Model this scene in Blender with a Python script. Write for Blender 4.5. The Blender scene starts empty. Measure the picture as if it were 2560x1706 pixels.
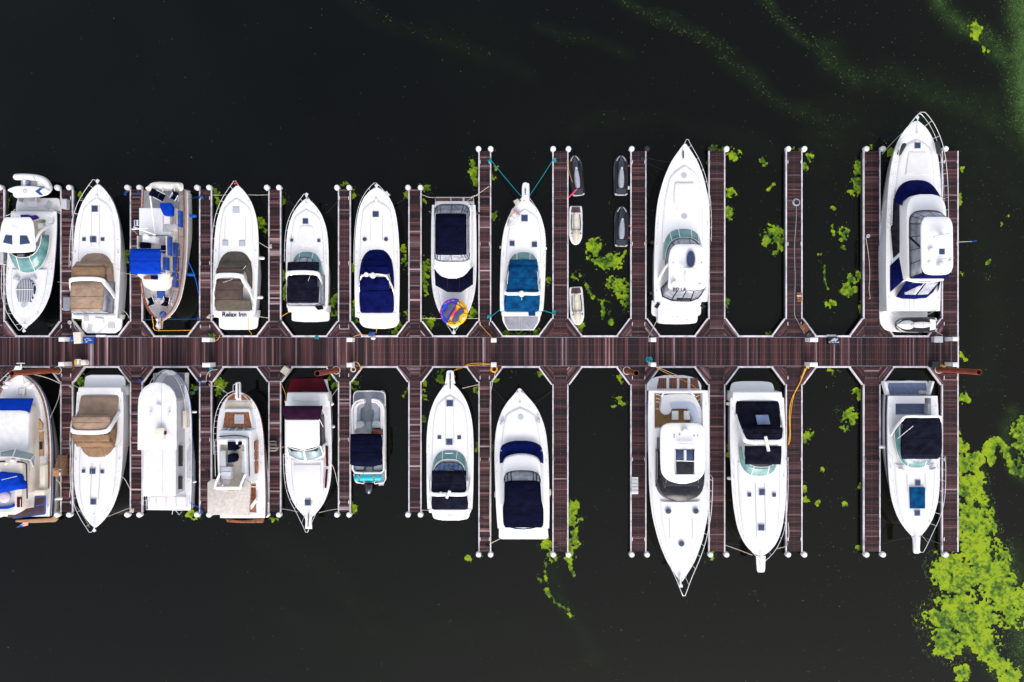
import bpy, bmesh, math, random
import numpy as np
from mathutils import Vector

# ------------------------------------------------------------------ camera, light, exposure
HC = 58.0          # camera height over the water
Z0 = 0.5           # dock deck height; 30 photo pixels = 1 m there
scene = bpy.context.scene
COL = scene.collection
cam = bpy.data.cameras.new("camera"); cam.sensor_width = 36.0
cam.lens = 36.0 * (HC - Z0) / (2560 / 30.0)
cam.clip_end = 2000
camo = bpy.data.objects.new("camera", cam); COL.objects.link(camo)
camo.location = (0, 0, HC)
scene.camera = camo

SUN_EL, SUN_AZ = 34.0, 172.0
world = bpy.data.worlds.new("World"); scene.world = world; world.use_nodes = True
wn = world.node_tree; bg = wn.nodes["Background"]
sky = wn.nodes.new("ShaderNodeTexSky"); sky.sky_type = 'NISHITA'; sky.sun_disc = False
sky.sun_elevation = math.radians(SUN_EL); sky.sun_rotation = math.radians(SUN_AZ)
sky.air_density = 1.0; sky.dust_density = 2.5; sky.ozone_density = 0.6
hs = wn.nodes.new("ShaderNodeHueSaturation"); hs.inputs["Saturation"].default_value = .40   # thin overcast: a paler sky
wn.links.new(sky.outputs[0], hs.inputs["Color"]); wn.links.new(hs.outputs[0], bg.inputs[0]); bg.inputs[1].default_value = 0.15
sun = bpy.data.lights.new("sun", 'SUN'); sun.energy = 0.5; sun.angle = math.radians(34)
sun.color = (1.0, 0.93, 0.86)
suno = bpy.data.objects.new("sun", sun); COL.objects.link(suno)
_d = Vector((math.cos(math.radians(SUN_EL)) * math.sin(math.radians(SUN_AZ)),
             math.cos(math.radians(SUN_EL)) * math.cos(math.radians(SUN_AZ)), math.sin(math.radians(SUN_EL))))
suno.rotation_euler = _d.to_track_quat('Z', 'Y').to_euler(); suno.location = (0, 0, 60)
scene.view_settings.view_transform = 'Standard'; scene.view_settings.look = 'None'
scene.view_settings.exposure = 1.03; scene.view_settings.gamma = 1.0

random.seed(7); RNG = np.random.default_rng(7)

# ------------------------------------------------------------------ basics
def P(px, py, z=Z0):
    s = (HC - z) / (HC - Z0) / 30.0
    return Vector(((px - 1280) * s, (853 - py) * s, z))

def catmull(pts, per=4, closed=False):
    pts = [np.array(p, float) for p in pts]; n = len(pts)
    if n < 3: return [tuple(p) for p in pts]
    out = []
    rng = range(n) if closed else range(n - 1)
    for i in rng:
        if closed: p0, p1, p2, p3 = pts[i-1], pts[i], pts[(i+1) % n], pts[(i+2) % n]
        else:
            p1, p2 = pts[i], pts[i+1]
            p0 = pts[i-1] if i > 0 else 2*p1 - p2
            p3 = pts[i+2] if i + 2 < n else 2*p2 - p1
        for k in range(per):
            t = k / per
            out.append(tuple(0.5*((2*p1) + (-p0+p2)*t + (2*p0-5*p1+4*p2-p3)*t*t + (-p0+3*p1-3*p2+p3)*t**3)))
    if not closed: out.append(tuple(pts[-1]))
    return out

class M:
    """mesh collector, world coordinates"""
    def __init__(s): s.v = []; s.f = []; s.c = []; s.col = None
    def add(s, vs, fs, tone=None):
        n = len(s.v); s.v += [tuple(v) for v in vs]; s.f += [tuple(i + n for i in f) for f in fs]
        if s.col is not None: s.c += [tone or (0, 0, 0, 1)] * len(vs)
    def box(s, c, d, rz=0, tone=None):
        cx, cy, cz = c; hx, hy, hz = d[0]/2, d[1]/2, d[2]/2; a, b = math.cos(rz), math.sin(rz)
        vs = []
        for sz in (-1, 1):
            for sx, sy in ((-1,-1),(1,-1),(1,1),(-1,1)):
                x, y = sx*hx, sy*hy; vs.append((cx + x*a - y*b, cy + x*b + y*a, cz + sz*hz))
        s.add(vs, [(3,2,1,0),(4,5,6,7),(0,1,5,4),(1,2,6,5),(2,3,7,6),(3,0,4,7)], tone)
    def quadbox(s, q, z0, z1, tone=None):      # 4 xy points
        n = len(q)
        vs = [(x, y, z0) for x, y in q] + [(x, y, z1) for x, y in q]
        s.add(vs, [tuple(range(n-1, -1, -1)), tuple(range(n, 2*n))] + [(i, (i+1) % n, n+(i+1) % n, n+i) for i in range(n)], tone)
    def rings(s, rs, cap0=True, cap1=True, closed=True):
        n = len(rs[0]); vs = [p for r in rs for p in r]; fs = []
        for k in range(len(rs)-1):
            for i in range(n if closed else n-1):
                j = (i+1) % n; fs.append((k*n+i, k*n+j, (k+1)*n+j, (k+1)*n+i))
        if cap0: fs.append(tuple(range(n-1, -1, -1)))
        if cap1: fs.append(tuple(range((len(rs)-1)*n, len(rs)*n)))
        s.add(vs, fs)
    def tube(s, pts, r, seg=6, closed=False, r1=None):
        pts = [Vector(p) for p in pts]; n = len(pts); rs = []
        for i, p in enumerate(pts):
            if closed: t = pts[(i+1) % n] - pts[i-1]
            else: t = pts[min(i+1, n-1)] - pts[max(i-1, 0)]
            if t.length < 1e-6: t = Vector((0, 0, 1))
            t.normalize()
            up = Vector((0, 0, 1)) if abs(t.z) < 0.95 else Vector((0, 1, 0))
            a = t.cross(up).normalized(); b = a.cross(t).normalized()
            rr = r if r1 is None else r + (r1 - r) * i / max(1, n-1)
            rs.append([tuple(p + a*math.cos(k*2*math.pi/seg)*rr + b*math.sin(k*2*math.pi/seg)*rr) for k in range(seg)])
        if closed: rs.append(rs[0]); s.rings(rs, False, False)
        else: s.rings(rs)
    def lathe(s, c, prof, seg=20, sx=1, sy=1):
        cx, cy, cz = c; rs = []
        for r, z in prof:
            r = max(r, 0.0005)
            rs.append([(cx + sx*r*math.cos(k*2*math.pi/seg), cy + sy*r*math.sin(k*2*math.pi/seg), cz + z) for k in range(seg)])
        s.rings(rs)
    def sphere(s, c, r, sx=1, sy=1, sz=1, seg=14):
        s.lathe((c[0], c[1], c[2]), [(r*math.sin(a*math.pi/8), -r*sz*math.cos(a*math.pi/8)) for a in range(9)], seg, sx, sy)
    def capsule(s, p, q, r, seg=10):
        p, q = Vector(p), Vector(q); d = (q-p); L = d.length; d.normalize()
        pts = []; rs = []
        for a in range(5): k = a/4*math.pi/2; pts.append(p - d*r*math.cos(k)); rs.append(r*math.sin(k)+.002)
        for a in range(5): k = a/4*math.pi/2; pts.append(q + d*r*math.sin(k)); rs.append(r*math.cos(k)+.002)
        up = Vector((0,0,1)) if abs(d.z) < .9 else Vector((0,1,0))
        A = d.cross(up).normalized(); B = A.cross(d)
        s.rings([[tuple(pt + A*math.cos(k*2*math.pi/seg)*rr + B*math.sin(k*2*math.pi/seg)*rr) for k in range(seg)] for pt, rr in zip(pts, rs)])
    def build(s, name, mat, parent=None, smooth=False, solid=0, origin=None):
        me = bpy.data.meshes.new(name)
        if parent is not None: o0 = ORI[parent.name]
        else: o0 = Vector(origin) if origin is not None else Vector(np.mean(np.array(s.v), axis=0)); 
        if parent is None and origin is None: o0 = Vector((o0[0], o0[1], min(v[2] for v in s.v)))
        me.from_pydata([(v[0]-o0[0], v[1]-o0[1], v[2]-o0[2]) for v in s.v], [], s.f)
        bm = bmesh.new(); bm.from_mesh(me); bmesh.ops.recalc_face_normals(bm, faces=bm.faces); bm.to_mesh(me); bm.free()
        if s.col is not None:
            at = me.color_attributes.new("plank", 'FLOAT_COLOR', 'POINT')
            at.data.foreach_set("color", np.array(s.c, dtype=np.float32).ravel())
        me.materials.append(MATS[mat] if isinstance(mat, str) else mat)
        if smooth:
            for p in me.polygons: p.use_smooth = True
            try: me.set_sharp_from_angle(angle=math.radians(38))
            except Exception: pass
        o = bpy.data.objects.new(name, me); COL.objects.link(o)
        if parent is not None: o.parent = parent
        else: o.location = o0
        ORI[o.name] = o0
        if solid:
            md = o.modifiers.new("thickness", 'SOLIDIFY'); md.thickness = solid; md.offset = 0
        return o
ORI = {}

def tag(o, label=None, cat=None, group=None, kind=None):
    if label: o["label"] = label
    if cat: o["category"] = cat
    if group: o["group"] = group
    if kind: o["kind"] = kind
    return o
def thing(name, label, cat, loc, group=None):
    o = bpy.data.objects.new(name, None); COL.objects.link(o); o.location = loc
    o.empty_display_size = 0.3
    ORI[o.name] = Vector(loc); return tag(o, label, cat, group)

# ------------------------------------------------------------------ materials
MATS = {}
def mat(name, c, rough=.5, metal=0, nz=None, c2=None, bump=None, coat=0, alpha=1, stretch=(1,1,1), spec=.5, lo=.35, hi=.65):
    if rough >= .8: spec = .03
    m = bpy.data.materials.new(name); m.use_nodes = True; nt = m.node_tree; b = nt.nodes["Principled BSDF"]
    b.inputs["Base Color"].default_value = (*c, 1); b.inputs["Roughness"].default_value = rough
    b.inputs["Metallic"].default_value = metal; b.inputs["Coat Weight"].default_value = coat
    b.inputs["Alpha"].default_value = alpha; b.inputs["Specular IOR Level"].default_value = spec
    tc = nt.nodes.new("ShaderNodeTexCoord"); mp = nt.nodes.new("ShaderNodeMapping")
    mp.inputs["Scale"].default_value = stretch; nt.links.new(tc.outputs["Object"], mp.inputs["Vector"])
    if nz:
        n = nt.nodes.new("ShaderNodeTexNoise"); n.inputs["Scale"].default_value = nz; n.inputs["Detail"].default_value = 6
        n.inputs["Roughness"].default_value = .6
        r = nt.nodes.new("ShaderNodeValToRGB"); r.color_ramp.elements[0].position = lo; r.color_ramp.elements[1].position = hi
        r.color_ramp.elements[0].color = (*c2, 1); r.color_ramp.elements[1].color = (*c, 1)
        nt.links.new(mp.outputs[0], n.inputs["Vector"]); nt.links.new(n.outputs["Fac"], r.inputs[0])
        nt.links.new(r.outputs[0], b.inputs["Base Color"])
    if bump:
        n = nt.nodes.new("ShaderNodeTexNoise"); n.inputs["Scale"].default_value = bump[0]; n.inputs["Detail"].default_value = 4
        bp = nt.nodes.new("ShaderNodeBump"); bp.inputs["Strength"].default_value = bump[1]; bp.inputs["Distance"].default_value = bump[2] if len(bump) > 2 else .03
        nt.links.new(mp.outputs[0], n.inputs["Vector"]); nt.links.new(n.outputs["Fac"], bp.inputs["Height"])
        nt.links.new(bp.outputs[0], b.inputs["Normal"])
    MATS[name] = m; return m

mat("white", (.80,.785,.79), .35, nz=1.3, c2=(.765,.75,.755), coat=.2)
mat("hullwhite", (.76,.76,.79), .25, nz=.8, c2=(.71,.71,.74), coat=.3)
mat("darkhull", (.008,.014,.05), .15, coat=.5)
mat("skyvinyl", (.20,.27,.42), .3, nz=2.5, c2=(.13,.18,.32))
mat("redplank", (.10,.04,.035), .6, nz=3, c2=(.05,.02,.02), stretch=(1,8,1))
mat("redteak", (.42,.13,.03), .4, nz=2, c2=(.2,.05,.012))
mat("mistblue", (.50,.54,.66), .6)
mat("nonskid", (.74,.72,.72), .65, nz=2.2, c2=(.69,.67,.67), bump=(60,.2,.01))
mat("cream", (.76,.69,.60), .4, nz=1.2, c2=(.68,.60,.51))
mat("beige", (.55,.50,.42), .6, nz=1.5, c2=(.44,.39,.32))
mat("palegrey", (.52,.52,.55), .55, nz=2, c2=(.44,.44,.47))
mat("grey", (.27,.28,.32), .6, nz=3, c2=(.2,.21,.25))
mat("bluegrey", (.17,.21,.33), .75, nz=4, c2=(.12,.15,.25))
mat("seam", (.36,.35,.37), .5)
mat("steel", (.78,.78,.80), .25, .35)
mat("darksteel", (.12,.12,.13), .4, .6)
mat("black", (.012,.012,.016), .45)
mat("rubber", (.02,.02,.022), .6)
mat("hatch", (.018,.035,.10), .12, coat=.6)
mat("palehatch", (.42,.44,.49), .25, coat=.4)
mat("teal", (.15,.32,.31), .08, coat=.3, alpha=.9, nz=1.2, c2=(.045,.16,.17), lo=.3, hi=.6)
mat("paleglass", (.30,.40,.42), .08, coat=.5, alpha=.85, nz=1.2, c2=(.2,.27,.3))
mat("darkglass", (.006,.006,.012), .15, spec=.3, nz=3, c2=(.020,.019,.026))
mat("vinyl", (.42,.43,.50), .15, coat=.4, alpha=.8, nz=2.5, c2=(.20,.21,.26), stretch=(1,.4,1), bump=(4,.3,.05))
mat("bluevinyl", (.12,.20,.38), .12, coat=.5, alpha=.85, nz=3, c2=(.03,.06,.15))
CB = (2.0, .9, .16)
mat("tan", (.37,.255,.185), .85, nz=1.6, c2=(.28,.19,.14), bump=CB)
mat("brown", (.27,.165,.10), .85, nz=1.4, c2=(.19,.12,.075), bump=CB)
mat("taupe", (.125,.105,.085), .85, nz=1.4, c2=(.085,.075,.06), bump=CB)
mat("darkbrown", (.105,.072,.062), .85, nz=1.6, c2=(.075,.052,.046), bump=CB)
mat("navy", (.004,.008,.085), .8, nz=1.5, c2=(.002,.003,.04), bump=CB)
mat("darknavy", (.004,.005,.022), .8, nz=1.5, c2=(.002,.003,.010), bump=CB)
mat("blackcanvas", (.010,.011,.024), .8, nz=1.6, c2=(.005,.005,.010), bump=CB)
mat("royal", (.003,.040,.42), .8, nz=1.5, c2=(.003,.035,.36), bump=CB)
mat("blue", (.005,.07,.36), .6, nz=2, c2=(.004,.04,.22), bump=CB)
mat("midblue", (.003,.075,.20), .8, nz=1.8, c2=(.003,.03,.10), bump=CB)
mat("maroon", (.115,.009,.015), .85, nz=1.2, c2=(.045,.006,.012), bump=(6,.4,.03), stretch=(1,.12,1))
mat("plum", (.028,.008,.026), .85, nz=1.2, c2=(.018,.005,.016), bump=CB)
mat("teak", (.36,.15,.05), .55, nz=2.5, c2=(.20,.07,.02), stretch=(10,1,1), bump=(20,.3,.01))
mat("brightteak", (.40,.22,.07), .55, nz=2.5, c2=(.26,.13,.04), stretch=(10,1,1))
mat("redwood", (.19,.045,.02), .4, nz=3, c2=(.09,.018,.008), coat=.4)
mat("varnish", (.36,.10,.015), .3, nz=3.5, c2=(.10,.03,.015), coat=.5, lo=.42, hi=.58, stretch=(3,1,1))
mat("greyteak", (.50,.48,.50), .75, nz=2, c2=(.34,.32,.34), stretch=(12,1,1))
mat("planktan", (.42,.24,.12), .6, nz=4, c2=(.30,.16,.08))
mat("yellow", (.85,.50,.01), .5); mat("orange", (.75,.16,.01), .5); mat("hose", (.80,.36,.02), .5)
mat("rope", (.62,.55,.48), .8); mat("tealrope", (.02,.26,.32), .8); mat("bluerope", (.01,.10,.45), .8)
mat("greyrope", (.30,.36,.38), .8); mat("pink", (.85,.03,.12), .5); mat("red", (.6,.01,.01), .5)
mat("cyan", (.005,.50,.62), .5, nz=3, c2=(.003,.38,.5), bump=(3,.5,.05))
mat("towel", (.015,.02,.20), .9, nz=6, c2=(.5,.02,.03), lo=.36, hi=.40)
mat("rust", (.26,.050,.014), .75, nz=3, c2=(.12,.022,.008), stretch=(2,2,.6), bump=(14,.5,.02))
mat("rusttop", (.33,.13,.04), .8, nz=6, c2=(.12,.03,.012))
mat("signblue", (.004,.045,.26), .4); mat("signtext", (.45,.60,.85), .5); mat("signdark", (.004,.004,.012), .4)
mat("paletext", (.50,.50,.56), .5); mat("inktext", (.012,.010,.05), .5); mat("greytext", (.35,.33,.38), .5)
mat("edge", (.70,.66,.70), .55, nz=1.5, c2=(.36,.33,.36), lo=.32, hi=.56)
mat("seambright", (.42,.38,.44), .7)
mat("float", (.05,.05,.055), .8)
mat("lavender", (.55,.45,.52), .7); mat("leaf", (.10,.24,.02), .7)
mat("tubegrey", (.10,.10,.18), .9, nz=3, c2=(.07,.07,.12)); mat("tubeblue", (.004,.04,.50), .5); mat("tubeyellow", (.90,.48,.0), .5); mat("tubedark", (.14,.008,.02), .5)
mat("roofwhite", (.76,.74,.75), .7, nz=2.2, c2=(.66,.64,.65), bump=(30,.2,.01))
mat("texroof", (.60,.55,.51), .8, nz=5, c2=(.45,.41,.38), bump=(30,.3,.01))

def striped():
    m = mat("stripes", (.6,.6,.6), .8); nt = m.node_tree; b = nt.nodes["Principled BSDF"]
    w = nt.nodes.new("ShaderNodeTexWave"); w.wave_type = 'BANDS'; w.bands_direction = 'X'; w.inputs["Scale"].default_value = 2.35
    r = nt.nodes.new("ShaderNodeValToRGB"); r.color_ramp.interpolation = 'CONSTANT'; r.color_ramp.elements[1].position = .52
    r.color_ramp.elements[0].color = (.03,.045,.10,1); r.color_ramp.elements[1].color = (.55,.55,.56,1)
    tc = nt.nodes.new("ShaderNodeTexCoord"); nt.links.new(tc.outputs["Object"], w.inputs[0]); nt.links.new(w.outputs["Fac"], r.inputs[0]); nt.links.new(r.outputs[0], b.inputs["Base Color"])
striped()

def wood(name, stretch):
    m = bpy.data.materials.new(name); m.use_nodes = True; nt = m.node_tree; b = nt.nodes["Principled BSDF"]
    b.inputs["Roughness"].default_value = .75; b.inputs["Specular IOR Level"].default_value = .3
    at = nt.nodes.new("ShaderNodeAttribute"); at.attribute_name = "plank"
    sp = nt.nodes.new("ShaderNodeSeparateColor"); nt.links.new(at.outputs["Color"], sp.inputs[0])
    tc = nt.nodes.new("ShaderNodeTexCoord"); mp = nt.nodes.new("ShaderNodeMapping"); mp.inputs["Scale"].default_value = stretch
    nt.links.new(tc.outputs["Object"], mp.inputs[0])
    n = nt.nodes.new("ShaderNodeTexNoise"); n.inputs["Scale"].default_value = 1.0; n.inputs["Detail"].default_value = 5; n.inputs["Roughness"].default_value = .65
    nt.links.new(mp.outputs[0], n.inputs["Vector"])
    ma = nt.nodes.new("ShaderNodeMath"); ma.operation = 'MULTIPLY_ADD'; ma.inputs[1].default_value = .48; 
    sub = nt.nodes.new("ShaderNodeMath"); sub.operation = 'SUBTRACT'; sub.inputs[1].default_value = .5
    nt.links.new(n.outputs["Fac"], sub.inputs[0]); nt.links.new(sub.outputs[0], ma.inputs[0]); nt.links.new(sp.outputs[0], ma.inputs[2])
    r = nt.nodes.new("ShaderNodeValToRGB"); e = r.color_ramp.elements
    e[0].position = .0; e[0].color = (.010,.006,.010,1); e[1].position = 1; e[1].color = (.46,.39,.44,1)
    for p, c in ((.25,(.023,.011,.014)),(.5,(.076,.036,.042)),(.75,(.175,.115,.13))):
        k = e.new(p); k.color = (*c, 1)
    nt.links.new(ma.outputs[0], r.inputs[0])
    mx = nt.nodes.new("ShaderNodeMix"); mx.data_type = 'RGBA'; mx.blend_type = 'MULTIPLY'; mx.inputs[7].default_value = (1.35,.86,.74,1)
    nt.links.new(sp.outputs[1], mx.inputs[0]); nt.links.new(r.outputs[0], mx.inputs[6]); nt.links.new(mx.outputs[2], b.inputs["Base Color"])
    MATS[name] = m
wood("planks_across", (9, .35, 1)); wood("planks_along", (.7, 9, 1)); wood("planks_diag", (5, 5, 1))

# ------------------------------------------------------------------ water
wm = bpy.data.materials.new("water"); wm.use_nodes = True; nt = wm.node_tree; b = nt.nodes["Principled BSDF"]
b.inputs["Roughness"].default_value = .05; b.inputs["IOR"].default_value = 1.33; b.inputs["Specular IOR Level"].default_value = .36
tc = nt.nodes.new("ShaderNodeTexCoord")
n = nt.nodes.new("ShaderNodeTexNoise"); n.inputs["Scale"].default_value = .045; n.inputs["Detail"].default_value = 3
n.inputs["Distortion"].default_value = 1.2
nt.links.new(tc.outputs["Object"], n.inputs["Vector"])
r = nt.nodes.new("ShaderNodeValToRGB"); r.color_ramp.elements[0].position = .3; r.color_ramp.elements[1].position = .75
r.color_ramp.elements[0].color = (.0008,.0014,.0020,1); r.color_ramp.elements[1].color = (.0024,.0036,.0026,1)
nt.links.new(n.outputs["Fac"], r.inputs[0])
# base colour turns paler and yellower towards the lower right of the basin
sx = nt.nodes.new("ShaderNodeSeparateXYZ"); nt.links.new(tc.outputs["Object"], sx.inputs[0])
m1 = nt.nodes.new("ShaderNodeMath"); m1.operation = 'MULTIPLY_ADD'; m1.inputs[1].default_value = .010; m1.inputs[2].default_value = .45
m2 = nt.nodes.new("ShaderNodeMath"); m2.operation = 'MULTIPLY_ADD'; m2.inputs[1].default_value = -.012
nt.links.new(sx.outputs[0], m1.inputs[0]); nt.links.new(sx.outputs[1], m2.inputs[0]); nt.links.new(m1.outputs[0], m2.inputs[2]); m2.use_clamp = True
mx = nt.nodes.new("ShaderNodeMix"); mx.data_type = 'RGBA'; mx.inputs[7].default_value = (.0052,.0050,.0026,1)
nt.links.new(m2.outputs[0], mx.inputs[0]); nt.links.new(r.outputs[0], mx.inputs[6]); nt.links.new(mx.outputs[2], b.inputs["Base Color"])
n2 = nt.nodes.new("ShaderNodeTexNoise"); n2.inputs["Scale"].default_value = 2.2; n2.inputs["Detail"].default_value = 4
bp = nt.nodes.new("ShaderNodeBump"); bp.inputs["Strength"].default_value = .10; bp.inputs["Distance"].default_value = .012
nt.links.new(tc.outputs["Object"], n2.inputs["Vector"]); nt.links.new(n2.outputs["Fac"], bp.inputs["Height"]); nt.links.new(bp.outputs[0], b.inputs["Normal"])
MATS["water"] = wm
w = M(); w.add([(-400,-400,0),(400,-400,0),(400,400,0),(-400,400,0)], [(0,1,2,3)])
tag(w.build("water", "water", origin=(0,0,0)), kind="structure")

# ------------------------------------------------------------------ docks
def plank_tone(base, heavy, red=.3, sd=.13):
    t = base + random.gauss(0, sd)
    if random.random() < heavy: t += random.uniform(.08, .38)
    if random.random() < .16: t -= .22
    return (max(0, min(1, t)), max(0, random.gauss(red, .3)), 0, 1)

MD_T, MD_B, MD_R = 843, 916, 2396
wk = thing("main_dock", "long plank main dock running left to right between both rows of boats", "dock", P(1200, 880, 0))
m = M(); m.col = True
x = -40.0
k = 0
while x < MD_R - 2:
    wgt = 1 if x < 930 else 0
    cl = .5 + .5*math.sin(x*.011) * math.sin(x*.031+1)
    t = plank_tone(.31 + .04*cl, .22 if wgt else .15, .35)
    a, bq = P(x, MD_B, Z0), P(x + 3.8, MD_T, Z0)
    m.quadbox([(a.x, a.y), (bq.x, a.y), (bq.x, bq.y), (a.x, bq.y)], Z0-.05, Z0 + random.uniform(-.004, .004), t)
    if x > 925:
        for yy in (862.5, 881, 899.5):
            p = P(x+2, yy); m.box((p.x, p.y, Z0+.005), (.03,.03,.008), 0, (.82, 0, 0, 1))
    x += 4.5
m.build("decking", "planks_across", wk)
m = M(); a, bq = P(-40, MD_B-1), P(MD_R-1, MD_T+1)
m.box(((a.x+bq.x)/2, (a.y+bq.y)/2, .19), (bq.x-a.x, bq.y-a.y, .5)); m.build("float_frame", "float", wk)
m = M()
for yy in (MD_T+.5, MD_B-.5):
    a, bq = P(-40, yy), P(MD_R-2, yy); m.box(((a.x+bq.x)/2, a.y, Z0+.006), (bq.x-a.x, .025, .012))
m.build("seam_strip", "seambright", wk)

FX = [(-22,12),(151,183),(325,357),(498,530),(671,703),(845,877),(1021,1054),(1196,1228),(1381,1421),(1576,1616),(1771,1813),(1964,2006),(2158,2201),(2354,2396)]
gussz = lambda l, r: (32, 42) if l >= 8 else (27, 35)
NU = ["left edge","hardtop cruiser with paddleboard","tan-canvas cruiser","teak-decked trawler with blue bimini","dark-taupe-canvas cruiser","black-canvas cruiser with sun pad","navy-canvas cruiser","flybridge boat with towable tube","blue-canvas cruiser with bowsprit","jet skis","large hardtop yacht","empty slip","empty slip beside the chartered sign","large flybridge yacht"]
NUp = {0:("photo edge","hardtop cruiser with paddleboard"),1:("hardtop cruiser with paddleboard","tan-canvas cruiser"),2:("tan-canvas cruiser","teak-decked trawler"),3:("teak-decked trawler","taupe-canvas cruiser"),4:("taupe-canvas cruiser","black-canvas cruiser"),5:("black-canvas cruiser","navy-canvas cruiser"),6:("navy-canvas cruiser","boat carrying the towable tube"),7:("boat carrying the towable tube","blue-canvas cruiser"),8:("blue-canvas cruiser","tan and black jet skis"),9:("two black jet skis","BELLA yacht"),10:("BELLA yacht","empty slip"),11:("two empty slips, grey hose coiled on it",None),12:("empty slip","tall flybridge yacht"),13:("tall flybridge yacht","open water")}
NLp = {0:("photo edge","blue-striped trawler"),1:("blue-striped trawler","brown-canvas cruiser"),2:("brown-canvas cruiser","white-roofed houseboat"),3:("white-roofed houseboat","trawler with teak hatch"),4:("trawler with teak hatch","maroon-canvas sedan"),5:("maroon-canvas sedan","pontoon boat"),6:("empty slip by the pontoon","teal-windshield cruiser"),7:("teal-windshield cruiser","navy-topped flybridge boat"),8:("navy-topped flybridge boat","wide empty slip"),9:("wide empty slip","teak-cockpit yacht"),10:("teak-cockpit yacht","black-canvas cruiser with window"),11:("black-canvas cruiser with window","empty slip"),12:("empty slip","cruiser with blue sun pad"),13:("cruiser with blue sun pad","bright algae")}
def finger(i, up):
    x0, x1 = FX[i]; long = i >= 7
    if up: yt = 378 if long else 474; yb = MD_T - .5
    else: yt = MD_B + .5; yb = 1380 if long else 1281
    A, B = (NUp if up else NLp)[i]
    lab = ("upper finger pier between the %s and the %s" % (A, B)) if B else "upper finger pier between two empty slips with a coiled grey hose"
    if not up: lab = lab.replace("upper", "lower")
    root = thing("finger_pier", lab, "pier", P((x0+x1)/2, (yt+yb)/2, 0), "upper finger piers" if up else "lower finger piers")
    m = M(); m.col = True; y = yt; ph = random.uniform(0, 6)
    grey = .10 if i < 8 else 0.0
    while y < yb - 2:
        mid = math.exp(-((y - (yt+yb)/2) / 75.0)**2)
        t = plank_tone(.33 + grey*mid*1.6 + .05*math.sin(y*.05+ph), .24 if i < 8 else .06, .25, .15 if i < 8 else .09)
        h = 3.8 if y + 4.5 < yb else min(3.8, yb - y)
        a, c = P(x0+3, y+h), P(x1-3, y)
        m.quadbox([(a.x,a.y),(c.x,a.y),(c.x,c.y),(a.x,c.y)], Z0-.05, Z0+random.uniform(-.004,.004), t)
        if i >= 7 or i in (3,5):
            p = P((x0+x1)/2, y+2); m.box((p.x,p.y,Z0+.005), (.03,.03,.008), 0, (.8,0,0,1))
        y += 4.5
    m.build("decking", "planks_along", root)
    m = M(); a, c = P(x0+1, yb-1), P(x1-1, yt+1); m.box(((a.x+c.x)/2,(a.y+c.y)/2,.19),(c.x-a.x,c.y-a.y,.5)); m.build("float_frame","float",root)
    # gussets and edge strips
    for sd in (-1, 1):
        xe = x0 if sd < 0 else x1
        wide = (sd > 0 and i >= 8) or (sd < 0 and i >= 8)
        gw, gh = (32, 43) if wide else (27, 36)
        ym = MD_T - 2 if up else MD_B + 2
        yg = ym - gh if up else ym + gh
        has = not (i == 13 and sd > 0)
        inner = P(xe - sd*3, 0)[0]
        m = M()
        a, c = P(xe - sd*3, yt if up else yb), P(xe, (yg if has else yb) if up else (yg if has else yt))
        m.box(((a.x+c.x)/2, (a.y+c.y)/2, Z0-.05), (abs(c.x-a.x), abs(a.y-c.y), .16))
        m.build("edge_strip", "edge", root)
        if has:
            m = M(); m.col = True
            o = P(xe - sd*3, ym); q = P(xe - sd*3, yg); e = P(xe + sd*gw, ym)
            n = 9
            for kk in range(n):
                u0, u1 = kk/n, (kk+.9)/n
                pts = [(o.x+(e.x-o.x)*u0, o.y+(0)), (o.x+(e.x-o.x)*u1, o.y), (q.x, o.y+(q.y-o.y)*u1), (q.x, o.y+(q.y-o.y)*u0)]
                m.quadbox(pts, Z0-.05, Z0+.004, plank_tone(.36, .2, .3))
            m.build("gusset", "planks_diag", root)
            m = M(); m.quadbox([(o.x,o.y),(e.x,e.y),(q.x,q.y)], .02, Z0-.055); m.build("gusset_float","float",root)
            m = M()
            q2 = P(xe, yg); dv = Vector((e.x-q2.x, e.y-q2.y)).normalized(); nv = Vector((-dv.y, dv.x))
            if nv.dot(Vector((o.x-q2.x, o.y-q2.y))) > 0: nv = -nv
            nv *= .12
            m.quadbox([(q2.x,q2.y),(e.x,e.y),(e.x+nv.x,e.y+nv.y),(q2.x+nv.x,q2.y+nv.y)], Z0-.13, Z0+.034)
            m.build("edge_strip", "edge", root)
        # corner bumper
        if not (i == 13 and sd > 0):
            dark = up and ((i == 9 and sd > 0) or (i == 10 and sd < 0))
            p = P(xe - sd*1.0, (yt - 1.5) if up else (yb + 2.5), 0)
            m = M(); m.lathe((p.x, p.y, .12), [(.05,0),(.2,.02),(.235,.1),(.235,.38),(.19,.47),(.05,.50),(.001,.50)], 20)
            m.build("corner_bumper", "rubber" if dark else "white", root, True)
    # cleats
    m = M()
    for f in ((.06,.5,.93)):
        for sd in (-1,1):
            yy = yt + (yb-yt)*f
            p = P(x0+4.5 if sd < 0 else x1-4.5, yy)
            m.box((p.x,p.y,Z0+.05),(.05,.10,.08)); m.box((p.x,p.y,Z0+.10),(.05,.30,.035))
    m.build("cleat", "steel" if i % 2 else "darksteel", root)
    return root
for i in range(14): finger(i, True); finger(i, False)
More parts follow.
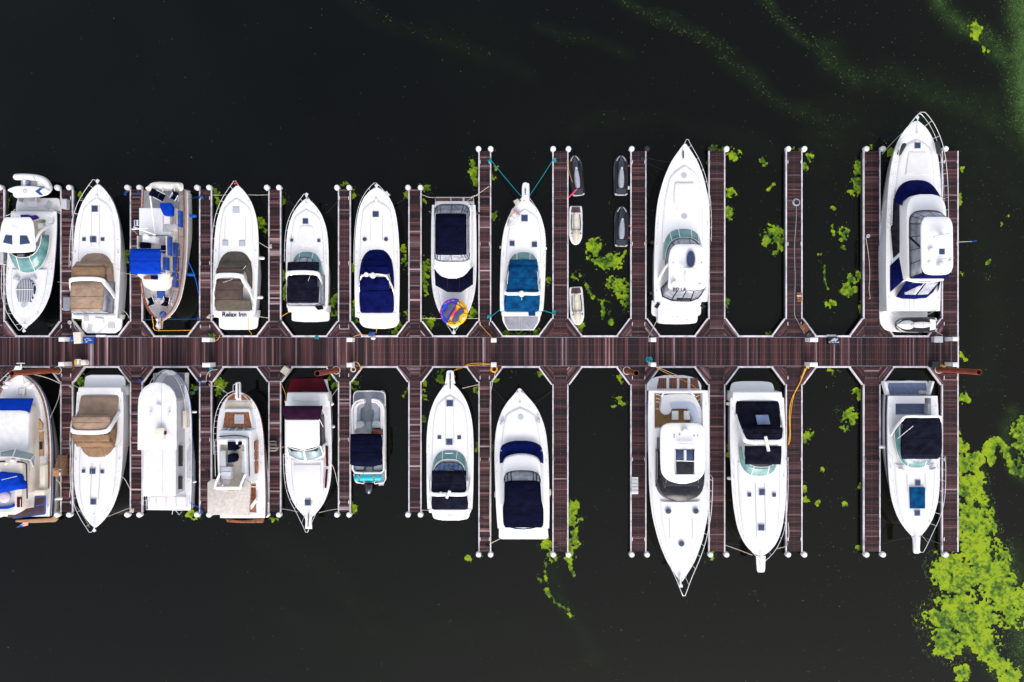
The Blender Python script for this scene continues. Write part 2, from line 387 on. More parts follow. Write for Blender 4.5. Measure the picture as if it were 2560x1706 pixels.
# white edging along the main dock between gussets
for up in (True, False):
    for i in range(13):
        g0 = 32 if i >= 8 else 27; g1 = 32 if i+1 >= 8 else 27
        xa = FX[i][1]+g0-1; xb = FX[i+1][0]-g1+1; yy = MD_T-2 if up else MD_B+2
        a, c = P(xa, yy), P(xb, yy); m = M(); m.box(((a.x+c.x)/2, a.y, Z0-.05), (c.x-a.x, .13, .17)); m.build("edge_strip","edge",wk)
a, c = P(MD_R-1, MD_B+2), P(MD_R-1, MD_T-2); m = M(); m.box((a.x,(a.y+c.y)/2,Z0-.05),(.1,abs(a.y-c.y)-.02,.165)); m.build("edge_strip","edge",wk)
# ------------------------------------------------------------------ boat toolkit
CR = dict(A=(0,400,3.4083),B=(310,400,3.4083),C=(660,400,3.4083),D=(1010,400,3.4083),E=(0,840,3.136),F=(310,880,3.4083),
          G=(660,880,3.4083),H=(1010,880,3.0154),I=(1380,340,3.0154),J=(1560,880,2.529),K=(2100,270,2.6576),L=(2100,860,2.7034),
          M=(1400,370,5.809),N=(1400,560,5.225),O=(0,420,7.128),Q=(320,400,7.128),S=(0,0,1.0))
def C(crop, x, y, z=Z0):
    ox, oy, s = CR[crop]; return P(ox + x/s, oy + y/s, z)
PF = [(0,.03),(.015,.14),(.04,.28),(.08,.46),(.12,.60),(.165,.72),(.25,.87),(.34,.95),(.45,.99),(.6,1),(.85,.99),(1,.955)]
PF2 = [(0,.03),(.02,.12),(.04,.2),(.08,.36),(.118,.49),(.2,.69),(.285,.83),(.37,.93),(.5,.99),(.65,1),(.85,1),(1,.97)]
PF3 = [(0,.06),(.015,.2),(.04,.38),(.09,.60),(.17,.79),(.28,.91),(.4,.97),(.55,1),(.8,1),(1,.97)]
PF4 = [(0,.10),(.01,.25),(.03,.42),(.07,.62),(.13,.79),(.22,.92),(.34,.99),(.5,1),(.8,1),(1,.96)]

def offset(poly, d):
    """offset a closed xy polygon outward by d (ccw or cw)"""
    n = len(poly); area = sum(poly[i][0]*poly[(i+1)%n][1]-poly[(i+1)%n][0]*poly[i][1] for i in range(n)); sg = 1 if area > 0 else -1
    out = []
    for i in range(n):
        a, b_, c = Vector(poly[i-1][:2]), Vector(poly[i][:2]), Vector(poly[(i+1)%n][:2])
        e1 = b_-a; e2 = c-b_
        if e1.length < 1e-7: e1 = e2
        if e2.length < 1e-7: e2 = e1
        e1.normalize(); e2.normalize()
        n1 = Vector((e1.y,-e1.x))*sg; n2 = Vector((e2.y,-e2.x))*sg; nn = n1+n2
        if nn.length < 1e-5: nn = n1
        nn.normalize(); k = d/max(.45, nn.dot(n1)); out.append((b_.x+nn.x*k, b_.y+nn.y*k))
    return out
def slab_mesh(m, poly, z0, z1, flare=.04, bev=.03, crown=0.0):
    poly = [(p[0], p[1]) for p in poly]
    cx = sum(p[0] for p in poly)/len(poly); cy = sum(p[1] for p in poly)/len(poly)
    rs = [[(x, y, z0) for x, y in (offset(poly, flare) if flare else poly)]]
    if bev:
        rs.append([(x, y, z1-bev) for x, y in poly])
        o1 = offset(poly, -bev*.3); o2 = offset(poly, -bev)
        rs.append([(x, y, z1-bev*.3) for x, y in o1]); rs.append([(x, y, z1) for x, y in o2]); base = o2
    else: rs.append([(x, y, z1) for x, y in poly]); base = poly
    if crown:
        for f in (.85, .6, .3, .02):
            rs.append([(cx+(x-cx)*f, cy+(y-cy)*f, z1 + crown*(1-f*f)) for x, y in base])
    m.rings(rs)

class Boat:
    def __init__(s, name, label, cat, crop, bow, stern, hw, zb=1.9, zs=1.4, prof=PF, group=None):
        s.crop = crop; s.ox, s.oy, s.k = CR[crop]; s.zb, s.zs, s.hw, s.prof = zb, zs, hw, prof
        s.B = C(crop, *bow, zb); s.S = C(crop, *stern, zs)
        s.bow, s.stern = bow, stern
        c = (s.B+s.S)/2; s.root = thing(name, label, cat, (c.x, c.y, 0), group)
        s.sg = 1 if stern[1] > bow[1] else -1       # +1: bow up in the photo
        s.fwd = Vector((0, s.sg, 0))
        s.dirv = Vector((s.B.x-s.S.x, s.B.y-s.S.y, 0)); s.L = s.dirv.length; s.dirv.normalize()
    def A(s, x, y, z): return C(s.crop, x, y, z)
    def Y(s, y, z): return P(0, s.oy + y/s.k, z).y
    def ax(s, Yw): t = (Yw - s.B.y)/(s.S.y - s.B.y); return s.B.x + t*(s.S.x - s.B.x)
    def sc(s, z): return (HC-z)/(HC-Z0)/30/s.k
    def R(s, dx, y, z):
        Yw = s.Y(y, z); return Vector((s.ax(Yw) + dx*s.sc(z), Yw, z))
    def t(s, Yw): return (Yw - s.B.y)/(s.S.y - s.B.y)
    def zd(s, t): return s.zs + (s.zb-s.zs)*max(0, 1-t)**1.6
    def hwt(s, t):
        return float(np.interp(t, [p[0] for p in s.cp], [p[1] for p in s.cp]))*s.hw*s.sc(s.zs)
    def T(s, t, off, z):            # hull coordinates: t along, off in m to the side
        return Vector((s.B.x+(s.S.x-s.B.x)*t+off, s.B.y+(s.S.y-s.B.y)*t, z))
    def sym(s, prof, z, sm=True):
        pr = [p for p in catmull(prof, 4)] if sm and len(prof) > 2 else prof
        r = [s.R(max(h, .3), y, z) for y, h in pr]; l = [s.R(-max(h, .3), y, z) for y, h in reversed(pr)]
        return r + l
    def hull(s, mat="hullwhite", deck="white", stripe=None, well=None, wellmat="nonskid", inset=.09, rail="white", rake=.9, transom=0.0, hb=None):
        s.cp = catmull(s.prof, 5); s.cp = [(min(1, max(0, a)), min(1.0, max(.02, b))) for a, b in s.cp]
        ts = sorted(set([round(a, 4) for a, b in s.cp] + ([round(w, 4) for w in well[:2]] if well else [])))
        def ring(fz, fw, rk, z_abs=None):
            pts = []
            for sd in (1, -1):
                seq = ts if sd > 0 else ts[::-1]
                for t in seq:
                    h = s.hwt(t); z = z_abs if z_abs is not None else s.zd(t)*fz
                    fl = fw + (1-fw)*min(1, t*1.5) if fw < 1 else 1
                    fl = fl*(1-.24*(1-fw)) if fw < 1 else 1
                    b = rk*(1-t)**3
                    p = s.T(t, sd*h*fl, z); p = p - s.dirv*b
                    if t == 1.0 and fz < 1: p = p + s.dirv*0
                    pts.append(tuple(p))
            return pts
        m = M()
        m.rings([ring(0,.35,rake,-.45), ring(0,.45,rake*.75,.02), ring(.35,.66,rake*.45), ring(.72,.88,rake*.15), ring(.9,.97,.02), ring(1,1,0)], True, False)
        s.hullo = m.build("hull", mat, s.root, True)
        if stripe:
            m = M(); r0 = ring(.62,.84,rake*.2); r1 = ring(.86,.955,.05)
            c0 = s.T(.5,0,0)
            grow = lambda r: [(p[0]+(.006 if p[0] > s.T(s.t(p[1]),0,0).x else -.006), p[1], p[2]) for p in r]
            m.rings([grow(r0), grow(r1)], False, False); m.build("hull_stripe", stripe, s.root, True)
        # rub rail / toe rail
        m = M()
        for sd in (1, -1):
            pts = [s.T(t, sd*(s.hwt(t)+.0), s.zd(t)+.0) for t in ts]
            m.tube(pts, .035, 6)
        m.build("rub_rail", rail, s.root, True)
        # deck
        m = M(); nx = 4
        def dz(t, u): return s.zd(t)+.03+.05*(1-u*u)
        for i in range(len(ts)-1):
            t0, t1 = ts[i], ts[i+1]
            inw = well and t0 >= well[0]-1e-4 and t1 <= well[1]+1e-4
            for sd in (1, -1):
                h0, h1 = s.hwt(t0), s.hwt(t1)
                a0, a1 = max(h0-inset*.15, .01), max(h1-inset*.15, .01)
                c0 = c1 = 0
                if inw: c0 = min(h0*.98, well[2]); c1 = min(h1*.98, well[2])
                for q in range(nx):
                    o0 = c0+(a0-c0)*q/nx; o1 = c0+(a0-c0)*(q+1)/nx; p0 = c1+(a1-c1)*q/nx; p1 = c1+(a1-c1)*(q+1)/nx
                    m.add([s.T(t0, sd*o0, dz(t0,o0/h0)), s.T(t0, sd*o1, dz(t0,o1/h0)), s.T(t1, sd*p1, dz(t1,p1/h1)), s.T(t1, sd*p0, dz(t1,p0/h1))], [(0,1,2,3)])
        h = s.hwt(1); z = s.zd(1)
        m.add([s.T(1,-h,z+.03), s.T(1,h,z+.03), s.T(1,h,z-.02), s.T(1,-h,z-.02)], [(0,1,2,3)])
        bm_name = m.build("deck", deck, s.root, True)
        if well:
            m = M(); a, b_, w, zf = well; zt = s.zd((a+b_)/2)+.06
            q = [s.T(a,-w,0), s.T(a,w,0), s.T(b_,w,0), s.T(b_,-w,0)]
            m.add([(p.x,p.y,zf) for p in q]+[(p.x,p.y,zt) for p in q], [(0,1,5,4),(1,2,6,5),(2,3,7,6),(3,0,4,7)])
            m.build("cockpit_lining", "white", s.root)
            m = M(); m.add([(p.x,p.y,zf) for p in q], [(0,1,2,3)]); m.build("cockpit_floor", wellmat, s.root)
    def slab(s, name, prof, z0, z1, mat="white", flare=.05, bev=.04, crown=.03, par=None, sm=True):
        m = M(); poly = s.sym(prof, z1, sm); slab_mesh(m, poly, z0, z1, flare, bev, crown); return m.build(name, mat, par or s.root, True)
    def poly(s, name, pts, z0, z1, mat="white", flare=0, bev=.02, crown=0, par=None, sm=False):
        if sm: pts = catmull(pts, 4, True)
        m = M(); slab_mesh(m, [s.A(x, y, z1) for x, y in pts], z0, z1, flare, bev, crown); return m.build(name, mat, par or s.root, True)
    def rect(s, name, x, y, w, h, z0, z1, mat="white", rot=0, bev=.02, crown=0, par=None):
        a = math.radians(rot); ca, sa = math.cos(a), math.sin(a)
        pts = [(x+u*ca-v*sa, y+u*sa+v*ca) for u, v in ((-w/2,-h/2),(w/2,-h/2),(w/2,h/2),(-w/2,h/2))]
        return s.poly(name, pts, z0, z1, mat, 0, bev, crown, par)
    def coach(s, t0, t1, f, z1, mat="white", crown=.06):
        s.ch = z1+crown+.03
        ts = np.linspace(t0, t1, 14); r = []; 
        for t in ts:
            h = s.hwt(t)*f*min(1, .15+((t-t0)/(t1-t0)*6)**.6) ; r.append((t, h))
        poly = [s.T(t, h, 0) for t, h in r] + [s.T(t, -h, 0) for t, h in reversed(r)]
        # follow the sheer: rings with per-vertex height
        n = len(poly); tt = [t for t, h in r] + [t for t, h in reversed(r)]
        base = [(p.x, p.y, s.zd(t)+.02) for p, t in zip(offset([(p.x,p.y) for p in poly], .07), tt) for p in [Vector((p[0],p[1],0))]]
        top = [(p[0], p[1], s.zd(t)+z1-.05) for p, t in zip([(p.x,p.y) for p in poly], tt)]
        o2 = offset([(p.x,p.y) for p in poly], -.07)
        rs = [base, top, [(p[0], p[1], s.zd(t)+z1) for p, t in zip(o2, tt)]]
        for f2 in (.75,.5,.25,0.0):
            rs.append([(s.ax(p[1])+(p[0]-s.ax(p[1]))*f2, p[1], s.zd(t)+z1+crown*(1-f2*f2)) for p, t in zip(o2, tt)])
        sm_ = M(); sm_.tube([Vector(p)+Vector((0,0,.03)) for p in base], .013, 4, True); sm_.build('deck_seam', 'seam', s.root)
        m = M(); nn = n
        m.rings(rs, False, False); return m.build("coachroof", mat, s.root, True)
    def ucurve(s, yf, ys, hw, z, n=2.6, N=10, pw=None):
        out = []
        for i in range(-N, N+1):
            th = abs(i)/N*math.pi/2; dx = hw*math.sin(th)**(2/n)*(1 if i >= 0 else -1); y = ys+(yf-ys)*math.cos(th)**(2/n)
            out.append(s.R(dx, y, z))
        return out
    def strip(s, name, A_, B_, mat, rows=3, bulge=0, par=None, solid=.02):
        m = M(); n = len(A_); rs = []
        for r in range(rows+1):
            f = r/rows; rs.append([tuple(Vector(a).lerp(Vector(b), f)+Vector((0,0,bulge*math.sin(f*math.pi)))) for a, b in zip(A_, B_)])
        m.rings(rs, False, False, False); return m.build(name, mat, par or s.root, True, solid=solid)
    def wshield(s, yf, ys, hw, z0, z1, mat="teal", lean=.35, hw2=.9, mull=2, frame="white", n=2.6, name="windshield", ys2=None):
        A_ = s.ucurve(yf, ys, hw, z0, n); B_ = s.ucurve(yf+(ys-yf)*lean, ys2 or ys, hw*hw2, z1, n)
        g = s.strip(name, A_, B_, mat)
        m = M(); m.tube(B_, .03, 5); m.tube(A_, .025, 5)
        N = len(A_); mid = N//2
        ks = [mid] if mull == 1 else ([mid-2, mid+2] if mull == 2 else [mid-4, mid-1, mid+2, mid+5]) if mull else []
        for k in ks: m.tube([A_[k]+Vector((0,0,.015)), B_[k]+Vector((0,0,.015))], .028, 5)
        m.build("windshield_frame" if "cover" not in name else "cover_seam", frame, g, True)
        return A_, B_
    def canopy(s, rows, mat, drop=.12, name="canvas_top", par=None, crown=.05, off=0, seams=0, flat=5):
        nx = 14; m = M(); rs = []
        pr = catmull([tuple(r) for r in rows], 3) if len(rows) > 2 else rows
        for y, hw, z in pr:
            row = []
            for i in range(nx+1):
                u = -1+2*i/nx; u = math.copysign(abs(u)**.8, u)
                row.append(tuple(s.R(off+hw*u, y, z + crown*(1-u*u) - drop*abs(u)**flat)))
            rs.append(row)
        m.rings(rs, False, False, False)
        o = m.build(name, mat, par or s.root, True, solid=.025)
        if seams:
            m = M()
            for k in range(1, seams+1):
                j = int(len(rs)*k/(seams+1)); m.tube([Vector(p)+Vector((0,0,.01)) for p in rs[j]], .014, 4)
            m.build("seam", "darkseam" if "darkseam" in MATS else mat, o)
        return o
    def arch(s, y, hw, z, yf, hwf, zf, w=.32, th=.10, bow=0, name="radar_arch", mat="white", y2=None):
        half = [(hwf, yf, zf), (hwf*.99, yf+(y-yf)*.35, zf+(z-zf)*.4), (hw*1.02, yf+(y-yf)*.75, zf+(z-zf)*.8), (hw*.92, y+(yf-y)*.06, z-.06), (hw*.6, y-bow*.5, z+.03), (0, y-bow, z+.05)]
        pts = [s.R(-a, b_, c) for a, b_, c in half] + [s.R(a, b_, c) for a, b_, c in reversed(half[:-1])]
        pts = [Vector(p) for p in catmull([tuple(p) for p in pts], 4)]
        m = M(); rs = []
        for i, p in enumerate(pts):
            tv = (pts[min(i+1,len(pts)-1)]-pts[max(i-1,0)]).normalized()
            wv = Vector((0,1,0)) - tv*tv.y; wv.normalize(); nv = tv.cross(wv).normalized()
            # keep the broad side crosswise to the run
            rs.append([tuple(p+wv*w/2+nv*th*.25), tuple(p+wv*w*.35+nv*th/2), tuple(p-wv*w*.35+nv*th/2), tuple(p-wv*w/2+nv*th*.25), tuple(p-wv*w/2-nv*th/2), tuple(p+wv*w/2-nv*th/2)])
        m.rings(rs); return m.build(name, mat, s.root, True)
    def hatch(s, x, y, w, h=None, zoff=None, mat="hatch", rnd=False, z=None, frame="seam", rot=0):
        h = h or w
        zoff = zoff if zoff is not None and zoff > .6 else getattr(s, 'ch', .12)
        t = s.t(s.Y(y, s.zs)); z = z if z is not None else s.zd(t)+zoff
        if rnd:
            m = M(); p = s.A(x, y, z); r = w*s.sc(z); m.lathe((p.x,p.y,z-.05), [(r*1.15,0),(r*1.15,.07),(r,.085),(.01,.085)], 22)
            f = m.build("hatch", frame, s.root, True); m = M(); m.lathe((p.x,p.y,z+.02), [(r*.92,0),(r*.9,.03),(.01,.04)], 22); m.build("pane", mat, f, True)
        else:
            f = s.rect("hatch", x, y, w*1.16, h*1.16, z-.08, z+.02, frame, rot, .015)
            s.rect("pane", x, y, w, h, z-.02, z+.035, mat, rot, .012, .01, f)
        return f
    def rod(s, name, pts, r=.02, mat="steel", par=None, rel=False, sm=False):
        m = M(); q = [s.R(*p) if rel else s.A(*p) for p in pts]
        if sm: q = catmull([tuple(p) for p in q], 5)
        m.tube(q, r, 6); return m.build(name, mat, par or s.root, True)
    def disc(s, name, x, y, z, r, h=.2, mat="white", par=None, sx=1, sy=1):
        m = M(); p = s.A(x, y, z+h); rr = r*s.sc(z)
        m.lathe((p.x,p.y,z), [(rr*.6,0),(rr,.25*h),(rr,.6*h),(rr*.8,.9*h),(rr*.4,h),(.001,h)], 22, sx, sy); return m.build(name, mat, par or s.root, True)
    def rail(s, t1=.6, h=.62, out=.06, t0=.0, both=True, n=7, r=.019, ext=.25, mid=False, mat="steel", name="bow_rail", inset=.10):
        m = M(); sides = (1, -1)
        ts = [t0+(t1-t0)*(i/16)**1.3 for i in range(17)]
        def pt(t, sd, hh):
            e = ext*(1-min(1, t/.12))**2 if t < .12 else 0
            off = max(s.hwt(t)-inset+out*hh/h, .08)
            return s.T(t, sd*off, s.zd(t)+hh) + s.dirv*e
        ring = [pt(t, 1, h) for t in reversed(ts)] + [pt(t, -1, h) for t in ts]
        ring = [s.T(t1+.015, s.hwt(t1)-inset, s.zd(t1)+.04)] + ring + [s.T(t1+.015, -(s.hwt(t1)-inset), s.zd(t1)+.04)]
        m.tube(ring, r, 5)
        if mid: m.tube([pt(t, 1, h*.52) for t in reversed(ts)] + [pt(t, -1, h*.52) for t in ts], r*.7, 4)
        for k in range(n):
            t = t0+.03+(t1-t0-.03)*k/(n-1)*.97
            for sd in sides:
                base = s.T(t, sd*max(s.hwt(t)-inset-.02, .05), s.zd(t)+.03); m.tube([base, pt(t, sd, h)], r*.8, 4)
        return m.build(name, mat, s.root, True)
    def cleats(s, ts=(.12,.5,.93), mat="steel"):
        for t in ts:
            for sd in (1,-1):
                m = M(); p = s.T(t, sd*(s.hwt(t)-.16), s.zd(t)+.06)
                m.box((p.x,p.y,p.z),(.05,.09,.06)); m.box((p.x,p.y,p.z+.04),(.045,.26,.03)); m.build("cleat", mat, s.root)
    def anchor(s, y0, y1, z=None, windlass=True, tip=True):
        """anchor roller on the bow from pixel row y0 (tip) to y1, chain and windlass behind"""
        z = z or s.zb+.10
        m = M(); a = s.R(0, y0, z); b_ = s.R(0, y1, z)
        m.tube([a, b_], .035, 5)
        if tip:
            d = s.fwd
            m.add([tuple(a+Vector((-.16,0,-.02))), tuple(a+Vector((.16,0,-.02))), tuple(a-d*.34+Vector((0,0,.06))), tuple(a+d*.10+Vector((0,0,.05)))], [(0,2,3),(1,3,2),(0,3,1),(0,1,2)])
        m.build("anchor", "steel", s.root)
        if windlass:
            m = M(); m.lathe((b_.x, b_.y, z-.04), [(.10,0),(.10,.10),(.06,.14),(.001,.15)], 14); m.build("windlass", "steel", s.root, True)
    def pulpit(s, prof, z=None, mat="white"):
        z = z or s.zb+.02; return s.slab("bow_pulpit", prof, z-.14, z+.06, mat, -.03, .03, 0)
    def platform(s, prof, z=.45, mat="white", name="swim_platform", crown=.02):
        return s.slab(name, prof, z-.28, z, mat, -.06, .05, crown)
    def grab(s, dx, y0, y1, zoff=.3, r=.016, mat="seam"):
        m = M()
        for d in (dx if isinstance(dx, (list, tuple)) else (dx, -dx)):
            pts = []
            for i in range(7):
                y = y0+(y1-y0)*i/6; t = s.t(s.Y(y, s.zs+.2)); pts.append(s.R(d, y, s.zd(t)+zoff))
            m.tube(pts, r, 4)
        m.build("grab_rail", mat, s.root, True)
    def text(s, body, x, y, z, size, mat="inktext", name="name_lettering", par=None, rot=0, tilt=0, font_shear=0):
        cu = bpy.data.curves.new("txt", 'FONT'); cu.body = body; cu.size = size; cu.align_x = 'CENTER'; cu.align_y = 'CENTER'; cu.extrude = .004; cu.shear = font_shear; cu.offset = .012
        o = bpy.data.objects.new("txt", cu); COL.objects.link(o)
        dg = bpy.context.evaluated_depsgraph_get(); me = bpy.data.meshes.new_from_object(o.evaluated_get(dg)); 
        bpy.data.objects.remove(o); me.materials.clear(); me.materials.append(MATS[mat])
        r = bpy.data.objects.new(name, me); COL.objects.link(r); par = par or s.root; r.parent = par
        p = s.A(x, y, z) - ORI[par.name]; r.location = p; r.rotation_euler = (tilt, 0, rot); ORI[r.name] = ORI[par.name]; return r

mat("darkseam", (.002,.002,.006), .8)

def express(b, d):
    """day cruiser: coachroof, windshield or its cover, front strip, arch, aft top, transom, platform"""
    sg = b.sg
    b.hull(stripe=d.get("stripe"), well=d.get("well"), wellmat=d.get("wellmat", "beige"), rake=d.get("rake", .9))
    yf, ys, whw = d["ws"]; tw = b.t(b.Y(yf, b.zs+.2))
    b.coach(.10, tw+.10, d.get("cf", .74), .17)
    z0 = b.zd(tw)+.1; zt = d.get("zt", 2.75)
    if d.get("cover"):
        A_, B_ = b.wshield(yf, ys, whw, z0, zt-.45, d["cover"], .42, .92, 2, d["cover"], name="windshield_cover", ys2=ys-(ys-yf)*.05)
        fy = d["front"][0]
        b.canopy([(fy-(fy-yf)*.28, d["front"][2]*1.0, zt-.42), (fy, d["front"][2]*.98, zt-.05)], d["cover"], .30, "cover_panel")
    else:
        b.wshield(yf, ys, whw, z0, z0+.62, d.get("glass", "teal"), .34, .92, 2, "white", ys2=ys)
        fy, _, fh = d["front"]; 
        A_ = b.ucurve(yf+(fy-yf)*.62, ys, whw*.90, z0+.64); B_ = b.ucurve(fy-(fy-yf)*.02, ys, fh*.98, zt-.04)
        if d.get("vinyl"): 
            g = b.strip("clear_curtain", A_, B_, d["vinyl"]); m = M(); m.tube(A_, .025, 4)
            for k in (7, 9, 11, 13): m.tube([A_[k], B_[k]], .028, 4)
            m.build("curtain_seam", "blackcanvas", g)
    y0, y1, h = d["front"]; b.canopy([(y0, h*.97, zt-.02), (y0+(y1-y0)*.5, h, zt+.03), (y1, h, zt+.04)], d["top"][1], .16, "front_canvas", flat=6)
    ya, ah, yft, fh = d["arch"]; b.arch(ya, ah, zt+.12, yft, fh, b.zd(.75)+.05, d.get("aw", .34), bow=d.get("abow", 6)*sg)
    y0, y1, h, h2 = d["aft"]; za = zt+.05
    b.canopy([(y0, h*.99, za), (y0+(y1-y0)*.5, (h+h2)/2, za+.05), (y1-(y1-y0)*.08, h2, za-.01), (y1, h2*.96, za-.14)], d["top"][0], .22, "aft_canvas", seams=2, flat=6)
    if d.get("cockpit"):
        y0, y1, h, mt = d["cockpit"]; zc = b.zd(.85)+.10
        b.canopy([(y0, h*.96, zc+.45), (y0+(y1-y0)*.5, h, zc+.2), (y1, h*.97, zc+.02)], mt, .14, "cockpit_cover", flat=6)
    if d.get("curtain"):
        # side and aft clear curtains hanging from the aft top to the coaming
        y0, y1, h, h2 = d["aft"]; zc = b.zd(.8)+.08; yb = d["curtain"][0]; hb = d["curtain"][1]
        A_ = [b.R(h, y0, za-.2), b.R(h2, y1, za-.2)]+[b.R(h2*(1-k/3), y1, za-.16) for k in range(1,7)]+[b.R(-h, y0, za-.2)]
        B_ = [b.R(hb, y0, zc), b.R(hb, yb, zc)]+[b.R(hb*(1-k/3), yb+4*sg, zc) for k in range(1,7)]+[b.R(-hb, y0, zc)]
        g = b.strip("side_curtain", A_, B_, d["curtain"][2]); m = M()
        for k in (1,3,5,7): m.tube([A_[k], B_[k]], .022, 4)
        m.tube(B_, .022, 4); m.build("curtain_seam", "blackcanvas", g)
    if "grab" in d: b.grab(*d["grab"])
    for hh in d.get("hatches", []): b.hatch(*hh)
    b.platform(d["platform"], d.get("pz", .45))
    # transom hump between cockpit and platform
    y0, y1, h = d["transom"]; b.slab("transom", [(y0, h), ((y0+y1)/2, h), (y1, h*.97)], .15, b.zs+.10, "white", .04, .06, .02, sm=False)
    b.cleats(); b.rail(d.get("rail", .58))
    if "anchor" in d: b.anchor(*d["anchor"])
# ------------------------------------------------------------------ upper row of boats
# hardtop cruiser at the far left, bow towards the dock
b = Boat("motor_yacht", "white hardtop cruiser with striped oval sun pad and paddleboard over its stern", "boat", "A", (213,1425), (290,440), 200, 1.55, .95, PF)
b.hull("darkhull", well=(.70,.93,1.05,.45), wellmat="beige")
b.coach(.09, .50, .72, .18)
b.wshield(962, 640, 178, 1.45, 2.1, "teal", .40, .86, 2, n=2.3)
b.slab("helm_dash", [(905,60),(860,120),(800,140),(770,140)], 1.1, 1.55, "darkglass", .02, .03, .02)
for dx in (-55, 60): b.rect("helm_seat", 225+dx, 830, 60, 50, 1.1, 1.7, "cream", bev=.06)
b.slab("hardtop", [(488,70),(492,105),(540,135),(650,150),(760,160),(783,120),(792,40)], 2.65, 2.82, "white", -.10, .06, .10)
f = None
for pts in ([(45,640),(103,644),(103,723),(24,705)], [(168,644),(226,646),(252,712),(167,724)]):
    f = b.poly("roof_window", pts, 2.75, 2.935, "hatch", bev=.015)
b.rod("light_bar", [(98,562,2.97),(145,580,2.95)], .012, "seam")
for sd in (-1, 1):
    m = M(); pts = [b.R(sd*150, 700, 2.7), b.R(sd*165, 620, 2.4), b.R(sd*178, 560, 1.6), b.R(sd*180, 540, 1.15)]
    m.tube(catmull([tuple(p) for p in pts], 4), .11, 6); m.build("hardtop_strut", "white", b.root, True)
b.slab("aft_bench", [(445,170),(480,170)], .45, 1.1, "white", .02, .05, .02, sm=False)
b.slab("bench_cushion", [(470,150),(500,150)], .45, .85, "cream", .02, .05, .02, sm=False)
for x, y, w, h in ((385,470,55,70),(350,560,60,50)): b.rect("cockpit_seat", x, y, w, h, .45, .9, "cream", bev=.05)
b.disc("round_stool", 340, 560, .9, 22, .18, "white")
b.platform([(325,150),(335,176),(380,188),(440,190)], .5, "nonskid")
b.rect("locker_lid", 275, 375, 82, 52, .5, .62, "white", 4); b.rect("deck_mat", 412, 383, 48, 70, .5, .53, "palegrey", 35)
pad = b.slab("sun_pad", [(1015,18),(1030,45),(1075,72),(1110,78),(1150,72),(1200,56),(1212,52)], 1.3, 1.72, "stripes", .02, .05, .05)
b.rod("pad_strap", [(127,1104,1.78),(282,1104,1.78)], .025, "white")
for x, r in ((132,20),(275,-20)): b.rect("deck_light", x, 1008, 45, 30, 1.4, 1.62, "palehatch", r)
b.hatch(205, 1240, 24, rnd=True, zoff=.2, mat="palehatch", frame="nonskid")
b.anchor(1462, 1400); b.rail(.55); b.cleats(); b.pulpit([(1440,10),(1425,16),(1400,24)])
# its tender and paddleboard, lying across the swim platform
def tender(crop, label):
    c = C("O", 620, 260, .6); t = thing("inflatable_tender", label, "dinghy", c)
    z = 1.25
    # tubes: U shape, bow at the right
    pth = [(300,165),(420,160),(560,168),(700,190),(800,235),(855,310),(862,380),(800,430),(700,460),(560,475),(420,480),(300,480)]
    m = M(); m.tube(catmull([tuple(C("O",x,y,z)) for x,y in pth], 5), .27, 12)
    e = C("O",300,165,z); m.sphere(e, .27); e = C("O",300,480,z); m.sphere(e, .27); m.build("inflatable_tube", "white", t, True)
    m = M(); m.tube(catmull([tuple(C("O",x,y,z+.16)) for x,y in [(340,130),(620,138),(760,170),(860,240),(892,330)]], 4), .025, 5); m.build("rubbing_strake", "seam", t, True)
    m = M(); q = [C("O",x,y,z-.1) for x,y in [(370,200),(800,220),(830,320),(800,420),(370,450)]]; slab_mesh(m, q, z-.35, z-.1, -.08, .03); m.build("floor", "palegrey", t, True)
    m = M(); q = [C("O",x,y,z+.15) for x,y in [(665,235),(800,270),(830,330),(660,330)]]; slab_mesh(m, q, z-.1, z+.15, 0, .04); m.build("bow_locker", "white", t, True)
    m = M(); q = [C("O",x,y,z+.2) for x,y in [(402,205),(450,205),(455,440),(402,440)]]; slab_mesh(m, q, z-.1, z+.2, 0, .04); m.build("seat", "white", t, True)
    m = M(); q = [C("O",x,y,z+.2) for x,y in [(455,225),(500,225),(500,300),(455,300)]]; slab_mesh(m, q, z-.1, z+.2, 0, .03); m.build("console", "bluegrey", t, True)
    m = M(); a = C("O",600,240,z+.28); m.tube([C("O",598,135,z+.2), C("O",605,180,z+.3), C("O",635,220,z+.2)], .02, 5); m.build("strap", "black", t)
    for x in (380, 690):
        m = M(); p, q = C("O",x,500,.6), C("O",x+15,580,.55); m.box(((p.x+q.x)/2,(p.y+q.y)/2,.75), (.12, abs(p.y-q.y)+.3, .5)); m.build("chock", "palegrey", t)
tender("O", "white inflatable dinghy lying crosswise behind the hardtop cruiser's stern")
z = 1.62; pr = [(132,398),(200,352),(300,326),(450,322),(600,330),(720,350),(820,378),(870,408),(882,440),(840,480),(760,500),(600,502),(450,500),(320,486),(220,450)]
m = M(); slab_mesh(m, [C("O",x,y,z) for x,y in catmull(pr,3,True)], z-.12, z, -.04, .03, .02); 
pb = thing("paddleboard", "white paddleboard with blue chevron lying on the inflatable dinghy", "paddleboard", C("O",500,410,z-.12)); m.build("board", "white", pb, True)
m = M(); m.quadbox([tuple(C("O",x,y,z)[:2]) for x,y in [(628,418),(715,360),(765,368),(705,418),(775,490),(720,490)]], z+.012, z+.026); m.build("chevron", "signblue", pb)
m = M(); p = C("O",450,412,z); m.lathe((p.x,p.y,z), [(.12,.0),(.12,.035),(.165,.035),(.165,0)], 20); m.build("round_emblem", "paletext", pb)
m = M(); 
for x0,y0,x1,y1 in ((430,392,470,392),(470,392,432,432),(432,432,472,432)): m.tube([C("O",x0,y0,z+.03), C("O",x1,y1,z+.03)], .015, 4)
m.build("emblem_letter", "paletext", pb)
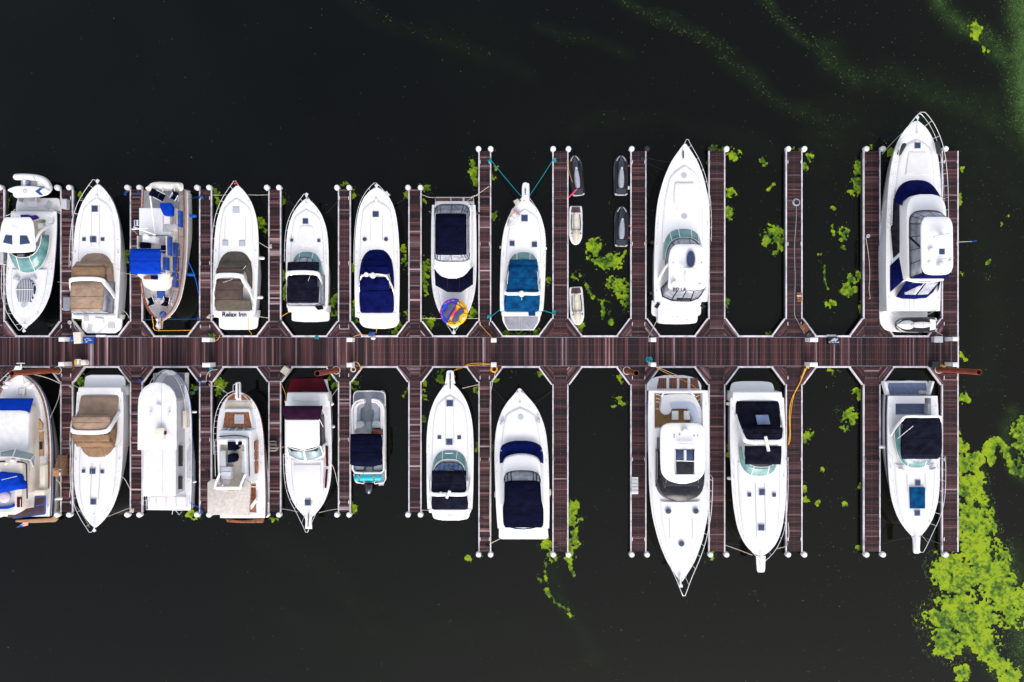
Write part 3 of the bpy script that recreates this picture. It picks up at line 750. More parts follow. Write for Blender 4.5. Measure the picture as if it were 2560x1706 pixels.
m = M(); q = [C("A",x,y,1.6) for x,y in [(140,462),(200,458),(230,468),(270,462),(290,485),(240,500),(150,500)]]; slab_mesh(m, q, 1.0, 1.2, .05, .05, .04)
tag(m.build("folded_towels", "towel", smooth=True), "navy and red towels piled on the hardtop cruiser's aft bench", "towels")

# tan canvas cruiser
b = Boat("cabin_cruiser", "white cruiser with tan canvas in three pieces, second slip of the upper row", "boat", "A", (836,210), (806,1350), 198, 2.0, 1.45)
express(b, dict(ws=(770,1080,160), cover="tan", front=(905,1000,143), top=("tan","brown"), arch=(1020,150,1170,172), aft=(1042,1285,146,140), platform=[(1330,170),(1380,172),(1440,165),(1478,120)],
    transom=(1318,1352,180), hatches=[(805,417,50),(792,677,50),(714,677,28),(872,677,28)], grab=(34,390,740), anchor=(175,310), curtain=(1310,165,"vinyl"), well=(.80,.955,1.3,.8), rail=.62))
b.rect("platform_mat", 732, 1352, 40, 48, 1.5, 1.60, "palegrey", 5); b.rect("platform_mat", 765, 1430, 42, 62, .45, .48, "palegrey", 12)
b.rect("transom_seat", 842, 1368, 72, 42, 1.4, 1.66, "white", 8); b.rod("boarding_rail", [(980,1340,1.7),(950,1375,1.7),(900,1420,.9),(840,1475,.5)], .02, "seam")
b.rect("ladder_locker", 945, 1415, 55, 45, .45, .58, "palegrey", 0)
# teak decked trawler
b = Boat("trawler_yacht", "classic trawler with weathered teak decks, blue bimini and orange varnished rails", "boat", "B", (322,1370), (352,268), 192, 1.9, 1.3, PF3)
mat("creamhull", (.83,.79,.73), .35, nz=1.5, c2=(.80,.76,.70))
b.hull("creamhull", "greyteak", stripe=None, rail="creamhull", rake=1.3)
m = M()
for sd in (1,-1):
    m.tube([b.T(t, sd*max(b.hwt(t)-.14,.05), b.zd(t)+.28) for t in np.linspace(.0,1,30)], .055, 5)
m.tube([b.T(1, -b.hwt(1)+.14, b.zd(1)+.28), b.T(1.0, b.hwt(1)-.14, b.zd(1)+.28)], .055, 5)
m.build("varnished_cap_rail", "redteak" if "redteak" in MATS else "varnish", b.root, True)
m = M()
for sd in (1,-1): m.tube([b.T(t, sd*max(b.hwt(t)-.30,.04), b.zd(t)+.85) for t in np.linspace(.03,.99,30)], .03, 5)
for k in range(12):
    t = .05+.93*k/11
    for sd in (1,-1): m.tube([b.T(t, sd*max(b.hwt(t)-.2,.05), b.zd(t)+.28), b.T(t, sd*max(b.hwt(t)-.30,.04), b.zd(t)+.85)], .018, 4)
m.build("varnished_handrail", "varnish", b.root, True)
b.slab("deckhouse", [(408,126),(640,134),(1000,134),(1055,105),(1068,70)], 1.3, 2.4, "cream", .05, .05, .04, sm=False)
b.slab("aft_cabin_roof", [(410,136),(640,136)], 2.6, 2.96, "white", -.02, .05, .05, sm=False)
for x in (333, 395, 438): b.rod("roof_batten", [(x,480,3.03),(x,545,3.03)], .02, "teak")
b.rect("roof_deck_panel", 390, 580, 122, 60, 2.95, 3.03, "greyteak"); b.rect("step_panel", 345, 628, 95, 36, 2.6, 2.75, "greyteak")
b.rect("blue_window_cover", 469, 500, 22, 138, 2.5, 3.0, "blue", bev=.01)
b.slab("flybridge_floor", [(648,122),(970,122)], 2.95, 3.1, "greyteak", 0, .02, 0, sm=False)
b.slab("flybridge_coaming", [(965,128),(985,128),(1010,100),(1045,60)], 2.9, 3.35, "white", .03, .05, .02, sm=False)
for sd in (1,-1): 
    m = M(); m.quadbox([tuple(b.R(dx,y,3.4)[:2]) for dx,y in ((sd*116,650),(sd*128,650),(sd*128,975),(sd*116,975))], 3.0, 3.42)
    m.build("flybridge_side", "cream", b.root)
b.rect("blue_settee", 384, 735, 20, 160, 3.1, 3.5, "blue", bev=.02); b.rect("navy_seat", 170, 725, 75, 48, 3.1, 3.5, "darknavy", bev=.05); b.rect("navy_seat", 332, 758, 42, 62, 3.1, 3.5, "darknavy", bev=.05)
b.rect("chart_box", 212, 675, 112, 52, 3.1, 3.75, "white", 4); b.rect("helm_seat", 345, 885, 34, 110, 3.1, 3.6, "blue", 0, .05)
b.rect("helm_console", 205, 1005, 80, 26, 3.1, 3.7, "teak"); b.rect("helm_cover", 248, 1000, 42, 34, 3.1, 3.75, "navy")
for y0, y1 in ((705,815),(825,948),(958,1012),(1022,1085)): b.rect("blue_window_cover", 432-(y0-700)*.03, (y0+y1)/2, 28, y1-y0, 1.9, 2.47, "blue", bev=.01)
b.canopy([(757,133,4.45),(865,134,4.55),(974,133,4.45)], "royal", .12, "bimini_top", seams=1)
m = M()
for y in (775, 960):
    for sd in (-1,1): m.tube([b.R(sd*128,y,4.4), b.R(sd*122,y,3.1)], .02, 5)
m.build("bimini_frame", "steel", b.root)
b.slab("forward_house_roof", [(1000,118),(1060,105),(1085,84),(1105,46)], 2.3, 2.95, "cream", .10, .05, .05, sm=False)
b.slab("foredeck_trunk", [(1105,78),(1180,70),(1200,62)], 2.0, 2.35, "greyteak", .04, .04, .02, sm=False)
b.rect("blue_hatch_cover", 309, 1145, 64, 64, 2.35, 2.5, "blue", bev=.04); b.rect("deck_box", 322, 1208, 40, 34, 2.2, 2.45, "greyteak")
b.disc("windlass_cover", 322, 1315, 2.3, 27, .3, "blue"); 
b.poly("bowsprit", [(275,1345),(330,1345),(322,1440),(275,1440)], 2.35, 2.48, "greyteak", bev=.02)
for x in (278, 320): b.rod("bowsprit_side", [(x,1342,2.52),(x-2,1440,2.52)], .04, "redwood")
m = M(); m.tube([b.A(265,640,3.0), b.A(215,660,8.0)], .06, 8, r1=.04); m.build("mast", "white", b.root, True)
b.rod("boom", [(265,640,3.3),(222,310,4.6)], .05, "white"); b.rod("spreader", [(65,592,6.8),(200,580,6.8)], .05, "white"); b.rod("spreader", [(80,570,6.8),(270,640,6.0)], .05, "white")
b.rod("stay", [(70,592,6.8),(120,640,3.4)], .012, "steel"); b.rod("stay", [(235,350,4.6),(268,640,6.0)], .012, "steel")
b.disc("radar_dome", 178, 650, 4.6, 24, .3, "white"); b.rod("radar_post", [(190,655,3.1),(180,652,4.6)], .05, "white")
b.poly("blue_sail_cover", [(302,366),(385,364),(408,400),(405,470),(385,478),(335,472),(303,405)], 2.9, 3.35, "royal", bev=.08, crown=.1)
for x in (232, 430): b.rect("blue_cushion", x, 284, 42, 22, 2.0, 2.3, "blue", 0, .06)
b.rod("davit", [(330,290,2.0),(330,262,2.9),(330,235,2.7)], .05); b.rod("davit", [(430,290,2.0),(430,262,2.9),(430,235,2.7)], .05)
b.poly("swim_platform", [(470,240),(560,262),(562,285),(475,270)], .3, .45, "greyteak", bev=.02)
b.anchor(1420,1360, 2.6)
dn = C("B", 330, 215, 1.6); t = thing("hard_dinghy", "upturned cream dinghy slung across the stern of the teak-decked trawler", "dinghy", dn)
z = 2.5; m = M(); slab_mesh(m, [C("B",x,y,z) for x,y in catmull([(180,245),(205,215),(240,190),(300,186),(380,190),(460,195),(473,215),(470,238),(450,247),(330,245)],3,True)], 2.05, z, .10, .12, .10); m.build("hull", "creamhull", t, True)
m = M(); m.tube([C("B",225,203,z+.06), C("B",468,205,z+.06)], .025, 5); m.build("keel", "cream", t, True)
def chair(crop, x, y, rot, z, label, w=.55, L=.75, col="darknavy", group="navy folding chairs on the trawler"):
    p = C(crop, x, y, z); t = thing("folding_chair", label, "chair", p, group); a = math.radians(rot); ca, sa = math.cos(a), math.sin(a)
    q = lambda u, v, h: (p.x+u*ca-v*sa, p.y+u*sa+v*ca, z+h)
    m = M(); m.rings([[q(-w/2,-L*.5,.42),q(w/2,-L*.5,.42)],[q(-w/2,0,.38),q(w/2,0,.38)]],False,False,False); m.build("seat", col, t, solid=.03)
    m = M(); m.rings([[q(-w/2,.02,.40),q(w/2,.02,.40)],[q(-w/2,L*.5,.85),q(w/2,L*.5,.85)]],False,False,False); m.build("backrest", col, t, solid=.03)
    for sd in (-1,1):
        m = M(); m.tube([q(sd*w/2,-L*.55,.62), q(sd*w/2,L*.25,.62)], .03, 5); m.build("armrest", "white", t)
        m = M(); m.tube([q(sd*w/2,-L*.5,0), q(sd*w/2,L*.25,.62)], .02, 5); m.build("leg", "white", t)
        m = M(); m.tube([q(sd*w/2,L*.4,0), q(sd*w/2,-L*.45,.62)], .02, 5); m.build("leg", "white", t)
chair("B", 318, 312, 62, 2.0, "long navy lounge chair at the trawler's stern rail", .62, 1.0)
chair("B", 460, 318, -30, 2.0, "small navy folding chair at the trawler's stern corner, right of the lounger", .5, .7)
chair("B", 260, 1210, 200, 2.1, "navy folding chair on the trawler's foredeck, left of the deck box", .5, .7)
chair("B", 390, 1212, 170, 2.1, "navy folding chair on the trawler's foredeck, right of the deck box", .5, .7)

# taupe canvas cruiser, Relax Inn
b = Boat("cabin_cruiser", "white cruiser with dark taupe canvas and Relax Inn lettered on its transom", "boat", "B", (968,222), (936,1320), 187, 2.0, 1.45, PF)
express(b, dict(ws=(752,1100,155), cover="taupe", front=(922,970,118), top=("darkbrown","darkbrown"), arch=(988,122,1185,160), aw=.36, aft=(1015,1205,120,116), cockpit=(1190,1288,158,"taupe"),
   platform=[(1318,170),(1380,168),(1430,160),(1448,110)], transom=(1280,1340,172), hatches=[(953,427,50,50,.16,"palehatch"),(862,708,40,40,.16,"palehatch"),(1005,711,44,44,.16,"palehatch")], grab=(88,480,690), rail=.62))
b.text("Relax Inn", 940, 1321, 1.60, .54)
b.rect("engine_hatch", 965, 1400, 50, 80, .40, .465, "nonskid"); b.rod("antenna", [(845,1045,3.1),(925,1018,3.4)], .012, "white"); b.rod("antenna", [(1000,950,2.4),(1040,902,3.2)], .012, "white")
m = M(); p = b.R(-5, 205, 2.7); q = b.R(-5, 205, 2.25)
m.tube([q, p], .012, 4); 
b.poly("bow_pennant", [(932,192),(968,194),(972,206),(935,206)], 2.66, 2.70, "red")
# black canvas cruiser with pad
b = Boat("cabin_cruiser", "white cruiser with black canvas, teal windshield and pale foredeck sun pad", "boat", "C", (365,332), (368,1260), 178, 1.9, 1.4, PF)
express(b, dict(ws=(765,1085,143), front=(870,945,135), top=("blackcanvas","blackcanvas"), vinyl="vinyl", arch=(965,140,1090,142), aft=(985,1220,140,136), curtain=(1240,150,"vinyl"),
   platform=[(1290,160),(1340,162),(1372,150),(1382,60)], transom=(1240,1295,165), hatches=[(352,522,44),(235,685,24),(466,688,24)], anchor=(290,375), well=(.82,.95,1.2,.8)))
b.slab("sun_pad", [(558,35),(575,55),(640,66),(715,64),(740,40)], 1.8, 2.0, "nonskid", .01, .03, .02)
b.poly("corner_canvas", [(425,1238),(492,1228),(505,1272),(458,1280)], 1.55, 1.62, "blackcanvas")
b.disc("round_light", 228, 968, 2.85, 18, .1, "nonskid"); b.rod("antenna", [(375,1030,3.1),(395,985,3.5)], .012, "white")
# navy canvas cruiser
b = Boat("cabin_cruiser", "white cruiser fully covered in navy canvas with two white radar domes", "boat", "C", (960,238), (963,1340), 188, 1.95, 1.45, PF3)
express(b, dict(ws=(735,1100,148), cover="navy", front=(905,975,122), top=("navy","navy"), arch=(985,118,1145,145), aw=.14, abow=10, aft=(998,1105,126,124), cockpit=(1095,1305,147,"navy"),
   platform=[(1340,170),(1385,168),(1425,130),(1440,50)], transom=(1300,1345,170), hatches=[(951,463,50,46),(858,678,17,17,.16,"hatch",True),(1040,678,17,17,.16,"hatch",True)], grab=(52,465,690), anchor=(215,340), rail=.6))
b.disc("radar_dome", 868, 975, 2.95, 20, .3); b.disc("radar_dome", 924, 983, 2.95, 25, .35)
b.rect("bow_seat", 1045, 288, 30, 40, 2.0, 2.35, "steel", -40)
# flybridge boat with the towable tube
b = Boat("flybridge_boat", "white flybridge boat with black top and towable tube on its foredeck", "boat", "D", (425,1435), (424,385), 190, 1.6, 1.4, PF)
b.hull(rake=1.0)
b.platform([(316,150),(322,163),(385,168),(400,165)], .7, "white"); b.coach(.08,.45,.7,.16)
for x0, x1 in ((268,398),(404,498),(516,590)): b.rect("teak_panel", (x0+x1)/2, 338, x1-x0, 28, .7, .75, "redwood", bev=.005)
b.slab("saloon", [(372,130),(385,150),(430,160),(900,155),(1010,120),(1060,60)], 1.5, 2.3, "white", .08, .10, .05)
b.slab("flybridge", [(350,118),(365,138),(420,142),(880,152),(930,148),(985,100),(1010,35)], 2.3, 3.0, "white", -.10, .10, .06)
pts = [(266,930),(300,965),(350,1000),(418,1014),(490,1000),(545,965),(578,930),(574,1052),(480,1115),(370,1112),(276,1060)]
f = b.poly("windshield_cover", pts, 2.35, 2.62, "darknavy", flare=.12, bev=.04)
for x in (372, 474): b.rod("cover_seam", [(x,1005,2.65),(x-2,1112,2.60)], .015, "black")
b.slab("helm_deck", [(385,118),(860,122)], 2.95, 3.08, "beige", 0, .02, 0, sm=False)
for y0, y1 in ((378,465),(868,802)):
    s1 = 1 if y1 > y0 else -1
    A_ = b.ucurve(y0, y1+s1*10, 150, 3.05, 4); B_ = b.ucurve(y1-s1*10, y1, 134, 4.2, 4)
    g = b.strip("clear_curtain", A_, B_, "vinyl"); m = M(); m.tube(A_, .03, 4)
    for k in (5, 7, 10, 13, 15): m.tube([A_[k], B_[k]], .035, 4)
    m.build("curtain_seam", "black", g)
for sd in (1,-1):
    A_ = [b.R(sd*150,y,3.05) for y in (400,480,560,640,740,850)]; B_ = [b.R(sd*134,y,4.2) for y in (463,500,570,650,740,810)]
    g = b.strip("side_curtain", A_, B_, "vinyl"); m = M()
    for k in range(6): m.tube([A_[k], B_[k]], .022, 4)
    m.build("curtain_seam", "black", g)
b.canopy([(463,130,4.25),(570,134,4.35),(700,134,4.35),(808,132,4.25)], "darknavy", .22, "flybridge_top", seams=2, flat=6)
b.anchor(1478,1420); b.rail(.45, ext=.45); b.cleats()
b.rod("stern_light", [(395,318,1.4),(400,345,2.0)], .04, "white")
tu = thing("towable_tube", "round blue and yellow towable tube lying on a foredeck", "water toy", C("D", 425, 1295, 2.35))
zt = 2.75
def tp(u, v, z=zt): return C("T", u, v, z)
CR["T"] = (1090,730,15.68)
m = M(); c = tp(692, 798); r = .5*1100/15.68*(HC-zt)/(HC-Z0)/30
def disc_half(name, mt, a0, a1):
    m = M(); rs = []
    for rr, h in ((r*.96,0),(r,.12),(r*.96,.30),(r*.86,.38),(r*.7,.36),(r*.02,.36)):
        rs.append([(c.x+rr*math.cos(a0+(a1-a0)*k/24), c.y+rr*math.sin(a0+(a1-a0)*k/24), 2.35+h) for k in range(25)])
    m.rings(rs, False, False, False)
    m.build(name, mt, tu, True)
disc_half("blue_half", "tubeblue", math.radians(67), math.radians(238)); disc_half("yellow_half", "tubeyellow", math.radians(-122), math.radians(67))
for pts in ([(480,500),(560,440),(700,440),(780,490),(740,590),(650,720),(560,850),(470,960),(430,1040),(330,980),(280,880),(300,790),(400,700),(450,600)],
            [(960,620),(1080,670),(1100,800),(1000,900),(930,960),(890,1100),(790,1190),(640,1160),(630,1090),(690,960),(720,860),(860,720)]):
    m = M(); slab_mesh(m, [tp(x,y) for x,y in catmull(pts,3,True)], zt-.06, zt+.05, 0, .04, .03); m.build("seat_pad", "tubegrey", tu, True)
m = M(); m.tube(catmull([tuple(tp(x,y,zt+.03)) for x,y in [(590,960),(660,860),(720,780),(790,650)]],4), .09, 6); m.build("handle_grip", "pink", tu, True)
m = M()
for ln in ([(890,290),(860,360),(780,480)],[(870,350),(960,560),(1080,650),(1180,700)],[(900,370),(1060,520),(1170,680)],[(800,490),(970,560)],[(350,1160),(420,1060)],[(400,1180),(600,1160),(800,1260)],[(440,1060),(600,1160)],[(400,1190),(560,1250),(760,1280)],[(1060,820),(1230,880)],[(870,1130),(980,1230)],[(480,970),(620,840),(710,740),(720,600)]):
    m.tube([tp(x,y,zt+.0) for x,y in ln], .022, 4)
m.build("webbing", "tubedark", tu)
m = M()
for x, y in ((210,670),(205,830),(240,980),(360,450),(500,375),(655,335)):
    a = math.atan2(-(y-798), x-692); p = tp(x,y,zt-.02); m.capsule(p-Vector((-math.sin(a),math.cos(a),0))*.07, p+Vector((-math.sin(a),math.cos(a),0))*.07, .035, 6)
m.build("handle", "pink", tu)
m = M(); p = tp(1085,1045); m.lathe((p.x,p.y,zt-.02),[(.1,0),(.1,.06),(.001,.07)],12); m.build("valve", "white", tu)

# blue canvas cruiser with long pulpit
b = Boat("cabin_cruiser", "white cruiser with bright blue canvas, long bow pulpit and grey swim platform", "boat", "D", (1034,330), (1002,1290), 188, 1.95, 1.45, PF)
express(b, dict(ws=(770,1060,143), front=(850,900,118), top=("midblue","midblue"), zt=2.45, arch=(1145,150,1035,152), aw=.26, abow=6, aft=(895,1122,125,132), cockpit=(1110,1295,152,"midblue"), stripe="tealrope",
   platform=[(1330,160),(1350,162),(1390,150),(1452,110)], transom=(1290,1325,172), hatches=[(1027,497,52),(921,713,40),(1112,721,42)], rail=.6))
b.pulpit([(196,15),(205,28),(240,31),(300,30),(345,34)]); b.anchor(245,300,2.05,False,False); b.rod("anchor_chain", [(1034,245,2.1),(1034,300,2.1)], .05, "darksteel"); b.disc("windlass", 1025, 355, 2.05, 9, .12, "steel")
b.rod("pulpit_rail", [(1006,320,2.6),(1008,230,2.6),(1020,200,2.6),(1036,194,2.6),(1055,204,2.6),(1066,235,2.6),(1068,320,2.6)], .02, "steel", sm=True)
b.disc("radar_dome", 1003, 1140, 2.6, 27, .3); b.rod("antenna", [(1003,1160,2.8),(1003,1195,2.7)], .02, "white")
b.slab("platform_pad", [(1335,148),(1392,138),(1446,104)], .45, .475, "grey", 0, .005, 0, sm=False)
for x in (920,1060): b.rod("pad_emblem", [(x-17,1412,.5),(x,1402,.5),(x+17,1412,.5),(x,1422,.5),(x-17,1412,.5)], .02, "palegrey")
for x in (985,1003): b.rod("pad_line", [(x,1335,.49),(x,1450,.49)], .015, "palegrey")
b.poly("platform_cover_flap", [(1058,1268),(1120,1268),(1120,1330),(1062,1330)], 1.58, 1.64, "midblue")
rf = thing("folded_raft", "grey deflated raft strapped on the port foredeck of the blue-canvas cruiser", "raft", C("D", 935, 480, 2.0))
m = M(); slab_mesh(m, [C("D",x,y,2.35) for x,y in catmull([(925,410),(975,450),(985,470),(945,540),(915,575),(885,560),(895,500)],3,True)], 2.0, 2.35, .03, .12, .08); m.build("raft_body", "palegrey", rf, True)
m = M(); m.tube([C("D",925,425,2.42), C("D",960,440,2.46), C("D",988,472,2.3)], .03, 5); m.build("strap", "red", rf)
m = M()
for x, y in ((940,472),(915,500)): p = C("D",x,y,2.42); m.box((p.x,p.y,p.z),(.28,.28,.06),.5)
m.build("raft_seat", "cream", rf)
m = M(); q = C("D",960,360,2.2); m.box((q.x,q.y,q.z),(.4,.35,.3),.5); tag(m.build("wooden_crate","beige"), "small tan crate on the bow rail of the blue-canvas cruiser", "crate")

# BELLA yacht
b = Boat("motor_yacht", "large white hardtop yacht lettered BELLA with oval roof hatch", "boat", "I", (1003,62), (972,1250), 203, 2.9, 2.1, PF2)
b.hull(rake=1.6); b.coach(.14, .62, .72, .20)
b.wshield(683, 935, 150, 2.45, 3.05, "teal", .33, .94, 3, n=2.6)
A_ = b.ucurve(768, 990, 142, 3.05); B_ = b.ucurve(820, 1000, 118, 3.75); g = b.strip("clear_curtain", A_, B_, "vinyl"); m = M(); m.tube(A_, .035, 4)
for k in (6,8,11,14): m.tube([A_[k], B_[k]], .03, 4)
m.build("curtain_seam", "blackcanvas", g)
b.slab("hardtop", [(815,60),(825,95),(860,125),(940,140),(1050,138),(1110,142),(1150,134),(1165,60)], 3.7, 3.95, "white", -.12, .08, .10)
for sd in (1,-1):
    m = M(); m.tube(catmull([tuple(b.R(sd*x,y,z)) for x,y,z in [(128,960,3.8),(150,1000,3.2),(165,1060,2.4),(168,1080,2.2)]],4), .13, 6); m.build("hardtop_strut", "white", b.root, True)
m = M(); p = b.R(24, 930, 4.05); rr = 1/b.k/30; m.lathe((p.x,p.y,4.0),[(35*rr,0),(35*rr,.07),(30*rr,.09),(.01,.09)],26,1,1.95); f = m.build("roof_hatch","seam",b.root,True)
m = M(); m.lathe((p.x,p.y,4.06),[(30*rr,0),(29*rr,.05),(.01,.07)],26,1,2.0); m.build("pane","hatch",f,True)
b.rod("radar_bar", [(968,1000,4.45),(1100,1008,4.45)], .09, "white"); b.slab("radar_mast", [(1000,12),(1040,22),(1100,16),(1130,8)], 4.0, 4.35, "white", .05, .05, .03)
b.disc("satellite_dome", 925, 1113, 4.0, 22, .28)
for x, y in ((915,957),(1130,957),(1108,1117),(1120,1117)): b.disc("roof_fitting", x, y, 4.0, 5, .06, "seam")
b.text("BELLA", 962, 1161, 4.02, .40, "inktext")
for x in range(1008, 1070, 9): b.rect("small_lettering", x, 1165, 5, 7, 4.0, 4.03, "paletext", bev=0) if x < 1060 else None
A_ = [b.R(x,y,3.7) for x,y in ((-118,1075),(-105,1130),(-60,1160),(0,1168),(60,1168),(115,1160),(145,1140))]
B_ = [b.R(x,y,2.25) for x,y in ((-152,1150),(-140,1210),(-75,1238),(0,1243),(70,1243),(120,1225),(152,1190))]
g = b.strip("aft_curtain", A_, B_, "vinyl"); m = M(); m.tube(B_, .07, 5); m.tube(A_, .03, 4)
for k in (0,2,3,4,6): m.tube([A_[k], B_[k]], .05, 4)
m.build("curtain_frame", "blackcanvas", g)
b.poly("aft_door_panel", [(950,1175),(1065,1175),(1050,1238),(940,1238)], 2.6, 2.66, "darkglass")
b.platform([(1240,185),(1300,188),(1350,180),(1372,120)], .55); b.slab("tender_platform", [(1262,146),(1300,150),(1395,148),(1414,110),(1418,20)], .55, 1.15, "white", .02, .10, .03)
b.slab("transom", [(1235,160),(1275,150)], .6, 2.15, "white", .02, .08, .02, sm=False)
for x in (-1,1): b.rect("side_vent", 966+x*170, 1278, 26, 42, 1.5, 1.75, "darkglass", x*-35)
for x, y in ((885,1310),(998,1310),(908,1362),(946,1362),(1018,1388)): b.disc("deck_fitting", x, y, 1.18, 5, .03, "palehatch")
b.hatch(995,303,22,rnd=True,mat="palehatch",zoff=.24,frame="nonskid"); b.hatch(997,606,23,rnd=True,mat="palehatch",zoff=.24,frame="nonskid")
b.slab("sun_pad", [(355,55),(365,72),(480,78),(530,60),(560,50)], 2.5, 3.0, "nonskid", .01, .03, .02)
b.rail(.62, .75, ext=.15, n=9); b.cleats(); b.rod("anchor", [(990,112,3.05),(990,170,3.0)], .07, "darksteel")

# tall flybridge yacht at the right end
b = Boat("motor_yacht", "tall white flybridge yacht with navy windshield cover and rounded hardtop", "boat", "K", (508,90), (488,1350), 180, 2.7, 2.0, PF3)
b.hull(rake=1.3); b.coach(.10, .42, .70, .20)
z = 2.2
b.slab("deckhouse", [(610,120),(640,132),(1000,130),(1150,125)], 2.0, 3.35, "white", .25, .12, .05, sm=False)
A_ = b.ucurve(478, 640, 150, 2.62, 2.3); B_ = b.ucurve(578, 650, 134, 3.4, 2.3); f = b.strip("windshield_cover", A_, B_, "navy", 4, .12)
b.slab("flybridge", [(572,40),(590,95),(650,128),(780,134),(1000,132),(1120,126),(1145,100)], 3.3, 3.95, "white", .05, .12, .05)
b.slab("bridge_deck", [(690,80),(730,112),(1000,118),(1120,112)], 3.9, 4.02, "beige", 0, .02, 0)
for sd in (1,-1):
    m = M(); q = [b.R(sd*dx, y, zz) for dx, y, zz in ((150,600,2.5),(142,640,3.1),(138,960,3.0),(152,1000,2.45),(160,800,2.35))]; m.add(q, [(0,1,2,3,4)]); m.build("side_window", "darkglass", b.root, solid=.05)
b.slab("helm_console", [(735,60),(760,90),(800,90)], 4.0, 4.6, "darkglass", .02, .05, .02); 
for dx in (-60, 20): b.slab("helm_seat", [(850,25),(900,28)], 4.0, 4.7, "cream", .02, .08, .02, sm=False) if dx > 0 else None
A_ = b.ucurve(683, 770, 118, 4.0, 3); B_ = b.ucurve(722, 770, 100, 5.1, 3); g = b.strip("clear_curtain", A_, B_, "vinyl"); m = M(); m.tube(A_, .05, 4)
for k in (3,6,10,14,17): m.tube([A_[k], B_[k]], .03, 4)
m.build("curtain_seam", "darkglass", g)
for sd in (1,-1):
    A_ = [b.R(sd*118,y,4.0) for y in (770,860,950,1040,1130)]; B_ = [b.R(sd*100,y,5.1) for y in (770,850,930,1010,1100)]
    g = b.strip("side_curtain", A_, B_, "vinyl"); m = M(); m.tube(A_, .05, 4)
    for k in range(5): m.tube([A_[k], B_[k]], .035, 4)
    m.tube([A_[1], B_[2]], .1, 5); m.build("curtain_seam", "darkglass", g)
A_ = [b.R(x,1135,4.0) for x in (-118,-60,0,60,118)]; B_ = [b.R(x*.85,1105,5.1) for x in (-118,-60,0,60,118)]; b.strip("aft_curtain", A_, B_, "navy")
b.slab("hardtop", [(722,60),(730,85),(775,105),(860,107),(1000,107),(1060,104),(1100,80),(1111,30)], 5.0, 5.25, "white", -.12, .10, .10)
b.hatch(678,955,38,38,z=5.33,frame="white"); b.disc("satellite_dome",685,1045,5.3,24,.4); b.disc("satellite_dome",615,945,5.3,19,.25); b.disc("satellite_dome",600,1028,5.3,11,.12); b.disc("satellite_dome",738,1020,5.3,11,.12)
b.rod("radar_bar", [(625,860,5.9),(735,838,5.9)], .10, "white"); b.rod("radar_post", [(680,855,5.3),(680,848,5.9)], .12, "white"); b.rod("light_bar", [(672,1003,5.5),(760,995,5.5)], .02, "seam")
m = M(); p = b.A(775,893,5.1); q = b.A(880,887,7.6); e = b.A(905,884,8.1); m.tube([p, q], .02, 5); g = m.build("whip_antenna","white",b.root); m = M(); m.tube([q, e], .045, 5); m.build("antenna_tip","bluerope",g)
A_ = [b.R(-150,1000,2.15), b.R(-152,1090,2.15), b.R(-150,1210,2.2)]; 
for sd in (1,-1):
    A_ = [b.R(sd*158,y,2.1) for y in (1050,1120,1225)]; B_ = [b.R(sd*122,y,3.3) for y in (960,1090,1140)]; b.strip("side_canvas", A_, B_, "navy")
A_ = [b.R(x,y,3.4) for x,y in ((-112,1148),(-75,1155),(0,1158),(75,1155),(112,1148))]; B_ = [b.R(x,y,2.15) for x,y in ((-122,1255),(-80,1268),(0,1270),(80,1262),(124,1225))]
g = b.strip("cockpit_enclosure", A_, B_, "navy")
for pts in ([(-70,1160,3.32),(-92,1195,2.7),(-85,1240,2.5),(-12,1242,2.5),(14,1160,3.32)],[(24,1160,3.32),(0,1242,2.5),(70,1238,2.5),(100,1160,3.32)]):
    m = M(); q = [b.R(x,y,z+.06) for x,y,z in pts]; m.add(q, [tuple(range(len(q)))]); m.build("clear_panel", "vinyl", g, solid=.02)
b.rod("enclosure_bar", [(-128,1143,3.5),(-60,1156,3.5),(0,1160,3.5),(60,1156,3.5),(128,1143,3.5)], .05, "white", rel=True, sm=True)
b.platform([(1350,160),(1400,158),(1440,150),(1480,110),(1490,30)], .6); b.rod("transom_line", [(345,1360,2.12),(380,1380,2.12),(460,1388,2.12),(560,1380,2.12),(638,1345,2.12)], .018, "seam", sm=True)
b.hatch(517,250,36,36,.24); b.slab("sun_pad", [(290,45),(300,58),(400,72),(440,76)], 2.3, 2.82, "nonskid", .01, .03, .02)
b.rail(.55, .85, out=.16, n=9, ext=.45, mid=True, r=.024); b.cleats(); b.anchor(60,170,2.85)
for x in (432, 462, 492): b.rod("seat_seam", [(x,1260,2.14),(x,1340,2.14)], .01, "seam")
# jet ski on its swim platform
def jet_deckpod(): pass
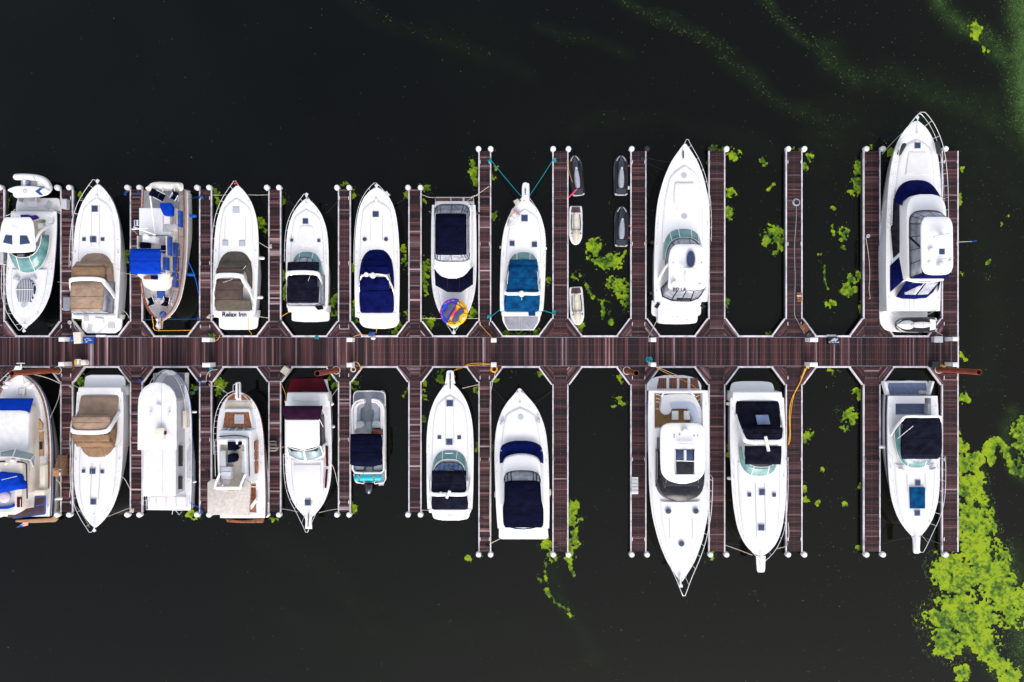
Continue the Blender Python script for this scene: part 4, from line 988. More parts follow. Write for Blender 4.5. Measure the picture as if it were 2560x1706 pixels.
# ------------------------------------------------------------------ jet skis
def jetski(label, crop, bow, stern, hw, z, body, deck, seat, mat_, kind, group=None, dark=True, scale_z=1.0):
    p0, p1 = C(crop, *bow, z), C(crop, *stern, z); c = (p0+p1)/2; t = thing("jet_ski", label, "jet ski", (c.x, c.y, z-.4), group)
    f = p0-p1; L = f.length; f.normalize(); s = Vector((f.y, -f.x, 0)); W = hw/CR[crop][2]/30
    q = lambda u, v, h: tuple(p1 + f*(u*L) + s*(v*W) + Vector((0,0,h)))
    def loop(prof, h, hf=None):
        r = [q(u, v, h if hf is None else hf(u)) for u, v in catmull(prof, 3)]
        l = [q(u, -v, h if hf is None else hf(u)) for u, v in reversed(catmull(prof, 3))]; return r+l
    hp = [(0,.66),(.02,.88),(.15,.97),(.5,1),(.74,.97),(.86,.84),(.94,.62),(.985,.36),(1,.12)]
    hp2 = [(.02,.55),(.04,.8),(.15,.88),(.5,.9),(.72,.86),(.84,.70),(.92,.46),(.965,.20),(.975,.04)]
    m = M(); m.rings([loop([(u*.94,v*.75) for u,v in hp],-.5), loop(hp,-.12), loop(hp,.0), loop(hp2,.06)], True, False); m.build("hull", body, t, True)
    m = M(); m.rings([loop(hp2,.055), loop([(u, v*.9) for u,v in hp2], .02)], False, True); m.build("footwell", "black" if dark else "white", t, True)
    if not dark:
        for sd in (1,-1): m = M(); m.quadbox([tuple(q(u,sd*v,0)[:2]) for u,v in ((.22,.52),(.22,.66),(.45,.74),(.62,.72),(.66,.62),(.45,.60))], z+.03, z+.075); m.build("foot_tray", "darkglass", t)
    m = M(); a = [q(u,v,.075) for u,v in ((.03,.6),(.17,.72),(.17,-.72),(.03,-.6))]; m.quadbox([(x[0],x[1]) for x in a], z+.03, z+.085); m.build("rear_deck", mat_, t)
    # bow cowl
    cp = [(.58,.30),(.66,.46),(.78,.44),(.88,.28),(.97,.03)]
    m = M(); m.rings([loop([(u,v*1.25) for u,v in cp],.05), loop(cp,.22), loop([(.5*(u+.76), v*.6) for u,v in cp],.36), loop([(.2*u+.6, v*.15) for u,v in cp],.42)], False, True); m.build("bow_cowl", deck, t, True)
    sp = [(.19,.20),(.24,.30),(.36,.36),(.5,.32),(.6,.24),(.66,.08)]
    m = M(); m.rings([loop([(u,v*1.1) for u,v in sp],.05), loop(sp,.34), loop([(u,v*.8) for u,v in sp],.42), loop([(u*.9+.04,v*.3) for u,v in sp],.45)], False, True); m.build("seat", seat, t, True)
    m = M(); m.tube([q(.39,-.33,.40), q(.39,0,.47), q(.39,.33,.40)], .018, 5); m.build("seat_seam", "seam", t)
    m = M(); m.tube([q(.62,-.62,.52), q(.64,-.3,.55), q(.65,0,.5), q(.64,.3,.55), q(.62,.62,.52)], .025, 6); m.build("handlebar", "black", t, True)
    m = M(); pp = q(.655,0,.42); m.lathe(pp, [(.10,0),(.10,.1),(.06,.14),(.001,.14)], 12); m.build("instrument_pod", "palegrey", t, True)
    for sd in (1,-1):
        m = M(); m.tube([q(.70,sd*.6,.34), q(.74,sd*.72,.34)], .05, 6); m.build("mirror", "black", t, True)
        if dark:
            m = M(); m.quadbox([tuple(q(u,sd*v,0)[:2]) for u,v in ((.0,.45),(.0,.64),(.03,.88),(.05,.80),(.03,.55))], z+.03, z+.10); m.build("stern_trim", "palegrey", t)
            m = M(); m.tube([q(u,sd*v,.05) for u,v in ((.86,.60),(.92,.44),(.975,.18))], .045, 5); m.build("bow_trim", "palegrey", t, True)
    return t
mat("jetblack", (.012,.014,.03), .18, coat=.6); mat("jetseat", (.34,.36,.42), .6, nz=4, c2=(.28,.30,.36)); mat("jetcream", (.62,.56,.44), .4); mat("jetmat", (.10,.065,.07), .8); mat("greymat", (.05,.055,.07), .8)
jetski("black jet ski tilted against the pier with a purple strap at its seat", "M", (207,112), (272,698), 100, .42, "jetblack","jetblack","jetseat","greymat","d", "black jet skis")
jetski("upper of two black jet skis moored at the right pier of the wide slip", "M", (886,112), (885,694), 107, .42, "jetblack","jetblack","jetseat","greymat","d", "black jet skis")
jetski("lower of two black jet skis moored at the right pier of the wide slip", "M", (899,852), (888,1436), 107, .42, "jetblack","jetblack","jetseat","greymat","d", "black jet skis")
jetski("white jet ski with tan seat below the black one, middle of the pier side", "M", (228,1406), (230,846), 98, .42, "white","jetcream","jetcream","jetmat","w", "white jet skis", False)
jetski("white jet ski with tan seat near the dock corner", "N", (234,1322), (205,824), 92, .42, "white","jetcream","jetcream","jetmat","w", "white jet skis", False)
CR["U"] = (2200,480,4.355)
jetski("white and black jet ski parked crosswise on the tall yacht's swim platform", "U", (165,1450), (615,1447), 84, 1.25, "jetblack","white","nonskid","white","p", None)
m = M(); m.tube([C("M",245,600,.9), C("M",165,680,.75), C("M",130,720,.55)], .05, 6); tag(m.build("mooring_strap","pink",smooth=True), "pink and blue strap tying the tilted black jet ski to the pier", "strap")

# ------------------------------------------------------------------ lower row of boats
b = Boat("trawler_yacht", "cream trawler with blue stripe, blue windshield cover and boat flag, lower left", "boat", "E", (160,295), (162,1415), 238, 2.1, 1.6, PF3)
mat("trawlhull", (.62,.55,.46), .35, nz=1.2, c2=(.56,.49,.40)); mat("bootblue", (.004,.03,.13), .4)
b.hull("trawlhull", "white", stripe="bootblue", rail="bootblue", rake=1.4, hb=None)
m = M()
for sd in (1,-1): m.tube([b.T(t, sd*max(b.hwt(t)-.16,.04), b.zd(t)+.12) for t in np.linspace(.01,.80,30)], .065, 5)
m.build("teak_cap_rail", "teak", b.root, True)
b.slab("deckhouse", [(560,120),(600,150),(1230,150)], 1.6, 2.9, "cream", .06, .05, .03, sm=False)
m = M(); A_ = b.ucurve(492,510,140,2.6,5); B_ = b.ucurve(590,610,152,3.05,5)
b.canopy([(490,140,2.65),(540,146,2.9),(598,150,3.15)], "royal", .10, "windshield_cover")
b.slab("saloon_roof", [(585,80),(592,130),(610,152),(920,152)], 2.9, 3.2, "roofwhite", -.02, .06, .08, sm=False)
for pts in ([(302,650),(332,690),(332,738),(302,740)],[(302,755),(335,750),(335,945),(305,945)]):
    b.poly("cabin_window", pts, 2.55, 2.75, "planktan", bev=.01)
b.rect("cabin_window", 320, 860, 24, 60, 2.7, 2.78, "darkglass", bev=.01)
b.rod("side_rail", [(300,500,2.9),(318,560,2.9),(330,670,2.9)], .02, "steel")
A_ = [b.A(x,y,3.2) for x,y in ((-150,950),(-60,930),(0,912),(122,885),(275,928),(270,1000))]; B_ = [b.A(x,y,4.1) for x,y in ((-150,985),(-60,965),(0,950),(100,950),(240,975),(262,1030))]
g = b.strip("bridge_windshield", A_, B_, "paleglass"); m = M(); m.tube(A_, .045, 5); m.tube(B_, .035, 5)
for k in (2,3,4): m.tube([A_[k], B_[k]], .05, 5)
m.build("windshield_frame","white",g,True)
b.slab("flybridge", [(950,110),(965,150),(1000,168),(1100,172),(1300,172),(1370,160),(1405,120)], 3.2, 4.0, "cream", -.05, .12, 0)
b.slab("bridge_well", [(1085,95),(1100,118),(1240,118),(1360,112),(1385,90)], 3.95, 4.03, "palegrey", 0, .02, 0)
b.rod("blue_stripe", [(-40,990,4.05),(40,985,4.05)], .05, "navy"); b.rod("blue_stripe", [(132,988,4.05),(180,992,4.05),(208,1005,4.05),(213,1275,4.05)], .05, "navy")
b.poly("canvas_pile", [(-40,1090),(40,1085),(135,1098),(150,1140),(175,1165),(165,1205),(110,1210),(20,1230),(-40,1225)], 4.0, 4.5, "royal", .05, .18, .1, sm=True)
b.disc("round_table_cover", 25, 1268, 4.03, 45, .25, "lavender"); b.poly("blue_bench", [(-40,1345),(60,1340),(100,1322),(98,1345),(60,1358),(-40,1360)], 4.0, 4.25, "royal")
b.rect("hatch_opening", 150, 1305, 38, 78, 4.0, 4.06, "maroon"); b.rod("ladder_rail", [(160,1280,4.3),(160,1370,4.3)], .02, "white"); b.rod("rail_bar", [(10,1130,4.7),(135,1100,4.7)], .02, "steel")
b.rect("horn_light", 95, 980, 30, 16, 4.0, 4.2, "white"); b.rod("spotlight", [(40,1010,4.2),(55,995,4.3)], .06, "white")
b.poly("aft_deck", [(272,1258),(350,1258),(350,1395),(200,1418),(60,1425),(60,1385),(265,1345)], 2.15, 2.3, "redplank" if "redplank" in MATS else "jetmat")
for ln in ([(272,1268,2.6),(350,1258,2.6)],[(352,1258,2.6),(350,1398,2.6),(220,1415,2.6),(100,1428,2.6)],[(272,1330,2.6),(350,1322,2.6)],[(265,1350,2.6),(340,1400,2.6)],[(230,1385,2.6),(270,1410,2.6)]): b.rod("blue_awning_frame", ln, .05, "blue")
b.rect("aft_bulkhead", 305, 1230, 85, 38, 2.1, 2.75, "cream"); b.rect("side_step", 330, 1110, 40, 190, 2.1, 2.5, "cream")
b.poly("swim_platform", [(120,1448),(395,1430),(445,1395),(450,1440),(430,1460),(260,1468),(120,1460)], .35, .5, "planktan", bev=.03)
b.hatch(172,436,48,48,.12,"nonskid"); b.rod("anchor", [(165,262,2.7),(165,225,2.7)], .06, "white"); b.rod("anchor_stock", [(130,215,2.75),(195,215,2.75)], .03, "white"); b.slab("bow_pulpit", [(235,16),(270,30),(300,44)], 2.3, 2.5, "white", 0, .03, 0)
b.rod("anchor_rope", [(190,320,2.5),(185,350,2.5),(198,400,2.5),(185,445,2.5),(175,480,2.5)], .035, "rope", sm=True)
b.rail(.62, .75, n=11, ext=.3); b.cleats()
for x, y in ((62,362),(40,395),(216,358),(235,385),(268,398)):
    pass
fl = thing("ensign_flag", "red and white striped flag on a pole at the cream trawler's stern", "flag", C("E", 195, 1455, 1.9))
m = M(); a, c_ = C("E",210,1450,2.0), C("E",128,1503,3.2); m.tube([a, c_], .02, 5); m.build("pole","redwood",fl)
CR["V"] = (0,1060,5.6)
def fp(u, v):     # flag surface
    a = Vector(C("V",345,1372,3.0)); e = Vector(C("V",410,1378,2.7)); bq = Vector(C("V",238,1452,3.2)); g = Vector(C("V",390,1425,2.6))
    top = a.lerp(e, u); bot = bq.lerp(g, u); p = top.lerp(bot, v); p.z += .06*math.sin(u*8+v*2); return tuple(p)
for k in range(7):
    m = M(); m.rings([[fp(u/8, k/7) for u in range(9)], [fp(u/8, (k+1)/7) for u in range(9)]], False, False, False); m.build("stripe", "red" if k % 2 == 0 else "white", fl, True, solid=.01)
m = M(); m.rings([[tuple(Vector(fp(u/8*.42, v))+Vector((0,0,.02))) for u in range(9)] for v in (.52,.76,1.0)], False, False, False); m.build("canton", "bluerope", fl, True, solid=.01)

b = Boat("cabin_cruiser", "white cruiser with brown canvas, bow out, second slip of the lower row", "boat", "E", (745,1500), (785,440), 186, 2.0, 1.45, PF)
express(b, dict(ws=(975,680,150), cover="brown", front=(828,768,146), top=("tan","brown"), arch=(752,150,600,160), aft=(738,625,146,150), cockpit=(640,468,152,"tan"), pz=.85,
   platform=[(400,160),(360,158),(320,148),(306,110)], transom=(465,405,170), hatches=[(724,1062,42),(653,1062,24),(800,1066,26),(730,1302,42)], grab=(32,1000,1285), anchor=(1530,1400), rail=.62))
for x in (682,748,812,878,938): b.rod("platform_ring", [(x-14,345,.47),(x,336,.47),(x+14,345,.47),(x,354,.47),(x-14,345,.47)], .012, "seam")

# white roofed houseboat
b = Boat("houseboat", "boxy white houseboat with large plain white roof and round bow", "boat", "F", (385,158), (388,1345), 192, 1.3, 1.1, PF4)
b.hull("white", rail="blue", rake=.3, well=(.02,.20,1.3,.6), wellmat="palegrey")
b.slab("cabin", [(420,135),(1215,138)], 1.1, 2.65, "palegrey", .0, .03, 0, sm=False)
for y0, y1 in ((800,975),(1060,1170)):
    m = M(); z0, z1 = 1.75, 2.35
    for sd in (1,): m.add([b.R(139.5+2,y0,z0), b.R(139.5+2,y1,z0), b.R(139.5+2,y1,z1), b.R(139.5+2,y0,z1)], [(0,1,2,3)])
    m.build("side_window", "darkglass", b.root, solid=.06)
b.slab("aft_roof", [(830,140),(1232,138)], 2.65, 2.78, "roofwhite", -.02, .03, .08, sm=False)
b.slab("upper_roof", [(260,10),(268,60),(300,110),(345,145),(400,162),(480,166),(600,166),(836,166)], 3.05, 3.2, "roofwhite", -.04, .05, .07, sm=False)
b.slab("upper_deckhouse", [(330,100),(820,120)], 2.6, 3.08, "palegrey", 0, .03, 0, sm=False)
b.disc("roof_dome", 286, 462, 3.25, 19, .25); b.rect("air_conditioner", 300, 700, 72, 100, 3.2, 3.6, "cream", bev=.05); b.rect("vent_grille", 346, 692, 14, 30, 3.3, 3.5, "maroon")
for x, y in ((222,525),(378,525)): b.rod("spot_lamp", [(x,y+15,3.35),(x+8,y-15,3.5)], .07, "palehatch")
b.rod("roof_seam", [(318,280,3.285),(316,830,3.285)], .010, "seam"); b.rod("roof_seam", [(330,845,2.87),(330,1230,2.85)], .010, "seam"); b.rod("flat_antenna", [(350,655,3.4),(460,750,3.35)], .010, "seam")
b.rect("bow_seat", 393, 188, 52, 24, 1.3, 1.65, "white"); b.poly("side_door", [(498,505),(528,500),(528,650),(500,655)], 1.2, 1.9, "cream")
b.poly("side_deck_mat", [(532,535),(572,535),(572,1078),(532,1078)], 1.1, 1.2, "palegrey")
for x0, x1 in ((215,270),(274,354),(360,440),(444,524)): b.rect("stern_locker", (x0+x1)/2, 1285, x1-x0, 95, 1.1, 1.5, "white", bev=.04)
b.rail(.95, .8, n=14, out=.02, ext=.05, mid=True, mat="white", name="deck_rail"); b.rod("stern_rail", [(190,1262,1.9),(190,1345,1.9),(570,1350,1.9)], .025, "white")
b.rod("swim_ladder", [(410,1385,.8),(415,1350,1.2),(500,1350,1.2),(470,1390,.8),(440,1350,1.1)], .03, "palegrey"); b.cleats()

# trawler with teak hatch
b = Boat("trawler_yacht", "white trawler with varnished teak trunk cabin and open flybridge with navy seats", "boat", "F", (975,345), (1012,1415), 200, 2.1, 1.7, PF4)
b.hull("hullwhite", "white", stripe="inktext", rail="redwood", rake=.6)
b.pulpit([(262,17),(275,18),(345,20),(400,26)], 2.2); b.rod("anchor", [(972,270,2.35),(974,395,2.35)], .05, "darksteel"); b.rod("pulpit_rail", [(930,345,2.7),(930,290,2.7),(945,275,2.7),(990,262,2.7),(996,345,2.7)], .02, "steel", sm=True)
for sd in (-1,1):
    b.poly("teak_foredeck", [(976+sd*22,362),(976+sd*48,362),(976+sd*80,385),(976+sd*100,412),(976+sd*24,412)], 2.12, 2.20, "varnish", bev=.01)
b.slab("anchor_well", [(422,100),(440,112),(488,118)], 2.1, 2.2, "beige", 0, .01, 0, sm=False)
b.slab("trunk_cabin", [(488,98),(505,112),(660,138)], 1.9, 2.45, "white", .06, .06, .03, sm=False)
b.slab("teak_roof", [(516,100),(648,122)], 2.45, 2.52, "varnish", 0, .02, .03, sm=False)
b.hatch(980,573,66,66,z=2.58,mat="palehatch",frame="steel")
A_ = [b.R(x,y,2.45) for x,y in ((-135,660),(-62,648),(0,646),(62,648),(130,662))]; B_ = [b.R(x,y,3.0) for x,y in ((-140,688),(-64,674),(0,670),(64,674),(140,690))]
g = b.strip("windshield", A_, B_, "paleglass"); m = M()
for k in range(5): m.tube([A_[k], B_[k]], .04, 5)
m.tube(A_, .03, 5); m.build("windshield_frame","white",g,True)
b.slab("deckhouse", [(672,142),(1060,142),(1110,142)], 1.8, 3.05, "white", .05, .08, .02, sm=False)
b.rod("blue_stripe", [(-128,722,3.14),(-60,716,3.14),(0,712,3.14),(60,716,3.14),(122,730,3.14),(124,1060,3.14)], .035, "navy", rel=True)
for y0, y1 in ((762,842),(852,922),(935,1040)):
    f = b.rect("cabin_window", 1108, (y0+y1)/2, 38, y1-y0, 2.0, 2.5, "varnish", bev=.01); b.rect("pane", 1103, (y0+y1)/2, 20, y1-y0-16, 2.45, 2.53, "darkglass", bev=.01, par=f)
b.slab("bridge_floor", [(765,104),(1150,100)], 3.05, 3.14, "beige", 0, .01, 0, sm=False)
for sd in (1,-1):
    m = M(); m.quadbox([tuple(b.R(dx,y,3.6)[:2]) for dx,y in ((sd*108,748),(sd*122,748),(sd*122,1150),(sd*108,1150))], 3.05, 3.6)
    m.build("bridge_side", "white", b.root)
b.slab("bridge_coaming", [(742,108),(762,120),(790,118)], 3.05, 3.6, "white", .02, .05, .02, sm=False)
b.rod("bridge_rail", [(-128,1060,4.0),(-128,760,4.0),(-60,748,4.0),(0,745,4.0),(60,748,4.0),(122,762,4.0),(124,1060,4.0)], .022, "steel", rel=True)
b.poly("navy_helm_chair", [(878,768),(942,768),(950,825),(968,828),(945,845),(880,840)], 3.14, 3.8, "darknavy", .0, .08, .02); b.disc("wheel_cover", 985, 782, 3.6, 17, .15, "darknavy")
b.poly("navy_chair", [(880,880),(915,872),(945,878),(955,910),(945,940),(880,948)], 3.14, 3.75, "darknavy", 0, .08, .02)
b.rect("bench_seat", 840, 910, 52, 135, 3.14, 3.55, "palegrey", bev=.05); b.rect("bench_seat", 1018, 940, 34, 185, 3.14, 3.55, "palegrey", bev=.05); b.rect("bench_seat", 868, 1000, 100, 42, 3.14, 3.55, "palegrey", bev=.05)
b.rect("galley_box", 868, 1055, 80, 65, 3.14, 3.6, "white"); b.rect("galley_box", 858, 1110, 60, 40, 3.14, 3.5, "white")
b.poly("aft_roof", [(710,1115),(748,1088),(800,1088),(830,1150),(1010,1150),(1030,1088),(1072,1110),(1080,1140),(1062,1398),(900,1388),(760,1390),(710,1375)], 3.95, 4.08, "texroof", bev=.03)
b.rod("roof_bow", [(775,1165,4.2),(780,1120,4.2),(815,1040,4.2),(822,1035,4.2)], .09, "white"); b.rod("roof_bow", [(985,1170,4.2),(1000,1120,4.2),(1035,1042,4.2)], .09, "white")
b.poly("roof_arch", [(770,1150),(1000,1150),(985,1172),(860,1178),(778,1172)], 4.0, 4.25, "white", bev=.06); b.disc("roof_fitting", 870, 1162, 4.2, 14, .1, "nonskid"); b.rect("roof_opening", 912, 1193, 60, 22, 4.0, 4.11, "beige")
m = M()
for x, y in ((-130,1150),(-130,1380),(120,1380),(120,1150)): m.tube([b.R(x,y,4.0), b.R(x,y,1.8)], .04, 6)
m.build("roof_post","white",b.root)
b.rect("aft_deck_panel", 1095, 1250, 50, 240, 1.75, 1.9, "varnish"); b.poly("stair", [(1075,1310),(1120,1250),(1125,1275),(1080,1345)], 2.0, 2.4, "white")
b.poly("swim_platform", [(862,1425),(1010,1442),(1190,1420),(1192,1448),(1180,1458),(1010,1460),(880,1452)], .35, .48, "varnish", bev=.03)
b.rail(.48, .75, n=10, ext=.15); b.cleats()

# maroon canvas sedan
b = Boat("sedan_cruiser", "white sedan cruiser with maroon stern cover and plum bimini, bow out", "boat", "G", (380,1420), (372,420), 196, 1.95, 1.5, PF)
b.hull(rake=.9, stripe="inktext")
b.platform([(400,160),(350,162),(300,150),(235,140)], .5)
b.poly("stern_cover", [(228,238),(492,226),(540,355),(450,342),(330,340),(195,360)], .75, .95, "maroon", flare=.08, bev=.03)
b.slab("transom", [(470,180),(440,182),(400,178),(350,172)], .5, 1.62, "white", .03, .10, .03, sm=False)
b.rod("transom_line", [(240,380,1.7),(240,415,1.7),(470,425,1.7),(470,385,1.7)], .012, "seam")
b.canopy([(460,176,3.1),(520,166,3.2),(580,142,3.15)], "plum", .10, "bimini_top"); 
m = M()
for sd in (1,-1): m.tube([b.R(sd*160,480,3.0), b.R(sd*165,560,1.7)], .025, 5); m.tube([b.R(sd*142,570,3.0), b.R(sd*150,640,2.2)], .025, 5)
m.build("bimini_frame","steel",b.root)
b.slab("cabin", [(560,132),(800,140),(850,110)], 1.6, 2.85, "darkglass", .12, .05, 0, sm=False)
b.slab("hardtop", [(565,142),(575,146),(760,144),(800,140),(815,90),(836,6)], 2.85, 3.05, "white", -.05, .06, .05, sm=False)
b.slab("windshield_surround", [(790,158),(860,160),(905,120),(935,15)], 1.7, 2.25, "white", .10, .06, .0, sm=False)
for sd in (1,-1):
    A_ = [b.R(sd*x,y,2.32) for x,y in ((4,930),(75,918),(148,880))]; B_ = [b.R(sd*x,y,2.9) for x,y in ((4,842),(75,830),(145,802))]
    g = b.strip("windshield", A_, B_, "paleglass"); m = M(); m.tube(A_, .04, 5); m.tube(B_, .03, 5); m.tube([A_[0],B_[0]], .045, 5); m.tube([A_[2],B_[2]], .045, 5); m.build("windshield_frame","white",g,True)
b.coach(.16, .50, .70, .22); b.hatch(373,1285,48,48,.20)
b.slab("foredeck_panel", [(965,115),(1160,110),(1175,60)], 2.0, 2.08, "nonskid", .01, .02, 0, sm=False)
m = M(); m.add([b.R(172,800,1.75), b.R(172,975,1.75), b.R(162,975,2.05), b.R(160,800,2.1)], [(0,1,2,3)]); m.build("side_window","maroon",b.root,solid=.03)
m = M(); m.add([b.R(170,1000,1.8), b.R(155,1160,1.85), b.R(145,1160,2.05), b.R(160,1000,2.05)], [(0,1,2,3)]); m.build("side_window","maroon",b.root,solid=.03)
b.pulpit([(1510,28),(1500,30),(1440,26),(1400,36)]); b.rod("anchor", [(380,1375,2.15),(375,1490,2.1)], .04, "darksteel"); b.rail(.55, ext=.95, n=8); b.cleats()

# pontoon boat
pt = C("G", 897, 730, 0); t = thing("pontoon_boat", "grey pontoon boat with black bimini and blue-grey seats, short slip", "boat", pt)
b2 = lambda x, y, z: C("G", x, y, z); CR["W"] = (860,970,6.033); g = lambda x, y, z: C("W", x, y, z)
for x in (215, 570):
    m = M(); m.capsule(g(x,95,.12), g(x,1385,.12), .32, 12); m.build("pontoon", "steel", t, True)
m = M(); slab_mesh(m, [g(x,y,.62) for x,y in [(145,110),(165,65),(200,52),(400,46),(560,55),(605,75),(622,110),(625,1380),(600,1430),(320,1440),(190,1420),(155,1370)]], .45, .62, 0, .03); m.build("deck", "grey", t, True)
m = M(); m.tube([g(x,y,.66) for x,y in [(145,300),(145,110),(165,68),(200,54),(400,47),(560,57),(605,80),(620,120),(628,1375),(600,1430),(460,1445),(460,1410)]], .055, 6); m.build("deck_trim","white",t,True)
m = M(); m.tube([g(x,y,.66) for x,y in [(300,1410),(300,1445),(220,1430),(165,1390),(150,1300)]], .055, 6); m.build("deck_trim","white",t,True)
for pts in ([(300,185),(250,185),(180,215),(135,270),(120,330),(128,690),(130,1230),(165,1280),(280,1290),(290,1290)],[(300,1290),(560,1285),(600,1245),(602,700),(600,330),(580,265),(520,200),(450,180),(415,180)]):
    m = M(); P_ = [Vector((*g(x,y,1.3)[:2],0)) for x,y in pts]; n = len(P_)
    poly = [(p.x,p.y) for p in P_]
    q = []
    for i, p in enumerate(P_):
        d = (P_[min(i+1,n-1)]-P_[max(i-1,0)]); d.normalize(); nv = Vector((-d.y,d.x,0))*.07; q.append([tuple(p+nv+Vector((0,0,.62))), tuple(p+nv+Vector((0,0,1.35))), tuple(p-nv+Vector((0,0,1.35))), tuple(p-nv+Vector((0,0,.62)))])
    m.rings(q); m.build("fence_panel","nonskid",t,True)
for nm, pts, z1, mt in (("lounge_seat",[(200,330),(205,270),(250,225),(305,215),(305,275),(260,300),(245,340),(235,500),(200,500)],1.05,"jetseat"),("lounge_seat",[(415,215),(480,225),(530,280),(540,340),(538,500),(440,510),(450,400),(440,330),(415,320)],1.05,"jetseat"),
    ("seat_back",[(140,330),(160,270),(220,215),(300,195),(300,235),(240,245),(200,285),(190,340),(188,600),(140,600)],1.3,"nonskid"),("seat_back",[(415,190),(480,200),(550,250),(590,330),(592,600),(545,600),(545,340),(525,280),(480,235),(415,225)],1.3,"nonskid"),
    ("head_cushion",[(165,540),(180,515),(280,515),(285,590),(165,600)],1.25,"palegrey"),("head_cushion",[(425,540),(440,505),(540,505),(545,600),(425,600)],1.25,"palegrey"),
    ("lounge_seat",[(165,1170),(290,1185),(280,1240),(165,1230)],1.1,"jetseat"),("lounge_seat",[(455,1185),(575,1160),(575,1240),(455,1245)],1.1,"jetseat"),("helm_console",[(415,640),(500,628),(570,640),(575,740),(420,720)],1.4,"redwood")):
    m = M(); slab_mesh(m, [g(x,y,z1) for x,y in catmull(pts,2,True)], .62, z1, 0, .06, 0); m.build(nm, mt, t, True)
for x0,y0,x1,y1 in ((338,512,412,675),(340,1195,425,1255)):
    m = M(); q = g((x0+x1)/2,(y0+y1)/2,1.0); m.box((q.x,q.y,.98),((x1-x0)/6.03/30,(y1-y0)/6.03/30,.05)); m.build("table_top","paleglass",t)
rows = []
m = M(); rs = []
for y, z, e in ((690,2.55,0),(760,2.68,0),(850,2.66,0),(980,2.68,0),(1100,2.66,0),(1180,2.5,0)):
    row = []
    for i in range(13):
        u = -1+2*i/12; x = 325+ (238+ (6 if y > 800 else 0))*math.copysign(abs(u)**.85,u); yy = y + (28*(1-u*u) if y > 1150 else (0 if y > 700 else 12*u*u))
        p = g(x, yy - (20 if y > 1150 else 0), z); row.append((p.x,p.y,z-.22*abs(u)**5))
    rs.append(row)
m.rings(rs,False,False,False); bt = m.build("bimini_top","darknavy",t,True,solid=.03)
m = M(); m.tube([Vector(p)+Vector((0,0,.02)) for p in rs[2]], .014, 4); m.tube([Vector(p)+Vector((0,0,.02)) for p in rs[3]], .014, 4); m.build("seam","darkseam",bt)
m = M()
for x, s_ in ((120,-1),(600,1)):
    m.tube([g(x,760,1.35), g(565 if s_>0 else 90,720,2.5)], .022, 5); m.tube([g(x,760,1.35), g(565 if s_>0 else 90,1090,2.5)], .022, 5); m.tube([g(x,1050,1.35), g(565 if s_>0 else 90,900,2.5)], .022, 5)
m.build("bimini_frame","steel",t,True)
om = thing("outboard_motor", "black outboard motor on the back of the pontoon boat", "outboard motor", g(370,1500,0))
m = M(); slab_mesh(m, [C("G",x,y,1.05) for x,y in catmull([(872,1135),(915,1132),(925,1160),(915,1195),(890,1215),(868,1200),(862,1165)],3,True)], .75, 1.1, -.05, .12, .08); m.build("cowling","jetblack",om,True)
m = M(); q = g(370,1520,0); m.box((q.x,q.y,.2),(.16,.3,1.1)); m.build("leg_shaft","rubber",om); m = M(); q = g(378,1440,0); m.box((q.x,q.y,.65),(.35,.25,.35)); m.build("mounting_bracket","black",om)
CR["W"] = (860,970,6.033)
rf = thing("rolled_float", "bright cyan rolled float strapped on the back deck of the pontoon boat", "water toy", g(355,1355,.62))
m = M(); m.capsule(g(195,1355,.92), g(520,1352,.92), .26, 14); m.build("roll","cyan",rf,True)
for x in (237, 460):
    m = M(); c0 = g(x,1355,.92); m.tube([(c0.x, c0.y+.275*math.cos(a*math.pi/8), .92+.275*math.sin(a*math.pi/8)) for a in range(16)], .03, 4, True); m.build("strap","black",rf); m = M(); m.box((c0.x,c0.y+.1,1.19),(.12,.14,.05)); m.build("buckle","orange",rf)
m = M(); q = g(535,1352,.92); m.lathe((q.x,q.y,.75),[(.10,0),(.12,.2),(.10,.34),(.001,.35)],12); m.build("orange_end","orange",rf,True)
m = M(); q = g(560,1440,.6); m.box((q.x,q.y,.6),(.42,.34,.06),.1); m.build("boarding_step","palegrey",t)

# teal windshield cruiser
b = Boat("cabin_cruiser", "white cruiser with black canvas and teal windshield, bow pulpit towards the dock", "boat", "H", (348,232), (346,1185), 174, 1.95, 1.45, PF)
express(b, dict(ws=(725,975,140), front=(895,905,130), top=("blackcanvas","blackcanvas"), zt=2.6, vinyl="bluevinyl", arch=(1078,138,960,152), aw=.3, abow=4, aft=(898,1060,130,132), cockpit=(1090,1190,138,"blackcanvas"), stripe=None,
   platform=[(1200,145),(1225,142),(1258,125),(1272,60)], transom=(1185,1215,160), hatches=[(345,388,46),(342,679,44),(267,645,26),(416,646,27)], grab=(31,335,700), rail=.55))
b.pulpit([(140,12),(150,26),(200,32),(240,40)]); b.rod("anchor", [(348,160,2.1),(348,280,2.1)], .05, "darksteel"); b.disc("radar_dome", 276, 1076, 2.75, 18, .28)
b.rod("radar_bar", [(345,1047,3.0),(320,1103,3.0)], .12, "white"); b.rect("swim_ladder", 350, 1243, 42, 26, .45, .56, "steel"); b.rod("windshield_ladder", [(310,765,2.8),(370,765,2.8)], .03, "white")
